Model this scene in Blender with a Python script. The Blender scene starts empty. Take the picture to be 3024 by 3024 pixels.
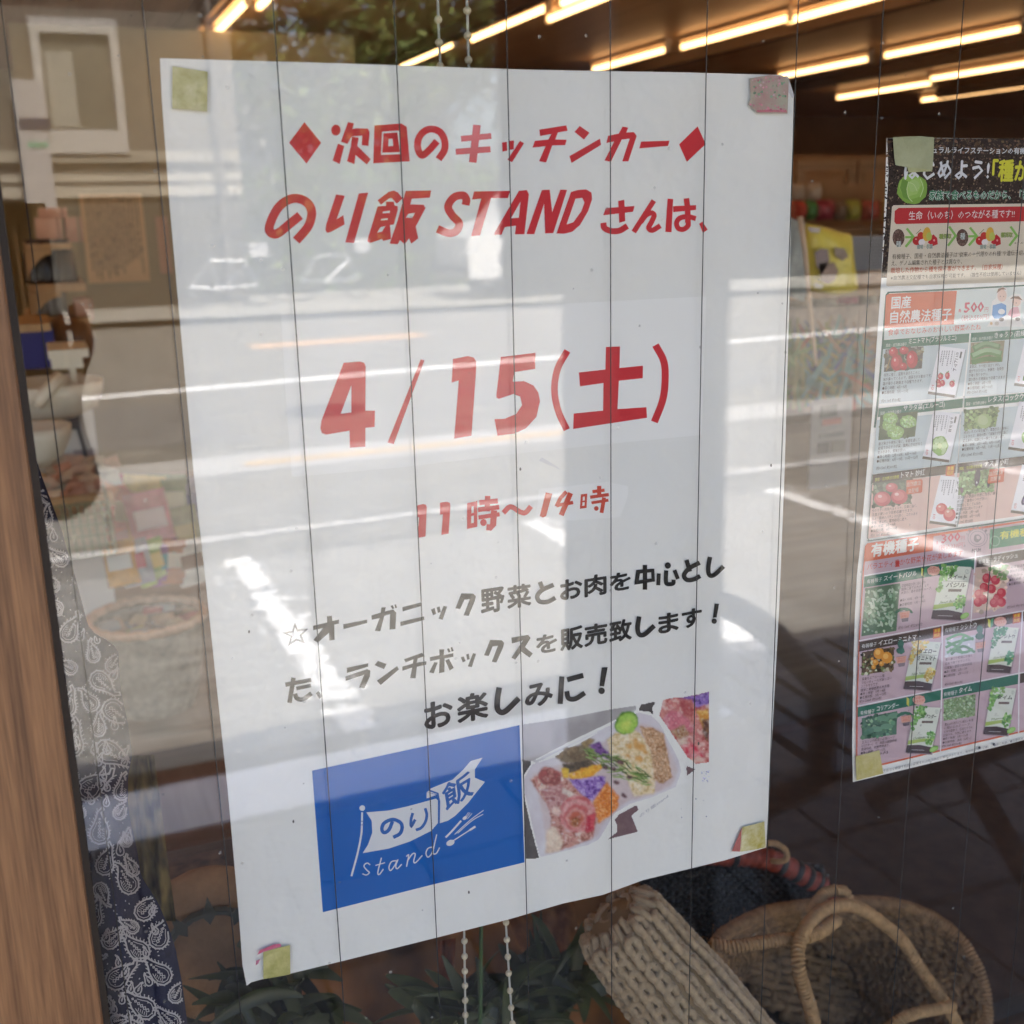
import bpy, bmesh, math, random
from math import sin, cos, pi, radians as RAD
from mathutils import Vector as V, Matrix
from mathutils.geometry import tessellate_polygon

S = bpy.context.scene
COL = S.collection
# ---------------------------------------------------------------- camera
CP = V((-0.05484, -0.49223, 1.43722))
CR = V((0.924529, -0.380393, -0.023404)); CU = V((0.116816, 0.224391, 0.967472)); CF = V((0.362768, 0.897190, -0.251892))
FPX = 3366.27
cd = bpy.data.cameras.new('camera'); cam = bpy.data.objects.new('camera', cd); COL.objects.link(cam)
m = Matrix.Identity(4)
for i in range(3):
    m[i][0] = CR[i]; m[i][1] = CU[i]; m[i][2] = -CF[i]; m[i][3] = CP[i]
cam.matrix_world = m
cd.sensor_width = 36; cd.lens = 36 * FPX / 3024; cd.clip_start = 0.02; cd.clip_end = 400
cd.dof.use_dof = True; cd.dof.focus_distance = 0.60; cd.dof.aperture_fstop = 13
S.camera = cam
S.render.engine = 'CYCLES'
S.cycles.use_denoising = True
S.cycles.use_adaptive_sampling = True; S.cycles.adaptive_threshold = .02
S.cycles.diffuse_bounces = 3; S.cycles.glossy_bounces = 4; S.cycles.max_bounces = 8; S.cycles.transparent_max_bounces = 16
S.cycles.caustics_reflective = False; S.cycles.caustics_refractive = False
S.cycles.sample_clamp_indirect = 4
# ---------------------------------------------------------------- world and sun
SUN_EL, SUN_AZ = 57, 12          # the sun stands high behind the shop
w = bpy.data.worlds.new('World'); S.world = w; w.use_nodes = True
nt = w.node_tree; bg = nt.nodes['Background']
sky = nt.nodes.new('ShaderNodeTexSky'); sky.sky_type = 'NISHITA'; sky.sun_disc = False
sky.sun_elevation = RAD(SUN_EL); sky.sun_rotation = RAD(SUN_AZ); sky.air_density = .8; sky.dust_density = 6.0; sky.ozone_density = .4
nt.links.new(sky.outputs[0], bg.inputs[0]); bg.inputs[1].default_value = 0.15
sl = bpy.data.lights.new('sun', 'SUN'); sl.energy = 4.0; sl.angle = RAD(0.5); sl.color = (1, .95, .87)
so = bpy.data.objects.new('sun', sl); COL.objects.link(so)
sd = V((sin(RAD(SUN_AZ)) * cos(RAD(SUN_EL)), cos(RAD(SUN_AZ)) * cos(RAD(SUN_EL)), sin(RAD(SUN_EL))))
so.rotation_euler = sd.to_track_quat('Z', 'Y').to_euler(); so.location = (2, 6, 12)
S.view_settings.view_transform = 'Standard'; S.view_settings.look = 'None'
S.view_settings.exposure = 3.0; S.view_settings.gamma = 1; S.view_settings.use_curve_mapping = False
# ---------------------------------------------------------------- rays: photo pixels (3024) to places
def ray(u, v): return CF + CR * ((u - 1512) / FPX) + CU * ((1512 - v) / FPX)
def D(u, v, y=0.0):
    d = ray(u, v); return CP + d * ((y - CP.y) / d.y)
def ZP(u, v, z):
    d = ray(u, v); return CP + d * ((z - CP.z) / d.z)
GY = -0.008                                        # front face of the glass, the mirror
def MZ(u, v, z=0.0):
    q = ZP(u, v, z); return V((q.x, 2 * GY - q.y, q.z))
def MY(u, v, y):
    q = D(u, v, 2 * GY - y); return V((q.x, y, q.z))
class Crop:
    def __init__(s, x, y, k): s.x, s.y, s.k = x, y, k
    def __call__(s, p): return (s.x + p[0] * s.k, s.y + p[1] * s.k)
# ---------------------------------------------------------------- objects
def link(o, parent=None, kind=None):
    COL.objects.link(o)
    if parent is not None: o.parent = parent
    if kind: o['kind'] = kind
    return o
def tag(o, label, cat=None, group=None, kind=None):
    if label: o['label'] = label
    if cat: o['category'] = cat
    if group: o['group'] = group
    if kind: o['kind'] = kind
    return o
def thing(name, label, cat, loc=(0, 0, 0), rz=0, group=None):
    o = bpy.data.objects.new(name, None); COL.objects.link(o); o.empty_display_size = .05
    o.location = loc; o.rotation_euler = (0, 0, rz)
    return tag(o, label, cat, group)
def lab(o, l): o['label'] = l; return o
class MB:
    def __init__(s): s.v = []; s.f = []; s.mi = []; s.c = []; s.uv = None
    def add(s, vs, fs, mi=0, col=(1, 1, 1)):
        n = len(s.v); s.v += [tuple(p) for p in vs]
        for f in fs: s.f.append([n + i for i in f]); s.mi.append(mi); s.c.append(col)
    def box(s, a, b, mi=0, col=(1, 1, 1)):
        x0, y0, z0 = a; x1, y1, z1 = b
        s.add([(x0, y0, z0), (x1, y0, z0), (x1, y1, z0), (x0, y1, z0), (x0, y0, z1), (x1, y0, z1), (x1, y1, z1), (x0, y1, z1)],
              [(0, 3, 2, 1), (4, 5, 6, 7), (0, 1, 5, 4), (1, 2, 6, 5), (2, 3, 7, 6), (3, 0, 4, 7)], mi, col)
    def bar(s, p, q, w, h, mi=0, col=(1, 1, 1), up=(0, 0, 1)):
        p = V(p); q = V(q); d = (q - p).normalized(); u = V(up)
        if abs(d.dot(u)) > .98: u = V((1, 0, 0))
        r = d.cross(u).normalized() * w / 2; u = r.cross(d).normalized() * h / 2
        s.add([p - r - u, p + r - u, p + r + u, p - r + u, q - r - u, q + r - u, q + r + u, q - r + u],
              [(0, 1, 2, 3), (7, 6, 5, 4), (0, 4, 5, 1), (1, 5, 6, 2), (2, 6, 7, 3), (3, 7, 4, 0)], mi, col)
    def tube(s, pts, rad, n=10, mi=0, col=(1, 1, 1), cap=True, prof=None, closed=False):
        pts = [V(p) for p in pts]; L = len(pts)
        rr = rad if isinstance(rad, (list, tuple)) else [rad] * L
        vs = []; up = None; acc = 0.0
        for i, p in enumerate(pts):
            a = pts[(i - 1) % L] if closed else pts[max(i - 1, 0)]
            b = pts[(i + 1) % L] if closed else pts[min(i + 1, L - 1)]
            t = (b - a).normalized()
            if up is None:
                up = t.orthogonal().normalized()
            up = (up - t * up.dot(t)).normalized(); sd_ = t.cross(up)
            if i: acc += (p - pts[i - 1]).length
            for k in range(n):
                an = 2 * pi * k / n
                r = rr[i] * (prof(acc, an) if prof else 1)
                vs.append(p + (up * cos(an) + sd_ * sin(an)) * r)
        fs = []
        for i in range(L if closed else L - 1):
            j = (i + 1) % L
            for k in range(n):
                k2 = (k + 1) % n; fs.append((i * n + k, i * n + k2, j * n + k2, j * n + k))
        if cap and not closed: fs += [tuple(range(n - 1, -1, -1)), tuple(range((L - 1) * n, L * n))]
        s.add(vs, fs, mi, col)
    def lathe(s, prof, c=(0, 0, 0), n=24, mi=0, col=(1, 1, 1), sx=1, sy=1):
        vs = []; fs = []
        for r, z in prof:
            for k in range(n):
                a = 2 * pi * k / n; vs.append((c[0] + r * cos(a) * sx, c[1] + r * sin(a) * sy, c[2] + z))
        for i in range(len(prof) - 1):
            for k in range(n):
                k2 = (k + 1) % n; fs.append((i * n + k, i * n + k2, (i + 1) * n + k2, (i + 1) * n + k))
        fs += [tuple(range(n - 1, -1, -1)), tuple(range((len(prof) - 1) * n, len(prof) * n))]
        s.add(vs, fs, mi, col)
    def ball(s, c, r, n=12, m=8, mi=0, col=(1, 1, 1), sc=(1, 1, 1)):
        vs = []; fs = []
        for i in range(m + 1):
            t = pi * i / m
            for k in range(n):
                a = 2 * pi * k / n
                vs.append((c[0] + r * sc[0] * sin(t) * cos(a), c[1] + r * sc[1] * sin(t) * sin(a), c[2] + r * sc[2] * cos(t)))
        for i in range(m):
            for k in range(n):
                k2 = (k + 1) % n; fs.append((i * n + k, (i + 1) * n + k, (i + 1) * n + k2, i * n + k2))
        s.add(vs, fs, mi, col)
    def mesh(s, name, mats, smooth=False):
        me = bpy.data.meshes.new(name); me.from_pydata(s.v, [], s.f); me.validate(verbose=False)
        for x in (mats if isinstance(mats, (list, tuple)) else [mats]): me.materials.append(x)
        if len(me.polygons) == len(s.f):
            me.polygons.foreach_set('material_index', s.mi)
            if any(c != (1, 1, 1) for c in s.c):
                at = me.color_attributes.new('Col', 'FLOAT_COLOR', 'CORNER'); buf = []
                for f, c in zip(s.f, s.c): buf += [c[0], c[1], c[2], 1.0] * len(f)
                if len(buf) == len(at.data) * 4: at.data.foreach_set('color', buf)
        if smooth: me.polygons.foreach_set('use_smooth', [True] * len(me.polygons))
        me.update(); return me
    def build(s, name, mats, parent=None, smooth=False, loc=None):
        o = bpy.data.objects.new(name, s.mesh(name, mats, smooth)); link(o, parent)
        if loc: o.location = loc
        return o
def dup(o, parent=None, loc=None, rz=None):
    c = o.copy(); COL.objects.link(c)
    if parent is not None: c.parent = parent
    if loc is not None: c.location = loc
    if rz is not None: c.rotation_euler = (0, 0, rz)
    for ch in list(o.children): dup(ch, c)
    return c
# ---------------------------------------------------------------- materials
_m = {}
def mat(name, col, rough=.6, metal=0, noise=0, scale=8, bump=0, bscale=60, emit=0, spec=.5, stretch=None, attr=False, coat=0, trans=0, col2=None, detail=4, sheen=0):
    if name in _m: return _m[name]
    M = bpy.data.materials.new(name); M.use_nodes = True; t = M.node_tree; b = t.nodes['Principled BSDF']
    b.inputs['Base Color'].default_value = (*col, 1); b.inputs['Roughness'].default_value = rough
    b.inputs['Metallic'].default_value = metal; b.inputs['Specular IOR Level'].default_value = spec
    b.inputs['Coat Weight'].default_value = coat; b.inputs['Sheen Weight'].default_value = sheen
    if trans: b.inputs['Transmission Weight'].default_value = trans
    if emit:
        b.inputs['Emission Color'].default_value = (*col, 1); b.inputs['Emission Strength'].default_value = emit
    src = None
    if attr:
        a = t.nodes.new('ShaderNodeVertexColor'); a.layer_name = 'Col'; src = a.outputs[0]
        t.links.new(src, b.inputs['Base Color'])
    if noise or bump:
        tc = t.nodes.new('ShaderNodeTexCoord'); mp = t.nodes.new('ShaderNodeMapping'); t.links.new(tc.outputs['Object'], mp.inputs[0])
        if stretch: mp.inputs['Scale'].default_value = stretch
    if noise:
        n = t.nodes.new('ShaderNodeTexNoise'); n.inputs['Scale'].default_value = scale; n.inputs['Detail'].default_value = detail
        n.inputs['Roughness'].default_value = .65; t.links.new(mp.outputs[0], n.inputs['Vector'])
        cr = t.nodes.new('ShaderNodeValToRGB'); cr.color_ramp.elements[0].position = .3; cr.color_ramp.elements[1].position = .7
        c2 = col2 or tuple(min(1, x * (1 + noise)) for x in col); c1 = tuple(x * (1 - noise) for x in col) if not col2 else col
        cr.color_ramp.elements[0].color = (*c1, 1); cr.color_ramp.elements[1].color = (*c2, 1)
        t.links.new(n.outputs[0], cr.inputs[0])
        if attr:
            mx = t.nodes.new('ShaderNodeMix'); mx.data_type = 'RGBA'; mx.blend_type = 'MULTIPLY'; mx.inputs[0].default_value = 1
            t.links.new(src, mx.inputs[6]); t.links.new(cr.outputs[0], mx.inputs[7]); t.links.new(mx.outputs[2], b.inputs['Base Color'])
        else: t.links.new(cr.outputs[0], b.inputs['Base Color'])
        if emit: t.links.new(cr.outputs[0], b.inputs['Emission Color'])
    if bump:
        n2 = t.nodes.new('ShaderNodeTexNoise'); n2.inputs['Scale'].default_value = bscale; n2.inputs['Detail'].default_value = 5
        t.links.new(mp.outputs[0], n2.inputs['Vector'])
        bp = t.nodes.new('ShaderNodeBump'); bp.inputs['Strength'].default_value = min(1, bump); bp.inputs['Distance'].default_value = 0.3 / bscale
        t.links.new(n2.outputs[0], bp.inputs['Height']); t.links.new(bp.outputs[0], b.inputs['Normal'])
    _m[name] = M; return M
def wood(name, c1, c2, axis='Z', sc=1.0, rough=.5):
    if name in _m: return _m[name]
    M = bpy.data.materials.new(name); M.use_nodes = True; t = M.node_tree; b = t.nodes['Principled BSDF']; b.inputs['Roughness'].default_value = rough
    tc = t.nodes.new('ShaderNodeTexCoord'); mp = t.nodes.new('ShaderNodeMapping'); t.links.new(tc.outputs['Object'], mp.inputs[0])
    mp.inputs['Scale'].default_value = {'Z': (60 * sc, 60 * sc, 1.8 * sc), 'X': (2.4 * sc, 60 * sc, 60 * sc), 'Y': (60 * sc, 2.4 * sc, 60 * sc)}[axis]
    n = t.nodes.new('ShaderNodeTexNoise'); n.inputs['Scale'].default_value = 1.0; n.inputs['Detail'].default_value = 6; n.inputs['Distortion'].default_value = .6
    n.inputs['Roughness'].default_value = .6
    n2 = t.nodes.new('ShaderNodeTexNoise'); n2.inputs['Scale'].default_value = 9.0; n2.inputs['Detail'].default_value = 3
    t.links.new(mp.outputs[0], n.inputs['Vector']); t.links.new(mp.outputs[0], n2.inputs['Vector'])
    ma = t.nodes.new('ShaderNodeMath'); ma.operation = 'MULTIPLY_ADD'; ma.inputs[1].default_value = .5
    t.links.new(n2.outputs[0], ma.inputs[0]); 
    sub = t.nodes.new('ShaderNodeMath'); sub.operation = 'SUBTRACT'; sub.inputs[1].default_value = .25
    t.links.new(n.outputs[0], sub.inputs[0]); t.links.new(sub.outputs[0], ma.inputs[2])
    cr = t.nodes.new('ShaderNodeValToRGB'); cr.color_ramp.elements[0].position = .33; cr.color_ramp.elements[1].position = .66
    cr.color_ramp.elements[0].color = (*c1, 1); cr.color_ramp.elements[1].color = (*c2, 1)
    t.links.new(ma.outputs[0], cr.inputs[0]); t.links.new(cr.outputs[0], b.inputs['Base Color'])
    bp = t.nodes.new('ShaderNodeBump'); bp.inputs['Strength'].default_value = .35; bp.inputs['Distance'].default_value = .002
    t.links.new(ma.outputs[0], bp.inputs['Height']); t.links.new(bp.outputs[0], b.inputs['Normal'])
    _m[name] = M; return M
def glass_mat(name, f0=.04, tint=(1, 1, 1), dust=0):
    M = bpy.data.materials.new(name); M.use_nodes = True; t = M.node_tree
    t.nodes.remove(t.nodes['Principled BSDF']); out = t.nodes['Material Output']
    tr = t.nodes.new('ShaderNodeBsdfTransparent'); tr.inputs[0].default_value = (*tint, 1)
    gl = t.nodes.new('ShaderNodeBsdfGlossy'); gl.inputs['Roughness'].default_value = 0; gl.inputs[0].default_value = (1, 1, 1, 1)
    lw = t.nodes.new('ShaderNodeLayerWeight'); lw.inputs[0].default_value = .5
    pw = t.nodes.new('ShaderNodeMath'); pw.operation = 'POWER'; pw.inputs[1].default_value = 5; t.links.new(lw.outputs['Facing'], pw.inputs[0])
    mx = t.nodes.new('ShaderNodeMath'); mx.operation = 'MULTIPLY_ADD'; mx.inputs[1].default_value = 1 - f0; mx.inputs[2].default_value = f0; t.links.new(pw.outputs[0], mx.inputs[0])
    mi = t.nodes.new('ShaderNodeMixShader'); t.links.new(mx.outputs[0], mi.inputs[0]); t.links.new(tr.outputs[0], mi.inputs[1]); t.links.new(gl.outputs[0], mi.inputs[2])
    last = mi.outputs[0]
    if dust:
        df = t.nodes.new('ShaderNodeBsdfDiffuse'); df.inputs[0].default_value = (.7, .68, .62, 1)
        tc = t.nodes.new('ShaderNodeTexCoord'); n = t.nodes.new('ShaderNodeTexNoise'); n.inputs['Scale'].default_value = 14; n.inputs['Detail'].default_value = 8; n.inputs['Roughness'].default_value = .75
        t.links.new(tc.outputs['Object'], n.inputs['Vector'])
        mr = t.nodes.new('ShaderNodeMapRange'); mr.inputs[1].default_value = .35; mr.inputs[2].default_value = .8; mr.inputs[3].default_value = 0; mr.inputs[4].default_value = dust
        t.links.new(n.outputs[0], mr.inputs[0])
        vo = t.nodes.new('ShaderNodeTexVoronoi'); vo.inputs['Scale'].default_value = 55; t.links.new(tc.outputs['Object'], vo.inputs['Vector'])
        lt = t.nodes.new('ShaderNodeMath'); lt.operation = 'LESS_THAN'; lt.inputs[1].default_value = .045; t.links.new(vo.outputs['Distance'], lt.inputs[0])
        m3 = t.nodes.new('ShaderNodeMath'); m3.operation = 'MULTIPLY_ADD'; m3.inputs[1].default_value = .25; t.links.new(lt.outputs[0], m3.inputs[0]); t.links.new(mr.outputs[0], m3.inputs[2])
        m2 = t.nodes.new('ShaderNodeMixShader'); t.links.new(m3.outputs[0], m2.inputs[0]); t.links.new(last, m2.inputs[1]); t.links.new(df.outputs[0], m2.inputs[2]); last = m2.outputs[0]
    t.links.new(last, out.inputs[0]); return M
random.seed(4)
INK = mat('printed_ink', (1, 1, 1), .6, attr=True, spec=.15)
SLIP = mat('slip_paper', (.88, .88, .85), .6, noise=.02, scale=6, spec=.3)
PAPER = mat('poster_paper', (.815, .815, .775), .6, noise=.03, scale=5, bump=.45, bscale=10, spec=.3)
MW = wood('oiled_cedar', (.13, .058, .024), (.36, .175, .075), 'Z', 2.3, .55)
DARK = mat('dark_gasket', (.035, .026, .022), .6)
BROWN = wood('ceiling_wood', (.44, .28, .15), (.58, .40, .24), 'Y', .12, .45)

# ---------------------------------------------------------------- the shop window
WX0 = -.0655; WZ0, WZ1, WX1 = .50, 2.45, 2.2
win = thing('shop_window', 'large wired glass shop window in a brown wooden frame, carrying both posters', 'window', (0, 0, 0))
b = MB(); b.box((WX0 - .012, GY, WZ0), (WX1, -.0020, WZ1))
_gm = glass_mat('wired_window_glass', .042, (.99, .992, .99), .008)
pane = b.build('glass_pane', _gm, win)
wm = MB(); wm.tube([(0, 0, WZ0), (0, 0, WZ1)], .00027, 8); wire_me = wm.mesh('wire', mat('glass_wire', (.02, .02, .02), .4, metal=0))
w0 = D(876, 1000, -.0050).x; w1 = D(2071, 1000, -.0050).x; wp = (w1 - w0) / 4
for k in range(-3, 40):
    x = w0 + wp * k
    if WX0 - .01 < x < WX1: o = bpy.data.objects.new('wire', wire_me); link(o, pane); o.location = (x, -.0050, 0)
b = MB(); b.box((WX0 - .16, -.05, .40), (WX0, .07, 2.6)); fr = b.build('wooden_jamb', MW, win)
b = MB(); b.box((WX0, -.016, WZ0), (WX0 + .0028, -.0083, WZ1)); b.build('gasket', DARK, win)
b = MB(); b.box((WX0, -.055, .40), (WX1, .07, WZ0 - .003)); b.build('sill', MW, win)
b = MB(); b.box((WX0, -.05, WZ1 + .003), (WX1, .07, 2.6)); b.build('head_rail', MW, win)
b = MB(); b.box((WX1 + .003, -.05, .40), (WX1 + .12, .07, 2.6)); b.build('wooden_jamb', MW, win)
# ---------------------------------------------------------------- printed sheets
class PB(MB):
    """flat print on the sheet at y=0; every layer lies a little nearer the glass"""
    def __init__(s, crop, base=-.00030, step=3e-6): super().__init__(); s.crop = crop; s.y = base; s.step = step; s.hole = False
    def P(s, p): q = D(*s.crop(p), 0); return V((q.x, s.y, q.z))
    def poly(s, pts, col, holes=()):
        loops = [[s.P(p) for p in pts]] + [[s.P(p) for p in h] for h in holes]
        s.y -= s.step
        fl = [V((p.x, p.z, 0)) for l in loops for p in l]
        tri = tessellate_polygon([[V((p.x, p.z, 0)) for p in l] for l in loops])
        s.add([(p.x, s.y, p.y) for p in fl], [t for t in tri], 0, col)
    def rect(s, a, b_, col):
        p = s.P(a); q = s.P(b_); s.y -= s.step
        s.add([(p.x, s.y, q.z), (q.x, s.y, q.z), (q.x, s.y, p.z), (p.x, s.y, p.z)], [(0, 1, 2, 3)], 0, col)
    def stroke(s, w, pts, col, smooth=False, closed=False):
        P = [V((p[0], p[1])) for p in pts]
        if smooth and len(P) > 2:
            q = []
            n = len(P); E = [P[0] * 2 - P[1]] + P + [P[-1] * 2 - P[-2]] if not closed else [P[-1]] + P + [P[0], P[1]]
            for i in range(1, len(E) - 2):
                for k in range(6):
                    t = k / 6; a, b_, c, d = E[i - 1], E[i], E[i + 1], E[i + 2]
                    q.append(.5 * ((2 * b_) + (c - a) * t + (2 * a - 5 * b_ + 4 * c - d) * t * t + (3 * b_ - a - 3 * c + d) * t ** 3))
            if not closed: q.append(P[-1])
            P = q
        n = len(P); L = []; R = []
        for i in range(n):
            if closed: a, c = P[(i - 1) % n], P[(i + 1) % n]
            else: a, c = P[max(i - 1, 0)], P[min(i + 1, n - 1)]
            t = (c - a).normalized(); nn = V((-t.y, t.x))
            ww = w / 2
            if 0 < i < n - 1 or closed:
                t1 = (P[i] - P[i - 1]); 
                if t1.length > 1e-6: ww /= max(.55, abs(t1.normalized().dot(t)))
            L.append(P[i] + nn * ww); R.append(P[i] - nn * ww)
        m = range(n if closed else n - 1); vs = [s.P(p) for p in L] + [s.P(p) for p in R]; s.y -= s.step
        s.add([(v.x, s.y, v.z) for v in vs], [(i, (i + 1) % n, n + (i + 1) % n, n + i) for i in m], 0, col)
    def disc(s, c, rx, ry, col, n=20, rot=0, jag=0):
        pts = []
        for k in range(n):
            a = 2 * pi * k / n; j = 1 + random.uniform(-jag, jag); x = rx * cos(a) * j; y = ry * sin(a) * j
            pts.append((c[0] + x * cos(rot) - y * sin(rot), c[1] + x * sin(rot) + y * cos(rot)))
        s.poly(pts, col)
    def speckle(s, pts, col, n, size, var=.35, cols=None, layers=5):
        xs = [p[0] for p in pts]; ys = [p[1] for p in pts]
        def inside(x, y):
            r = False; j = len(pts) - 1
            for i in range(len(pts)):
                (xi, yi), (xj, yj) = pts[i], pts[j]
                if (yi > y) != (yj > y) and x < (xj - xi) * (y - yi) / (yj - yi) + xi: r = not r
                j = i
            return r
        y0 = s.y; c = 0; tries = 0
        while c < n and tries < n * 8:
            tries += 1
            x = random.uniform(min(xs), max(xs)); y = random.uniform(min(ys), max(ys))
            if not inside(x, y): continue
            c += 1; base = random.choice(cols) if cols else col; f = 1 + random.uniform(-var, var)
            cc = tuple(max(0, min(1, k * f * (1 + random.uniform(-.08, .08)))) for k in base)
            s.y = y0 - s.step - 1e-6 * (c % 12)
            k = random.randint(4, 6); a0 = random.uniform(0, 6.3); sz = size * random.uniform(.5, 1.3)
            q = []
            for i in range(k):
                r = sz * random.uniform(.5, 1); q.append(s.P((x + r * cos(a0 + 6.283 * i / k), y + r * sin(a0 + 6.283 * i / k))))
            s.add([(v.x, s.y, v.z) for v in q], [tuple(range(k))], 0, cc)
        s.y = y0 - s.step - 1.3e-5
_tm = {}
def textmesh(body, res=2):
    key = (body, res)
    if key in _tm: return _tm[key]
    cu = bpy.data.curves.new('t', 'FONT'); cu.body = body; cu.size = 1; cu.resolution_u = res; cu.fill_mode = 'FRONT'
    ob = bpy.data.objects.new('t', cu); COL.objects.link(ob)
    me = bpy.data.meshes.new_from_object(ob.evaluated_get(bpy.context.evaluated_depsgraph_get()))
    vs = [v.co.copy() for v in me.vertices]; fs = [tuple(p.vertices) for p in me.polygons]
    bpy.data.objects.remove(ob); bpy.data.curves.remove(cu); bpy.data.meshes.remove(me)
    if not vs: vs = [V((0, 0, 0))]; fs = []
    x0 = min(v.x for v in vs); x1 = max(v.x for v in vs); y0 = min(v.y for v in vs); y1 = max(v.y for v in vs)
    w, h = max(x1 - x0, 1e-6), max(y1 - y0, 1e-6)
    r = ([((v.x - x0) / w, (v.y - y0) / h) for v in vs], fs, w, h)
    _tm[key] = r; return r
def stamp(pb, body, o, ex, ez, col, bold, res, n):
    """the outline laid on o + u ex + v ez; a bold face is the same outline struck n times round a small circle"""
    vs, fs, w, h = textmesh(body, res)
    bu, bv = bold / (w + 2 * bold), bold / (h + 2 * bold)        # keep the ink inside the box
    sh = [(0, 0)] if bold <= .004 else [(cos(6.2832 * i / n), sin(6.2832 * i / n)) for i in range(n)] + ([(0, 0)] if n > 4 else [])
    for a, b_ in sh:
        pb.y -= 2e-6
        pb.add([(o.x + ex.x * (bu + u * (1 - 2 * bu) + a * bu) + ez.x * (bv + v * (1 - 2 * bv) + b_ * bv), pb.y,
                 o.z + ex.z * (bu + u * (1 - 2 * bu) + a * bu) + ez.z * (bv + v * (1 - 2 * bv) + b_ * bv)) for u, v in vs], fs, 0, col)
def put(pb, body, bl, br, tl, col, bold=.0, res=2, backing=None):
    """ink box of the text laid on the parallelogram bottom-left, bottom-right, top-left (crop pixels)"""
    y0 = pb.y; o = pb.P(bl); ex = pb.P(br) - o; ez = pb.P(tl) - o; pb.y -= pb.step + 8e-6
    if backing: stamp(pb, body, o, ex, ez, backing, bold + .045, res, 8); pb.y -= pb.step
    stamp(pb, body, o, ex, ez, col, bold, res, 4 if res == 1 else 8)
    pb.y = y0                      # neighbouring words never overlap, so they share the same few layers
def glyph(pb, ch, a, b_, col, bold=.035, shear=0, res=3):
    """one upright character whose outline fills the pixel box a-b"""
    cx, cy = (a[0] + b_[0]) / 2, (a[1] + b_[1]) / 2; W, H = b_[0] - a[0], b_[1] - a[1]
    o = pb.P((cx, cy)); e = 5.0
    dx = (pb.P((cx + e, cy)) - o) / e; dy = (pb.P((cx, cy + e)) - o) / e      # metres per pixel
    det = dx.x * dy.z - dy.x * dx.z
    iJ = ((dy.z / det, -dy.x / det), (-dx.z / det, dx.x / det))              # px = iJ * (X, Z)
    A, B, C, E_ = abs(iJ[0][0]), abs(iJ[0][1]), abs(iJ[1][0]), abs(iJ[1][1])
    dd = A * E_ - B * C; w = (W * E_ - B * H) / dd; h = (A * H - C * W) / dd; pb.y -= pb.step
    stamp(pb, ch, V((o.x - w / 2 - shear * h / 2, 0, o.z - h / 2)), V((w, 0, 0)), V((shear * h, 0, h)), col, bold, res, 8)
def sheet(name, outline, material, parent, y0=-.0001, th=.00012, n=1):
    pts = [D(*p, 0) for p in outline]; fl = [V((p.x, p.z, 0)) for p in pts]; tri = tessellate_polygon([fl]); k = len(pts)
    b = MB(); b.add([(p.x, y0 - th, p.z) for p in pts] + [(p.x, y0, p.z) for p in pts],
                    [tuple(t) for t in tri] + [tuple(i + k for i in reversed(t)) for t in tri] + [(i, (i + 1) % k, k + (i + 1) % k, k + i) for i in range(k)])
    return b.build(name, material, parent)
RED = (.62, .04, .05); BLK = (.035, .033, .03); BLUE = (.0, .11, .44); WHT = (.78, .79, .81)

# ---- main poster
po = thing('event_poster', 'white A3 poster with red Japanese headline and large red date, taped inside the glass', 'poster', (0, 0, 0))
ol = [(472, 172), (1000, 187), (1560, 206), (2020, 214), (2200, 219), (2307, 221), (2322, 232), (2343, 285), (2338, 500), (2330, 900), (2316, 1400), (2300, 1800), (2278, 2200), (2262, 2502),
      (2140, 2540), (2024, 2568), (1900, 2598), (1780, 2642), (1660, 2668), (1500, 2715), (1290, 2768), (1000, 2840), (830, 2881), (770, 2892), (742, 2900), (728, 2910), (716, 2850), (705, 2700), (672, 2330), (640, 2030), (600, 1650), (572, 1400), (532, 960), (500, 600), (478, 300)]
sheet('paper', ol, PAPER, po)
CA, CB, CC = Crop(840, 340, .33126), Crop(1460, 340, .33126), Crop(760, 540, .33126)
CDt, CE, CG = Crop(920, 980, .56936), Crop(820, 1640, .36232), Crop(1460, 1620, .36232)
def polys(pb, txt, col):
    for l in txt.strip().splitlines():
        holes = []; parts = l.split('|')
        f = lambda q: [tuple(float(z) for z in w.split(',')) for w in q.split()]
        pb.poly(f(parts[0]), col, [f(h) for h in parts[1:]])
def dots(s): return [tuple(float(z) for z in w.split(',')) for w in s.split()]
r1 = PB(CA)
polys(r1, '''177,62 326,247 195,432 40,247
475,255 532,275 490,436 428,405
565,62 618,74 605,124 640,118 740,120 757,150 748,275 687,268 692,183 598,190 560,258 502,238 540,130
600,192 660,202 648,275 767,393 733,441 632,355 622,438 556,412 590,280
800,92 1040,75 1088,105 1115,412 790,430|868,148 1005,138 1020,142 1040,348 858,355
882,162 1005,155 1027,330 870,335|928,212 962,210 968,275 922,278''', RED)
r1.disc((457, 134), 42, 49, RED)
r1.stroke(62, dots('1358,232 1290,310 1225,358 1188,300 1192,215 1240,148 1310,124 1385,152 1425,225 1424,310 1372,394'), RED, True)
r1.stroke(52, dots('1572,212 1842,186'), RED); r1.stroke(54, dots('1525,327 1835,305'), RED); r1.stroke(68, dots('1714,88 1676,422'), RED)
polys(r1, '1688,680 2010,675 1990,740 1840,740 1742,1072 1662,1080 1752,745 1670,752', RED)
r1.crop = CC
r1.stroke(80, dots('380,290 280,372 170,455 106,425 125,330 190,215 280,150 370,142 450,185 483,270 450,390 345,515'), RED, True)
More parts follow.
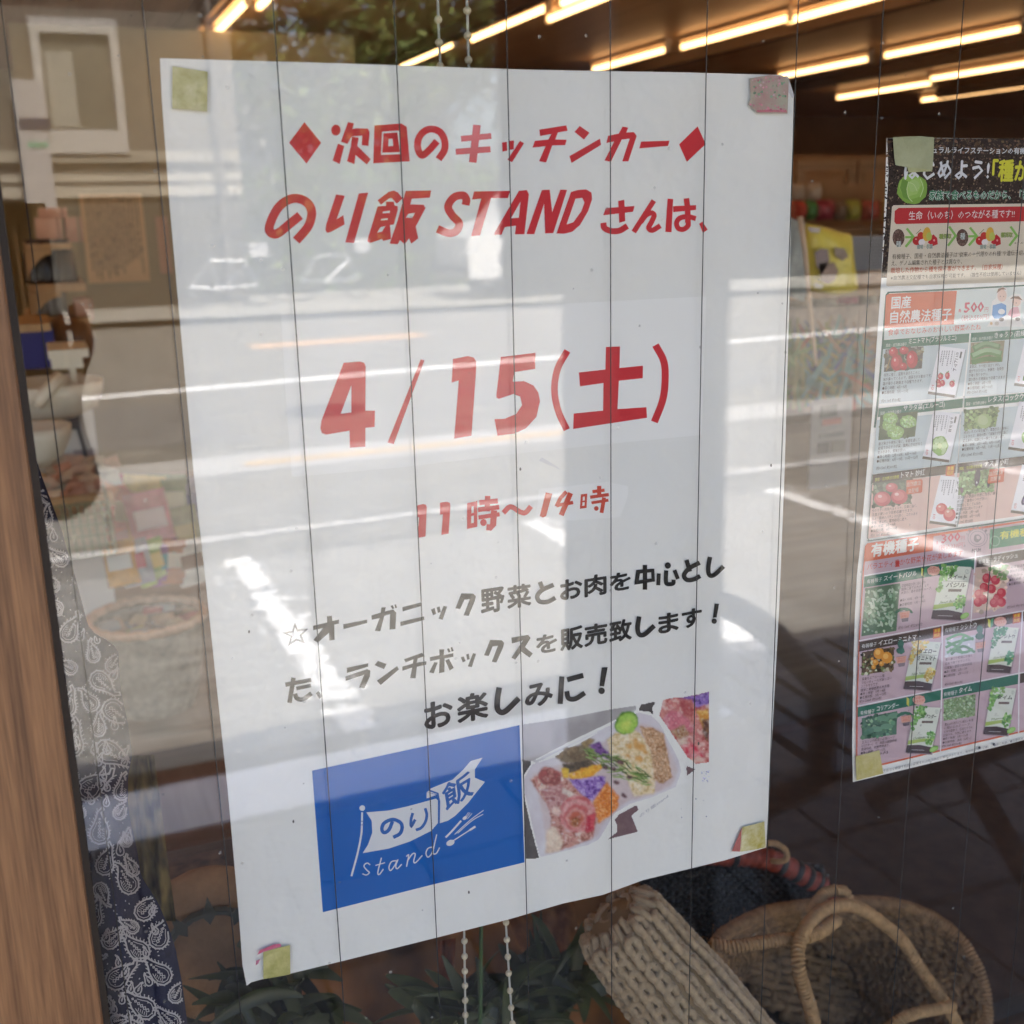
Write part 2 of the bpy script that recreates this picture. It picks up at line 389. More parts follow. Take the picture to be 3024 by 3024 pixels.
polys(r1, '''700,103 778,115 705,325 765,288 776,370 650,440 620,445 605,420 612,370
902,95 986,87 860,536 782,530
1070,155 1170,80 1215,68 1250,85 1295,140 1240,185 1195,135 1170,140 1100,195
1145,168 1215,168 1220,200 1250,210 1250,240 1215,372 1180,375 1190,500 1120,518 1110,500 1000,537 978,520 985,490 1070,210 1145,205|1120,255 1180,248 1178,268 1112,272|1102,322 1160,315 1160,330 1098,335|1095,395 1140,385 1108,435 1065,445
1320,72 1547,68 1535,132 1375,142 1362,192 1480,195 1497,225 1410,390 1432,495 1370,542 1350,495 1312,547 1268,510 1250,547 1177,542 1250,330|1345,275 1403,268 1380,310 1320,310''', RED)
r1.stroke(70, dots('1853,198 1860,150 1830,112 1750,130 1698,210 1735,290 1797,360 1770,430 1700,447 1603,410'), RED, True)
r1.crop = CB
polys(r1, '''65,245 108,238 112,318 70,326
128,230 172,226 170,305 130,310
225,230 262,250 155,420 113,398
397,130 638,92 650,140 563,155 540,217 640,220 628,268 513,270 458,422 395,412 452,278 336,290 358,230 478,218 505,168 405,187
758,97 845,158 795,218 711,150
938,210 948,265 685,427 666,366
1140,102 1190,112 1172,155 1240,152 1266,185 1190,413 1136,413 1203,210 1132,218 1035,417 978,405 1065,235 995,248 1010,185 1105,165
1305,236 1557,228 1545,275 1288,297
1808,100 1880,258 1712,417 1643,262
215,675 285,668 305,705 265,1062 180,1063 190,985 90,998 60,1067 -5,1067 0,1045|230,770 215,915 145,920
420,668 490,665 512,865 585,664 645,667 522,1052 450,1054 440,790 352,1062 283,1060
680,685 740,668 815,662 862,690 868,750 830,860 760,980 690,1040 620,1057 550,1055|720,745 780,738 800,780 770,860 700,955 640,975
990,828 1247,810 1232,862 967,893
1100,765 1155,755 1163,945 1110,960
1540,744 1590,748 1575,1045 1520,1040
1590,812 1795,802 1793,845 1590,865
1850,950 1898,1020 1855,1050 1822,968''', RED)
r1.stroke(54, dots('968,960 978,1005 1035,1032 1110,1030 1182,988'), RED, True)
r1.stroke(46, dots('1418,762 1238,1042'), RED); r1.stroke(46, dots('1300,955 1345,895 1395,872 1420,895 1398,950 1372,1005 1405,1026 1476,985'), RED, True)
r1.stroke(50, dots('1708,742 1718,830 1722,960'), RED); r1.stroke(45, dots('1723,930 1722,985 1680,1018 1635,1008 1620,960 1650,918 1720,905 1792,922'), RED, True)
r1.build('headline_lettering', INK, po)
# ---- the pasted date slip, date and hours
sheet('date_slip', [(830, 931), (1000, 924), (1500, 905), (2085, 875), (2071, 1284), (1800, 1310), (1500, 1342), (1200, 1378), (930, 1402), (862, 1408), (845, 1200)], SLIP, po, -.00022, .00014)
r2 = PB(CDt, -.00040)
polys(r2, '''165,160 250,153 272,160 280,180 278,408 328,408 326,492 278,497 278,595 198,600 196,512 75,532 52,524 45,500 50,460|205,278 205,418 150,424
565,142 584,148 425,582 393,573
732,140 810,125 840,133 852,152 852,200 828,538 738,553 762,252 725,262
980,130 1160,108 1158,192 1050,208 1042,258 1100,255 1150,278 1175,315 1183,360 1165,440 1110,500 1050,527 963,538 947,452 1000,450 1060,425 1090,380 1080,335 1045,322 970,347 957,340 957,325
1525,78 1598,75 1595,187 1717,175 1716,240 1592,253 1585,400 1735,390 1738,445 1355,503 1358,423 1510,408 1512,265 1390,282 1385,210 1522,195''', RED)
r2.stroke(35, dots('1325,98 1275,190 1258,300 1278,410 1322,507'), RED, True); r2.stroke(37, dots('1782,68 1824,150 1832,240 1820,350 1776,467'), RED, True)
r2.build('date_lettering', INK, po); r2 = PB(CDt, -.00040)
polys(r2, '''545,900 578,892 592,896 597,910 590,1060 550,1068 556,960 545,960
665,885 700,880 716,886 719,900 710,1045 672,1052 680,945 665,948
805,888 858,876 858,1010 805,1022|828,905 840,903 840,990 826,992''', RED)
r2.stroke(14, dots('826,948 842,944'), RED); r2.stroke(28, dots('912,850 909,930'), RED)
r2.stroke(26, dots('868,885 965,876'), RED); r2.stroke(24, dots('862,922 972,908'), RED); r2.stroke(22, dots('864,962 974,945'), RED)
r2.stroke(32, dots('945,925 940,1000 925,1014 905,1012'), RED); r2.disc((890, 988), 17, 18, RED)
r2.stroke(26, dots('993,938 1030,906 1078,932 1108,936 1136,904'), RED, True)
r2.build('hour_lettering', INK, po)
sheet('hour_slip', [(920 + x * .56936, 980 + y * .56936) for x, y in ((1180, 815), (1535, 777), (1640, 800), (1640, 850), (1600, 960), (1180, 988), (1155, 985))], SLIP, po, -.00022, .00010)
HR = (.60, .07, .04); r3 = PB(CDt, -.00040)
polys(r3, '''1213,832 1247,838 1215,955 1198,962 1182,955
1395,842 1428,838 1425,912 1390,917|1406,855 1416,853 1414,900 1402,903''', HR)
for w_, d_ in ((20, '1320,828 1290,860 1268,905'), (18, '1268,900 1355,884'), (27, '1342,835 1318,890 1293,950'), (8, '1402,880 1416,877'), (22, '1490,798 1490,850'), (17, '1455,828 1518,820'), (17, '1443,857 1540,843'), (15, '1450,886 1538,872'), (20, '1515,858 1508,905 1502,938')):
    r3.stroke(w_, dots(d_), HR)
r3.disc((1475, 915), 12, 12, HR); r3.build('hour_lettering', INK, po)
# ---- black lines
k = PB(CE)
star = dots('140,545 160,600 250,596 195,650 220,715 150,692 82,740 105,660 35,628 118,615')
k.poly(star, BLK, [[(145 + (x - 145) * .64, 648 + (y - 648) * .64) for x, y in star]])
polys(k, '''400,495 440,490 445,532 498,523 498,555 460,562 463,688 418,692 418,628 325,710 290,688 370,590 288,608 288,572 402,545
533,560 728,522 728,550 535,600
845,422 880,420 872,455 940,440 965,465 958,600 910,603 915,478 868,490 835,617 790,614 830,510 765,523 763,488 838,465
918,410 935,405 950,430 932,437
950,400 962,396 973,425 955,430
1015,420 1165,383 1167,412 1017,455
998,540 1192,495 1193,525 1000,575
1248,440 1277,428 1290,475 1265,487
1295,422 1318,414 1328,460 1303,468
1350,410 1380,416 1343,523 1310,515
1495,308 1590,310 1613,330 1605,370 1555,492 1513,487 1565,355 1520,360 1485,437 1447,430
562,915 737,877 735,905 563,957
550,985 730,925 753,945 750,985 705,1083 660,1078 705,970 553,1020
815,858 886,883 865,925 788,893
972,900 986,928 838,1055 807,1020
1027,845 1175,793 1198,820 1140,838 1130,872 1210,862 1208,890 1133,905 1122,1000 1078,998 1095,912 1015,938 1015,905 1100,880 1105,845 1042,870
1315,765 1355,763 1352,812 1430,795 1430,825 1358,838 1357,950 1313,958 1318,845 1240,860 1238,828 1317,812
1275,868 1302,872 1270,960 1233,952
1365,855 1395,842 1433,915 1400,937
1378,760 1395,755 1407,785 1390,790
1408,750 1420,743 1433,778 1415,783
1490,828 1515,822 1530,860 1507,870
1535,805 1556,800 1563,845 1542,850
1590,795 1615,800 1580,910 1548,902
1730,687 1825,690 1843,712 1835,750 1780,872 1743,865 1793,735 1750,740 1718,818 1680,813
330,1103 368,1145 340,1168 308,1122''', BLK)
k.stroke(36, dots('128,995 95,1200'), BLK); k.stroke(34, dots('62,1052 272,1012'), BLK); k.stroke(30, dots('150,1083 270,1058'), BLK); k.stroke(36, dots('140,1125 155,1162 205,1170 275,1122'), BLK, True)
glyph(k, '野', (1650, 248), (1850, 480), BLK, .032)
glyph(k, 'お', (1185, 1160), (1432, 1425), BLK, .032); glyph(k, '楽', (1455, 1095), (1718, 1372), BLK, .032)
k.crop = CG
for ch, a, b_ in (('菜', (98, 275), (300, 495)), ('お', (530, 230), (715, 425)), ('肉', (730, 195), (912, 398)), ('を', (935, 178), (1108, 355)),
                  ('を', (335, 680), (510, 862)), ('販', (532, 618), (720, 840)), ('売', (728, 592), (918, 803)), ('致', (932, 560), (1117, 770)),
                  ('ま', (1330, 505), (1500, 697)), ('す', (1520, 472), (1687, 655)), ('み', (243, 1070), (475, 1303))):
    glyph(k, ch, a, b_, BLK, .032)
polys(k, '135,722 270,700 290,725 245,800 308,852 282,885 215,835 165,902 135,885 230,745 138,770', BLK)
for w_, d_, sm in ((36, '366,268 392,335', 0), (36, '478,292 385,335 345,385 365,428 430,430 492,398', 1),
                   (36, '1222,130 1222,332', 0), (32, '1335,200 1330,296', 0), (34, '1395,175 1392,255 1402,285 1450,282 1455,250', 1), (32, '1462,172 1490,245', 0),
                   (36, '1560,90 1588,185', 0), (36, '1668,112 1580,160 1540,215 1565,252 1620,248 1672,220', 1), (36, '1752,65 1738,150 1745,210 1785,212 1862,142', 1),
                   (38, '1175,550 1162,640 1175,695 1220,695 1298,625', 1), (46, '35,1128 20,1230 25,1310 80,1325 195,1215', 1),
                   (42, '545,1038 532,1262', 0), (42, '588,1065 720,1030', 0), (40, '585,1158 600,1215 655,1220 732,1172', 1)):
    k.stroke(w_, dots(d_), BLK, bool(sm))
polys(k, '''1150,172 1298,160 1303,265 1135,292|1182,200 1272,190 1275,240 1172,255
1790,445 1825,447 1805,558 1775,560
870,965 918,963 888,1120 852,1115''', BLK)
k.disc((1408, 135), 25, 26, BLK); k.disc((1786, 588), 21, 22, BLK); k.disc((869, 1155), 26, 27, BLK)
k.build('message_lettering', INK, po)
# ---- logo
CL = Crop(900, 2120, .35197); g = PB(CL)
g.poly([(60, 440), (1020, 232), (1800, 58), (1842, 1210), (1075, 1395), (150, 1628)], BLUE)
LW = (.68, .70, .72); LB = (.02, .12, .42)
g.poly(dots('515,790 700,775 860,740 1100,675 1115,690 1115,880 1060,945 880,1035 700,1095 485,1132 530,1060 565,960 560,860'), LW)
g.poly(dots('1025,620 1055,590 1240,515 1330,430 1390,360 1490,332 1425,430 1425,500 1510,535 1440,620 1370,710 1260,820 1200,860 1130,882 1132,690 1110,640'), LW)
g.poly(dots('1022,620 1105,645 1060,665 1020,672'), LW)
for w_, d_ in ((14, '1040,605 1115,632 1128,700 1125,885'), (10, '1045,670 1112,645')): g.stroke(w_, dots(d_), LB)
g.stroke(30, dots('735,865 705,935 665,960 645,930 665,880 735,850 800,875 815,920 795,970 740,1000'), LB, True)
g.stroke(24, dots('905,795 890,850 892,905 925,850'), LB, True); g.stroke(24, dots('1008,755 1022,810 1010,870 975,920 930,938'), LB, True)
put(g, '飯', (1175, 790), (1420, 640), (1140, 575), LB, .02)
g.stroke(16, dots('480,790 478,880 472,980 440,1140 390,1325'), LW, True); g.disc((481, 754), 24, 24, LW)
for y in (865, 895): g.stroke(6, [(468, y), (492, y)], LB)
for w_, d_ in ((10, '548,1230 520,1215 495,1240 520,1275 540,1295 515,1315 482,1305'), (10, '642,1170 612,1290 625,1310 658,1265'), (8, '592,1235 672,1212'),
               (10, '765,1195 725,1205 705,1250 718,1278 750,1240 775,1190'), (10, '780,1185 762,1240 775,1262 812,1225'),
               (10, '850,1160 870,1150 852,1245'), (10, '858,1200 900,1140 925,1140 912,1200 930,1210 985,1150'),
               (10, '1105,975 1075,1120 1100,1135 1130,1085'), (10, '1080,1080 1035,1090 1015,1130 1030,1165 1060,1140 1082,1085'),
               (16, '1180,1000 1230,950 1310,860'), (5, '1335,840 1372,790'), (5, '1350,840 1385,792'), (5, '1362,845 1402,798'), (7, '1255,975 1380,860 1498,772'), (7, '1280,965 1400,860 1495,805'),
               (9, '1240,1030 1380,940'), (17, '1380,940 1430,908')): g.stroke(w_, dots(d_), LW, True)
g.disc((1220, 1045), 36, 24, LW, rot=-.4); g.disc((1340, 838), 20, 14, LW, rot=-.6)
g.build('logo_print', INK, po)
# ---- food photograph: a fine grid of printed colour, mixed from soft overlapping patches
import numpy as np
CF_ = Crop(1520, 2020, .31056); rng = np.random.default_rng(5)
FS = 7.0; gx = np.arange(60, 1858, FS); gy = np.arange(56, 1664, FS); GXX, GYY = np.meshgrid(gx, gy); HH, WW = GXX.shape
def vnoise(cell, seed=None):
    r = np.random.default_rng(seed) if seed is not None else rng
    k = max(2, int(cell / FS)); g_ = r.random((HH // k + 3, WW // k + 3)); yy = np.arange(HH) / k; xx = np.arange(WW) / k
    y0 = yy.astype(int); x0 = xx.astype(int); fy = (yy - y0)[:, None]; fx = (xx - x0)[None, :]; fy = fy * fy * (3 - 2 * fy); fx = fx * fx * (3 - 2 * fx)
    A = g_[y0][:, x0]; B = g_[y0][:, x0 + 1]; C_ = g_[y0 + 1][:, x0]; D_ = g_[y0 + 1][:, x0 + 1]
    return (A * (1 - fx) + B * fx) * (1 - fy) + (C_ * (1 - fx) + D_ * fx) * fy
def blur(m, n):
    for _ in range(n):
        p = np.pad(m, 1, mode='edge'); m = (p[:-2, 1:-1] + p[2:, 1:-1] + p[1:-1, :-2] + p[1:-1, 2:] + 2 * p[1:-1, 1:-1]) / 6
    return m
def pmask(pts, wob=10, seed=1):
    X = GXX + (vnoise(45, seed) - .5) * 2 * wob + (vnoise(16, seed + 50) - .5) * wob; Y = GYY + (vnoise(45, seed + 9) - .5) * 2 * wob + (vnoise(16, seed + 60) - .5) * wob
    r = np.zeros_like(X, bool); j = len(pts) - 1
    for i in range(len(pts)):
        (xi, yi), (xj, yj) = pts[i], pts[j]
        if yi != yj: c_ = ((yi > Y) != (yj > Y)) & (X < (xj - xi) * (Y - yi) / (yj - yi) + xi); r ^= c_
        j = i
    return r.astype(float)
def ell(cx, cy, rx, ry, rot=0): return [(cx + rx * cos(a * .3142) * cos(rot) - ry * sin(a * .3142) * sin(rot), cy + rx * cos(a * .3142) * sin(rot) + ry * sin(a * .3142) * cos(rot)) for a in range(20)]
IMG = np.zeros((HH, WW, 3)) + np.array([.74, .74, .76]); COV = np.zeros((HH, WW)); sd_c = [10]
def paint(d_, cs, cell=30, soft=2, round_=.35, gloss=0, wob=8, cover=True, fine=.25):
    global IMG, COV
    sd_c[0] += 1; s_ = sd_c[0]; pts = dots(d_) if isinstance(d_, str) else d_
    m = pmask(pts, wob, s_); COV = np.maximum(COV, m) if cover else COV; ms = blur(m, soft); wide = blur(m, 26)
    n_ = .6 * vnoise(cell, s_ + 100) + .4 * vnoise(cell * .45, s_ + 200); n_ = np.clip((n_ - .3) / .4, 0, 1); t_ = n_ * (len(cs) - 1); k_ = np.clip(t_.astype(int), 0, len(cs) - 2); f_ = (t_ - k_)[..., None]
    C = np.array(cs); col = C[k_] * (1 - f_) + C[k_ + 1] * f_; col = col * (1 - fine / 2 + fine * vnoise(15, s_ + 300))[..., None]
    col = col * (1 - round_ + round_ * np.clip(wide * 1.6, 0, 1))[..., None]
    if gloss: h = np.clip((vnoise(cell * .8, s_ + 400) - .72) * 5, 0, 1)[..., None] * gloss; col = col * (1 - h) + h * np.array([.82, .78, .76])
    IMG = IMG * (1 - ms[..., None]) + col * ms[..., None]
paint('65,380 480,320 905,235 1150,200 1160,240 900,370 500,560 165,735 66,720', [(.36, .34, .34), (.46, .44, .44)], 200, 1, .0, wob=0, fine=.06)
paint('165,735 385,640 905,385 1060,300 1150,235 1160,250 960,350 500,600 200,755', [(.66, .65, .67), (.56, .55, .56)], 160, 3, 0, wob=3, fine=.05)
paint('250,690 500,580 880,395 890,405 510,595 260,705', [(.78, .78, .80), (.7, .7, .72)], 90, 2, 0, wob=2, fine=.05)
GB = [(.085, .075, .072), (.11, .10, .095)]; MV = [(.18, .11, .12), (.21, .135, .14)]
for d_ in ('66,715 155,735 155,770 80,875', '80,1000 150,1330 235,1650 98,1688 85,1400', '1170,235 1195,190 1330,160 1335,180 1312,225 1315,300 1270,262 1180,258'): paint(d_, GB, 60, 0, 0, wob=2, fine=.1)
for d_ in ('862,1485 965,1400 970,1350 940,1290 985,1235 1130,1155 1160,1150 1182,1195 1112,1250 1175,1405 920,1470', '1628,770 1725,808 1628,880'): paint(d_, MV, 60, 0, 0, wob=1, fine=.1)
paint('165,755 385,690 900,390 960,340 1180,262 1300,295 1380,370 1560,720 1585,830 1530,980 1300,1080 1100,1140 950,1230 800,1480 700,1530 280,1640 235,1645 150,1300 80,980 90,880', [(.70, .68, .71), (.64, .60, .64)], 160, 2, .05, wob=2, fine=.05)
paint('170,860 420,770 960,480 1200,370 1400,440 1550,830 1480,970 1250,1070 1080,1110 900,1230 780,1440 330,1590 290,1400 220,1050', [(.64, .55, .55), (.58, .46, .47)], 120, 7, .1, wob=8, cover=False, fine=.1)
paint('140,900 300,800 450,830 520,930 740,1130 780,1290 740,1460 520,1560 300,1600 340,1400 330,1180 200,1000', [(.34, .13, .10), (.60, .34, .28), (.50, .19, .17), (.68, .50, .40)], 46, 3, .3, .5)
paint('870,530 950,460 1150,440 1270,560 1340,800 1330,1040 1130,1060 1030,820 905,660', [(.60, .44, .22), (.78, .66, .42), (.72, .56, .32), (.80, .72, .54)], 34, 3, .2, .25)
for x, y, r in ((1085, 590, 44), (1180, 590, 60), (1240, 640, 34), (1070, 680, 26), (1180, 715, 46), (1150, 540, 30)): paint(ell(x, y, r, r * .6, .4), [(.66, .34, .10), (.72, .44, .18)], 30, 4, .1, wob=14, cover=False)
paint('1180,400 1300,410 1420,480 1440,600 1500,880 1400,950 1320,900 1290,640 1210,480', [(.34, .17, .08), (.62, .40, .24), (.46, .26, .14), (.70, .50, .34)], 20, 2, .25, 0, fine=.5)
paint('385,680 480,600 640,570 740,600 790,700 680,770 440,745', [(.30, .22, .13), (.16, .11, .07), (.24, .19, .12)], 70, 3, .55, .15)
paint('620,560 700,510 770,520 720,580 660,610', [(.36, .26, .12), (.26, .18, .09)], 40, 3, .3, cover=False)
paint('445,760 700,720 790,770 560,850 470,850', [(.07, .06, .05), (.16, .12, .08)], 40, 2, .3)
paint('500,860 640,800 820,755 832,800 700,905 600,932 530,905', [(.80, .44, .05), (.70, .30, .03), (.84, .54, .10)], 60, 2, .35, .3)
paint('445,790 515,800 512,890 450,880', [(.78, .56, .08), (.72, .44, .05)], 40, 2, .25)
paint('700,580 800,545 905,660 890,720 780,660', [(.10, .04, .16), (.26, .12, .36), (.16, .08, .24)], 24, 2, .3)
paint('520,910 720,880 860,870 860,960 750,1120 640,1060', [(.12, .05, .26), (.36, .22, .58), (.20, .10, .40), (.44, .32, .62)], 32, 2, .3, .25)
paint(ell(330, 880, 115, 90, .3), [(.40, .10, .09), (.28, .08, .07), (.5, .2, .17)], 60, 3, .5, .35)
paint('250,1000 450,950 500,1080 440,1150 330,1200', [(.46, .20, .19), (.60, .36, .33), (.36, .13, .13)], 50, 3, .3, .3)
paint('450,980 640,1075 560,1085 440,1030', [(.74, .66, .58), (.62, .50, .44)], 30, 2, .2)
paint('740,1110 870,920 990,1070 985,1180 800,1330 760,1250', [(.62, .17, .03), (.78, .28, .06), (.70, .22, .05), (.82, .40, .14)], 24, 3, .3, .15)
paint(ell(595, 1235, 172, 180, .3), [(.58, .13, .14), (.70, .28, .28), (.50, .10, .11)], 70, 4, .45, .3)
for r0, c0 in ((150, (.72, .36, .34)), (118, (.58, .14, .14)), (92, (.72, .34, .30)), (70, (.52, .13, .08))): paint(ell(588 + (150 - r0) * -.15, 1245 + (150 - r0) * .45, r0, r0 * 1.02, .2), [tuple(c * .9 for c in c0), c0, tuple(c * .82 for c in c0)], 40, 4, .12, .15, wob=16)
paint(ell(572, 1305, 40, 44), [(.26, .09, .04), (.46, .2, .09)], 18, 3, .3, .3)
paint('300,1400 350,1355 400,1370 455,1500 430,1590 290,1605', [(.78, .66, .52), (.68, .52, .40)], 60, 5, .25, .2)
paint('690,1250 770,1225 745,1400 665,1410', [(.66, .10, .12), (.50, .04, .07)], 30, 3, .3, .3)
paint(ell(390, 1205, 52, 38, .3), [(.76, .58, .50), (.66, .44, .38)], 30, 3, .35, .3)
paint(ell(1060, 366, 124, 104, -.7), [(.08, .20, .03), (.16, .32, .05)], 50, 1, .1)
paint(ell(1068, 374, 108, 90, -.7), [(.30, .52, .08), (.40, .62, .12), (.34, .56, .10)], 60, 3, .15, .1)
paint(ell(1062, 392, 60, 48, -.7), [(.56, .66, .14), (.48, .64, .14)], 40, 6, .05, .15, wob=16)
for i in range(130):
    t_ = rng.random(); x = 700 + 560 * t_; y = 640 + 240 * t_ + rng.uniform(-70, 150) * (1 - abs(t_ - .6)); a = rng.uniform(-.2, .9); L = rng.uniform(30, 75); dxx = GXX - x; dyy = GYY - y
    al = dxx * cos(a) + dyy * sin(a); pe = -dxx * sin(a) + dyy * cos(a) + al * al * .0018; mk = (np.clip(1 - np.abs(al) / L, 0, 1) * np.clip(1.5 - np.abs(pe) / rng.uniform(3.5, 6), 0, 1))[..., None]; mk = np.clip(mk * 2.2, 0, .9)
    IMG = IMG * (1 - mk) + mk * np.array([(.10, .16, .04), (.20, .32, .08), (.07, .11, .03), (.34, .44, .18)][rng.integers(4)])
for x, y in ((1000, 740), (1090, 890), (940, 800), (1040, 1060), (860, 790), (960, 930)): paint(ell(x, y, 30, 20, .3), [(.10, .05, .06), (.20, .10, .11)], 16, 2, .2, .1, cover=False)
R2 = '1400,150 1460,130 1600,120 1848,66 1848,745 1720,765 1640,700 1370,300'
paint(R2, [(.44, .10, .09), (.66, .30, .26), (.56, .16, .16), (.72, .46, .40)], 60, 1, .1, .3, wob=3)
for d_, cs, ce in (('1560,135 1848,62 1848,180 1730,220 1640,140', [(.10, .05, .22), (.34, .22, .56), (.22, .12, .42)], 26), ('1720,260 1848,225 1848,480 1790,440', [(.72, .40, .08), (.60, .26, .05), (.78, .52, .16)], 50),
                   ('1400,330 1500,250 1620,300 1700,420 1600,500 1450,440', [(.66, .22, .26), (.56, .15, .2), (.72, .38, .38)], 60), ('1560,560 1700,560 1800,700 1720,750 1640,690', [(.62, .06, .10), (.74, .28, .28)], 40),
                   ('1565,160 1680,140 1700,290 1600,310', [(.38, .07, .08), (.52, .16, .15)], 40), ('1470,440 1600,390 1680,480 1560,520', [(.30, .14, .07), (.5, .34, .2), (.4, .2, .12)], 26), ('1775,340 1848,320 1848,560 1805,500', [(.12, .05, .04), (.28, .14, .07)], 30),
                   ('1530,520 1600,500 1650,560 1560,580', [(.74, .62, .5), (.66, .46, .38)], 24), ('1640,700 1800,690 1790,740 1710,758', [(.66, .2, .16), (.74, .5, .42)], 30)): paint(d_, cs, ce, 3, .25, .3, wob=12, cover=False)
IMG = blur(IMG.transpose(2, 0, 1).reshape(3 * HH, WW), 1).reshape(3, HH, WW).transpose(1, 2, 0)
fm = MB(); keep = COV > .5; idx = -np.ones((HH, WW), int); ok_ = np.zeros((HH, WW), bool); ok_[:-1, :-1] = keep[:-1, :-1] & keep[1:, :-1] & keep[:-1, 1:] & keep[1:, 1:]
vsf = []; 
def fv(i, j):
    if idx[i, j] < 0: p = D(*CF_((gx[j], gy[i])), 0); idx[i, j] = len(vsf); vsf.append((p.x, -.00032, p.z, i, j))
    return int(idx[i, j])
fsf = [(fv(i, j), fv(i + 1, j), fv(i + 1, j + 1), fv(i, j + 1)) for i, j in zip(*np.nonzero(ok_))]
me = bpy.data.meshes.new('food_photo_print'); me.from_pydata([v[:3] for v in vsf], [], fsf); me.materials.append(INK)
at = me.color_attributes.new('Col', 'FLOAT_COLOR', 'POINT'); ij = np.array([v[3:] for v in vsf]); cc_ = np.ones((len(vsf), 4)); cc_[:, :3] = np.clip(IMG[ij[:, 0], ij[:, 1]], 0, .9); at.data.foreach_set('color', cc_.ravel())
link(bpy.data.objects.new('food_photo_print', me), po)
f = PB(CF_); put(f, 'のり飯stand', (1190, 1270), (1460, 1075), (1180, 1240), (.35, .36, .42), .0)
f.speckle(dots('1770,830 1850,820 1845,930 1780,920'), (.45, .45, .68), 26, 7)
for x, y, r in ((1720, 1090, 7), (1820, 1257, 7), (1585, 1265, 6), (1795, 1105, 4), (1580, 1185, 4)): f.disc((x, y), r, r, (.25, .28, .38), 8)
f.build('faint_caption', INK, po)['kind'] = 'stuff'
# folded corner, marks
sheet('folded_corner', [(2316, 224), (2326, 226), (2344, 284), (2338, 290), (2322, 262)], mat('paper_shade', (.62, .62, .64), .6), po, -.00034, .00008)
sm = PB(Crop(0, 0, 1))
sm.poly([(1590, 1360), (1600, 1350), (1645, 1378), (1655, 1388)], (.66, .66, .67))
for x, y in ((1384, 2634), (866, 2425), (1090, 1982), (735, 1865), (1427, 1108), (1536, 1385), (2276, 1374), (2062, 2195)): sm.disc((x, y), 3, 5, (.12, .11, .1), 8)
sm.build('smudges', INK, po)['kind'] = 'stuff'
# ---- tapes (on the poster corners)
def tape(name, crop, pts, c1, c2, parent, y0=-.00178, label=None, noise_sc=170):
    o = sheet(name, [crop(p) for p in pts], mat('tape_%d' % (len(_m)), c1, .45, noise=.01, scale=noise_sc, col2=c2, bump=.8, bscale=220), parent, y0, .0001)
    if label: lab(o, label)
    return o
C1, C3, C7, C9 = Crop(0, 0, .5176), Crop(2024, 0, .5176), Crop(0, 2024, .5176), Crop(2024, 2024, .5176)
YG1, YG2 = (.30, .30, .07), (.60, .57, .27)
tape('tape', C1, dots('980,380 1080,396 1182,412 1178,640 1080,630 978,622'), YG1, (.52, .5, .26), po, label='olive green tape square with a mottled print')
tape('tape', C3, dots('355,450 470,430 560,440 577,455 570,650 395,648 380,625 345,600 360,560'), (.44, .22, .22), (.40, .40, .31), po, label='pink and green floral washi tape', noise_sc=120)
z = PB(C3, -.00190, 1e-6); 
for i in range(13): z.stroke(5, [(395 + i * 13, 640), (401 + i * 13, 630), (408 + i * 13, 642)], (.6, .12, .2))
z.speckle(dots('365,450 470,435 565,450 560,560 380,570'), (.5, .2, .25), 60, 10, cols=[(.55, .25, .3), (.22, .36, .24), (.5, .35, .35)])
z.speckle(dots('350,590 560,600 565,640 390,630'), (.6, .2, .28), 30, 7); z.build('tape_pattern', INK, po)
tape('tape', C7, dots('1498,1510 1570,1488 1650,1470 1652,1635 1580,1650 1498,1663'), (.38, .36, .08), (.60, .56, .22), po, label='yellow tape square')
tape('tape', C7, dots('1465,1525 1478,1500 1560,1466 1598,1464 1600,1478 1500,1508'), (.60, .06, .16), (.70, .2, .3), po, -.00170, label='torn strip of pink tape')
tape('tape', C7, dots('1458,1560 1480,1550 1470,1575 1455,1585'), (.55, .06, .18), (.6, .2, .3), po, -.00170)
tape('tape', C9, dots('315,800 380,785 440,768 448,915 375,930 303,940'), (.46, .38, .06), (.74, .70, .44), po, label='glossy yellow tape square')
tape('tape', C9, dots('312,803 302,940 255,938'), (.42, .10, .09), (.5, .15, .13), po, -.00170, label='red tape triangle')
# ---- seed poster
sp = thing('seed_poster', 'colourful seed catalogue poster with vegetable photos and prices, at the right edge', 'poster', (0, 0, 0))
so_ = [(2618, 408), (2800, 408), (3024, 409), (3400, 415), (3380, 1200), (3360, 2095), (3024, 2185), (2800, 2241), (2518, 2309), (2516, 2200), (2518, 2050), (2520, 1953), (2524, 1820), (2530, 1700), (2539, 1620), (2546, 1540), (2560, 1380), (2574, 1239), (2588, 1020), (2601, 840), (2612, 600)]
sheet('paper', so_, PAPER, sp)
S3, S4, S5, S6 = Crop(2584, 400, .22774), Crop(2574, 820, .23292), Crop(2544, 1240, .24845), Crop(2504, 1560, .39334)
q = PB(S3, -.00026, 1.7e-6)
def tx(body, x0, y0, x1, y1, h, col, bold=.0, backing=None, res=1):
    put(q, body, (x0, y0), (x1, y1), (x0 + .06 * h, y0 - h), col, bold, res, backing)
SOIL = (.035, .022, .018); CREAM = (.66, .58, .46); PR = (.50, .03, .05); GR = (.03, .15, .10); OR = (.62, .14, .07); DK = (.07, .05, .04)
q.poly(dots('152,38 2300,38 2300,1870 78,1845 130,1200 170,500'), SOIL)
q.speckle(dots('152,38 2300,38 2300,890 215,890 150,1845 85,1840'), SOIL, 2400, 16, .8, [(.05, .03, .025), (.02, .012, .01), (.12, .075, .05), (.03, .02, .017), (.18, .12, .08)])
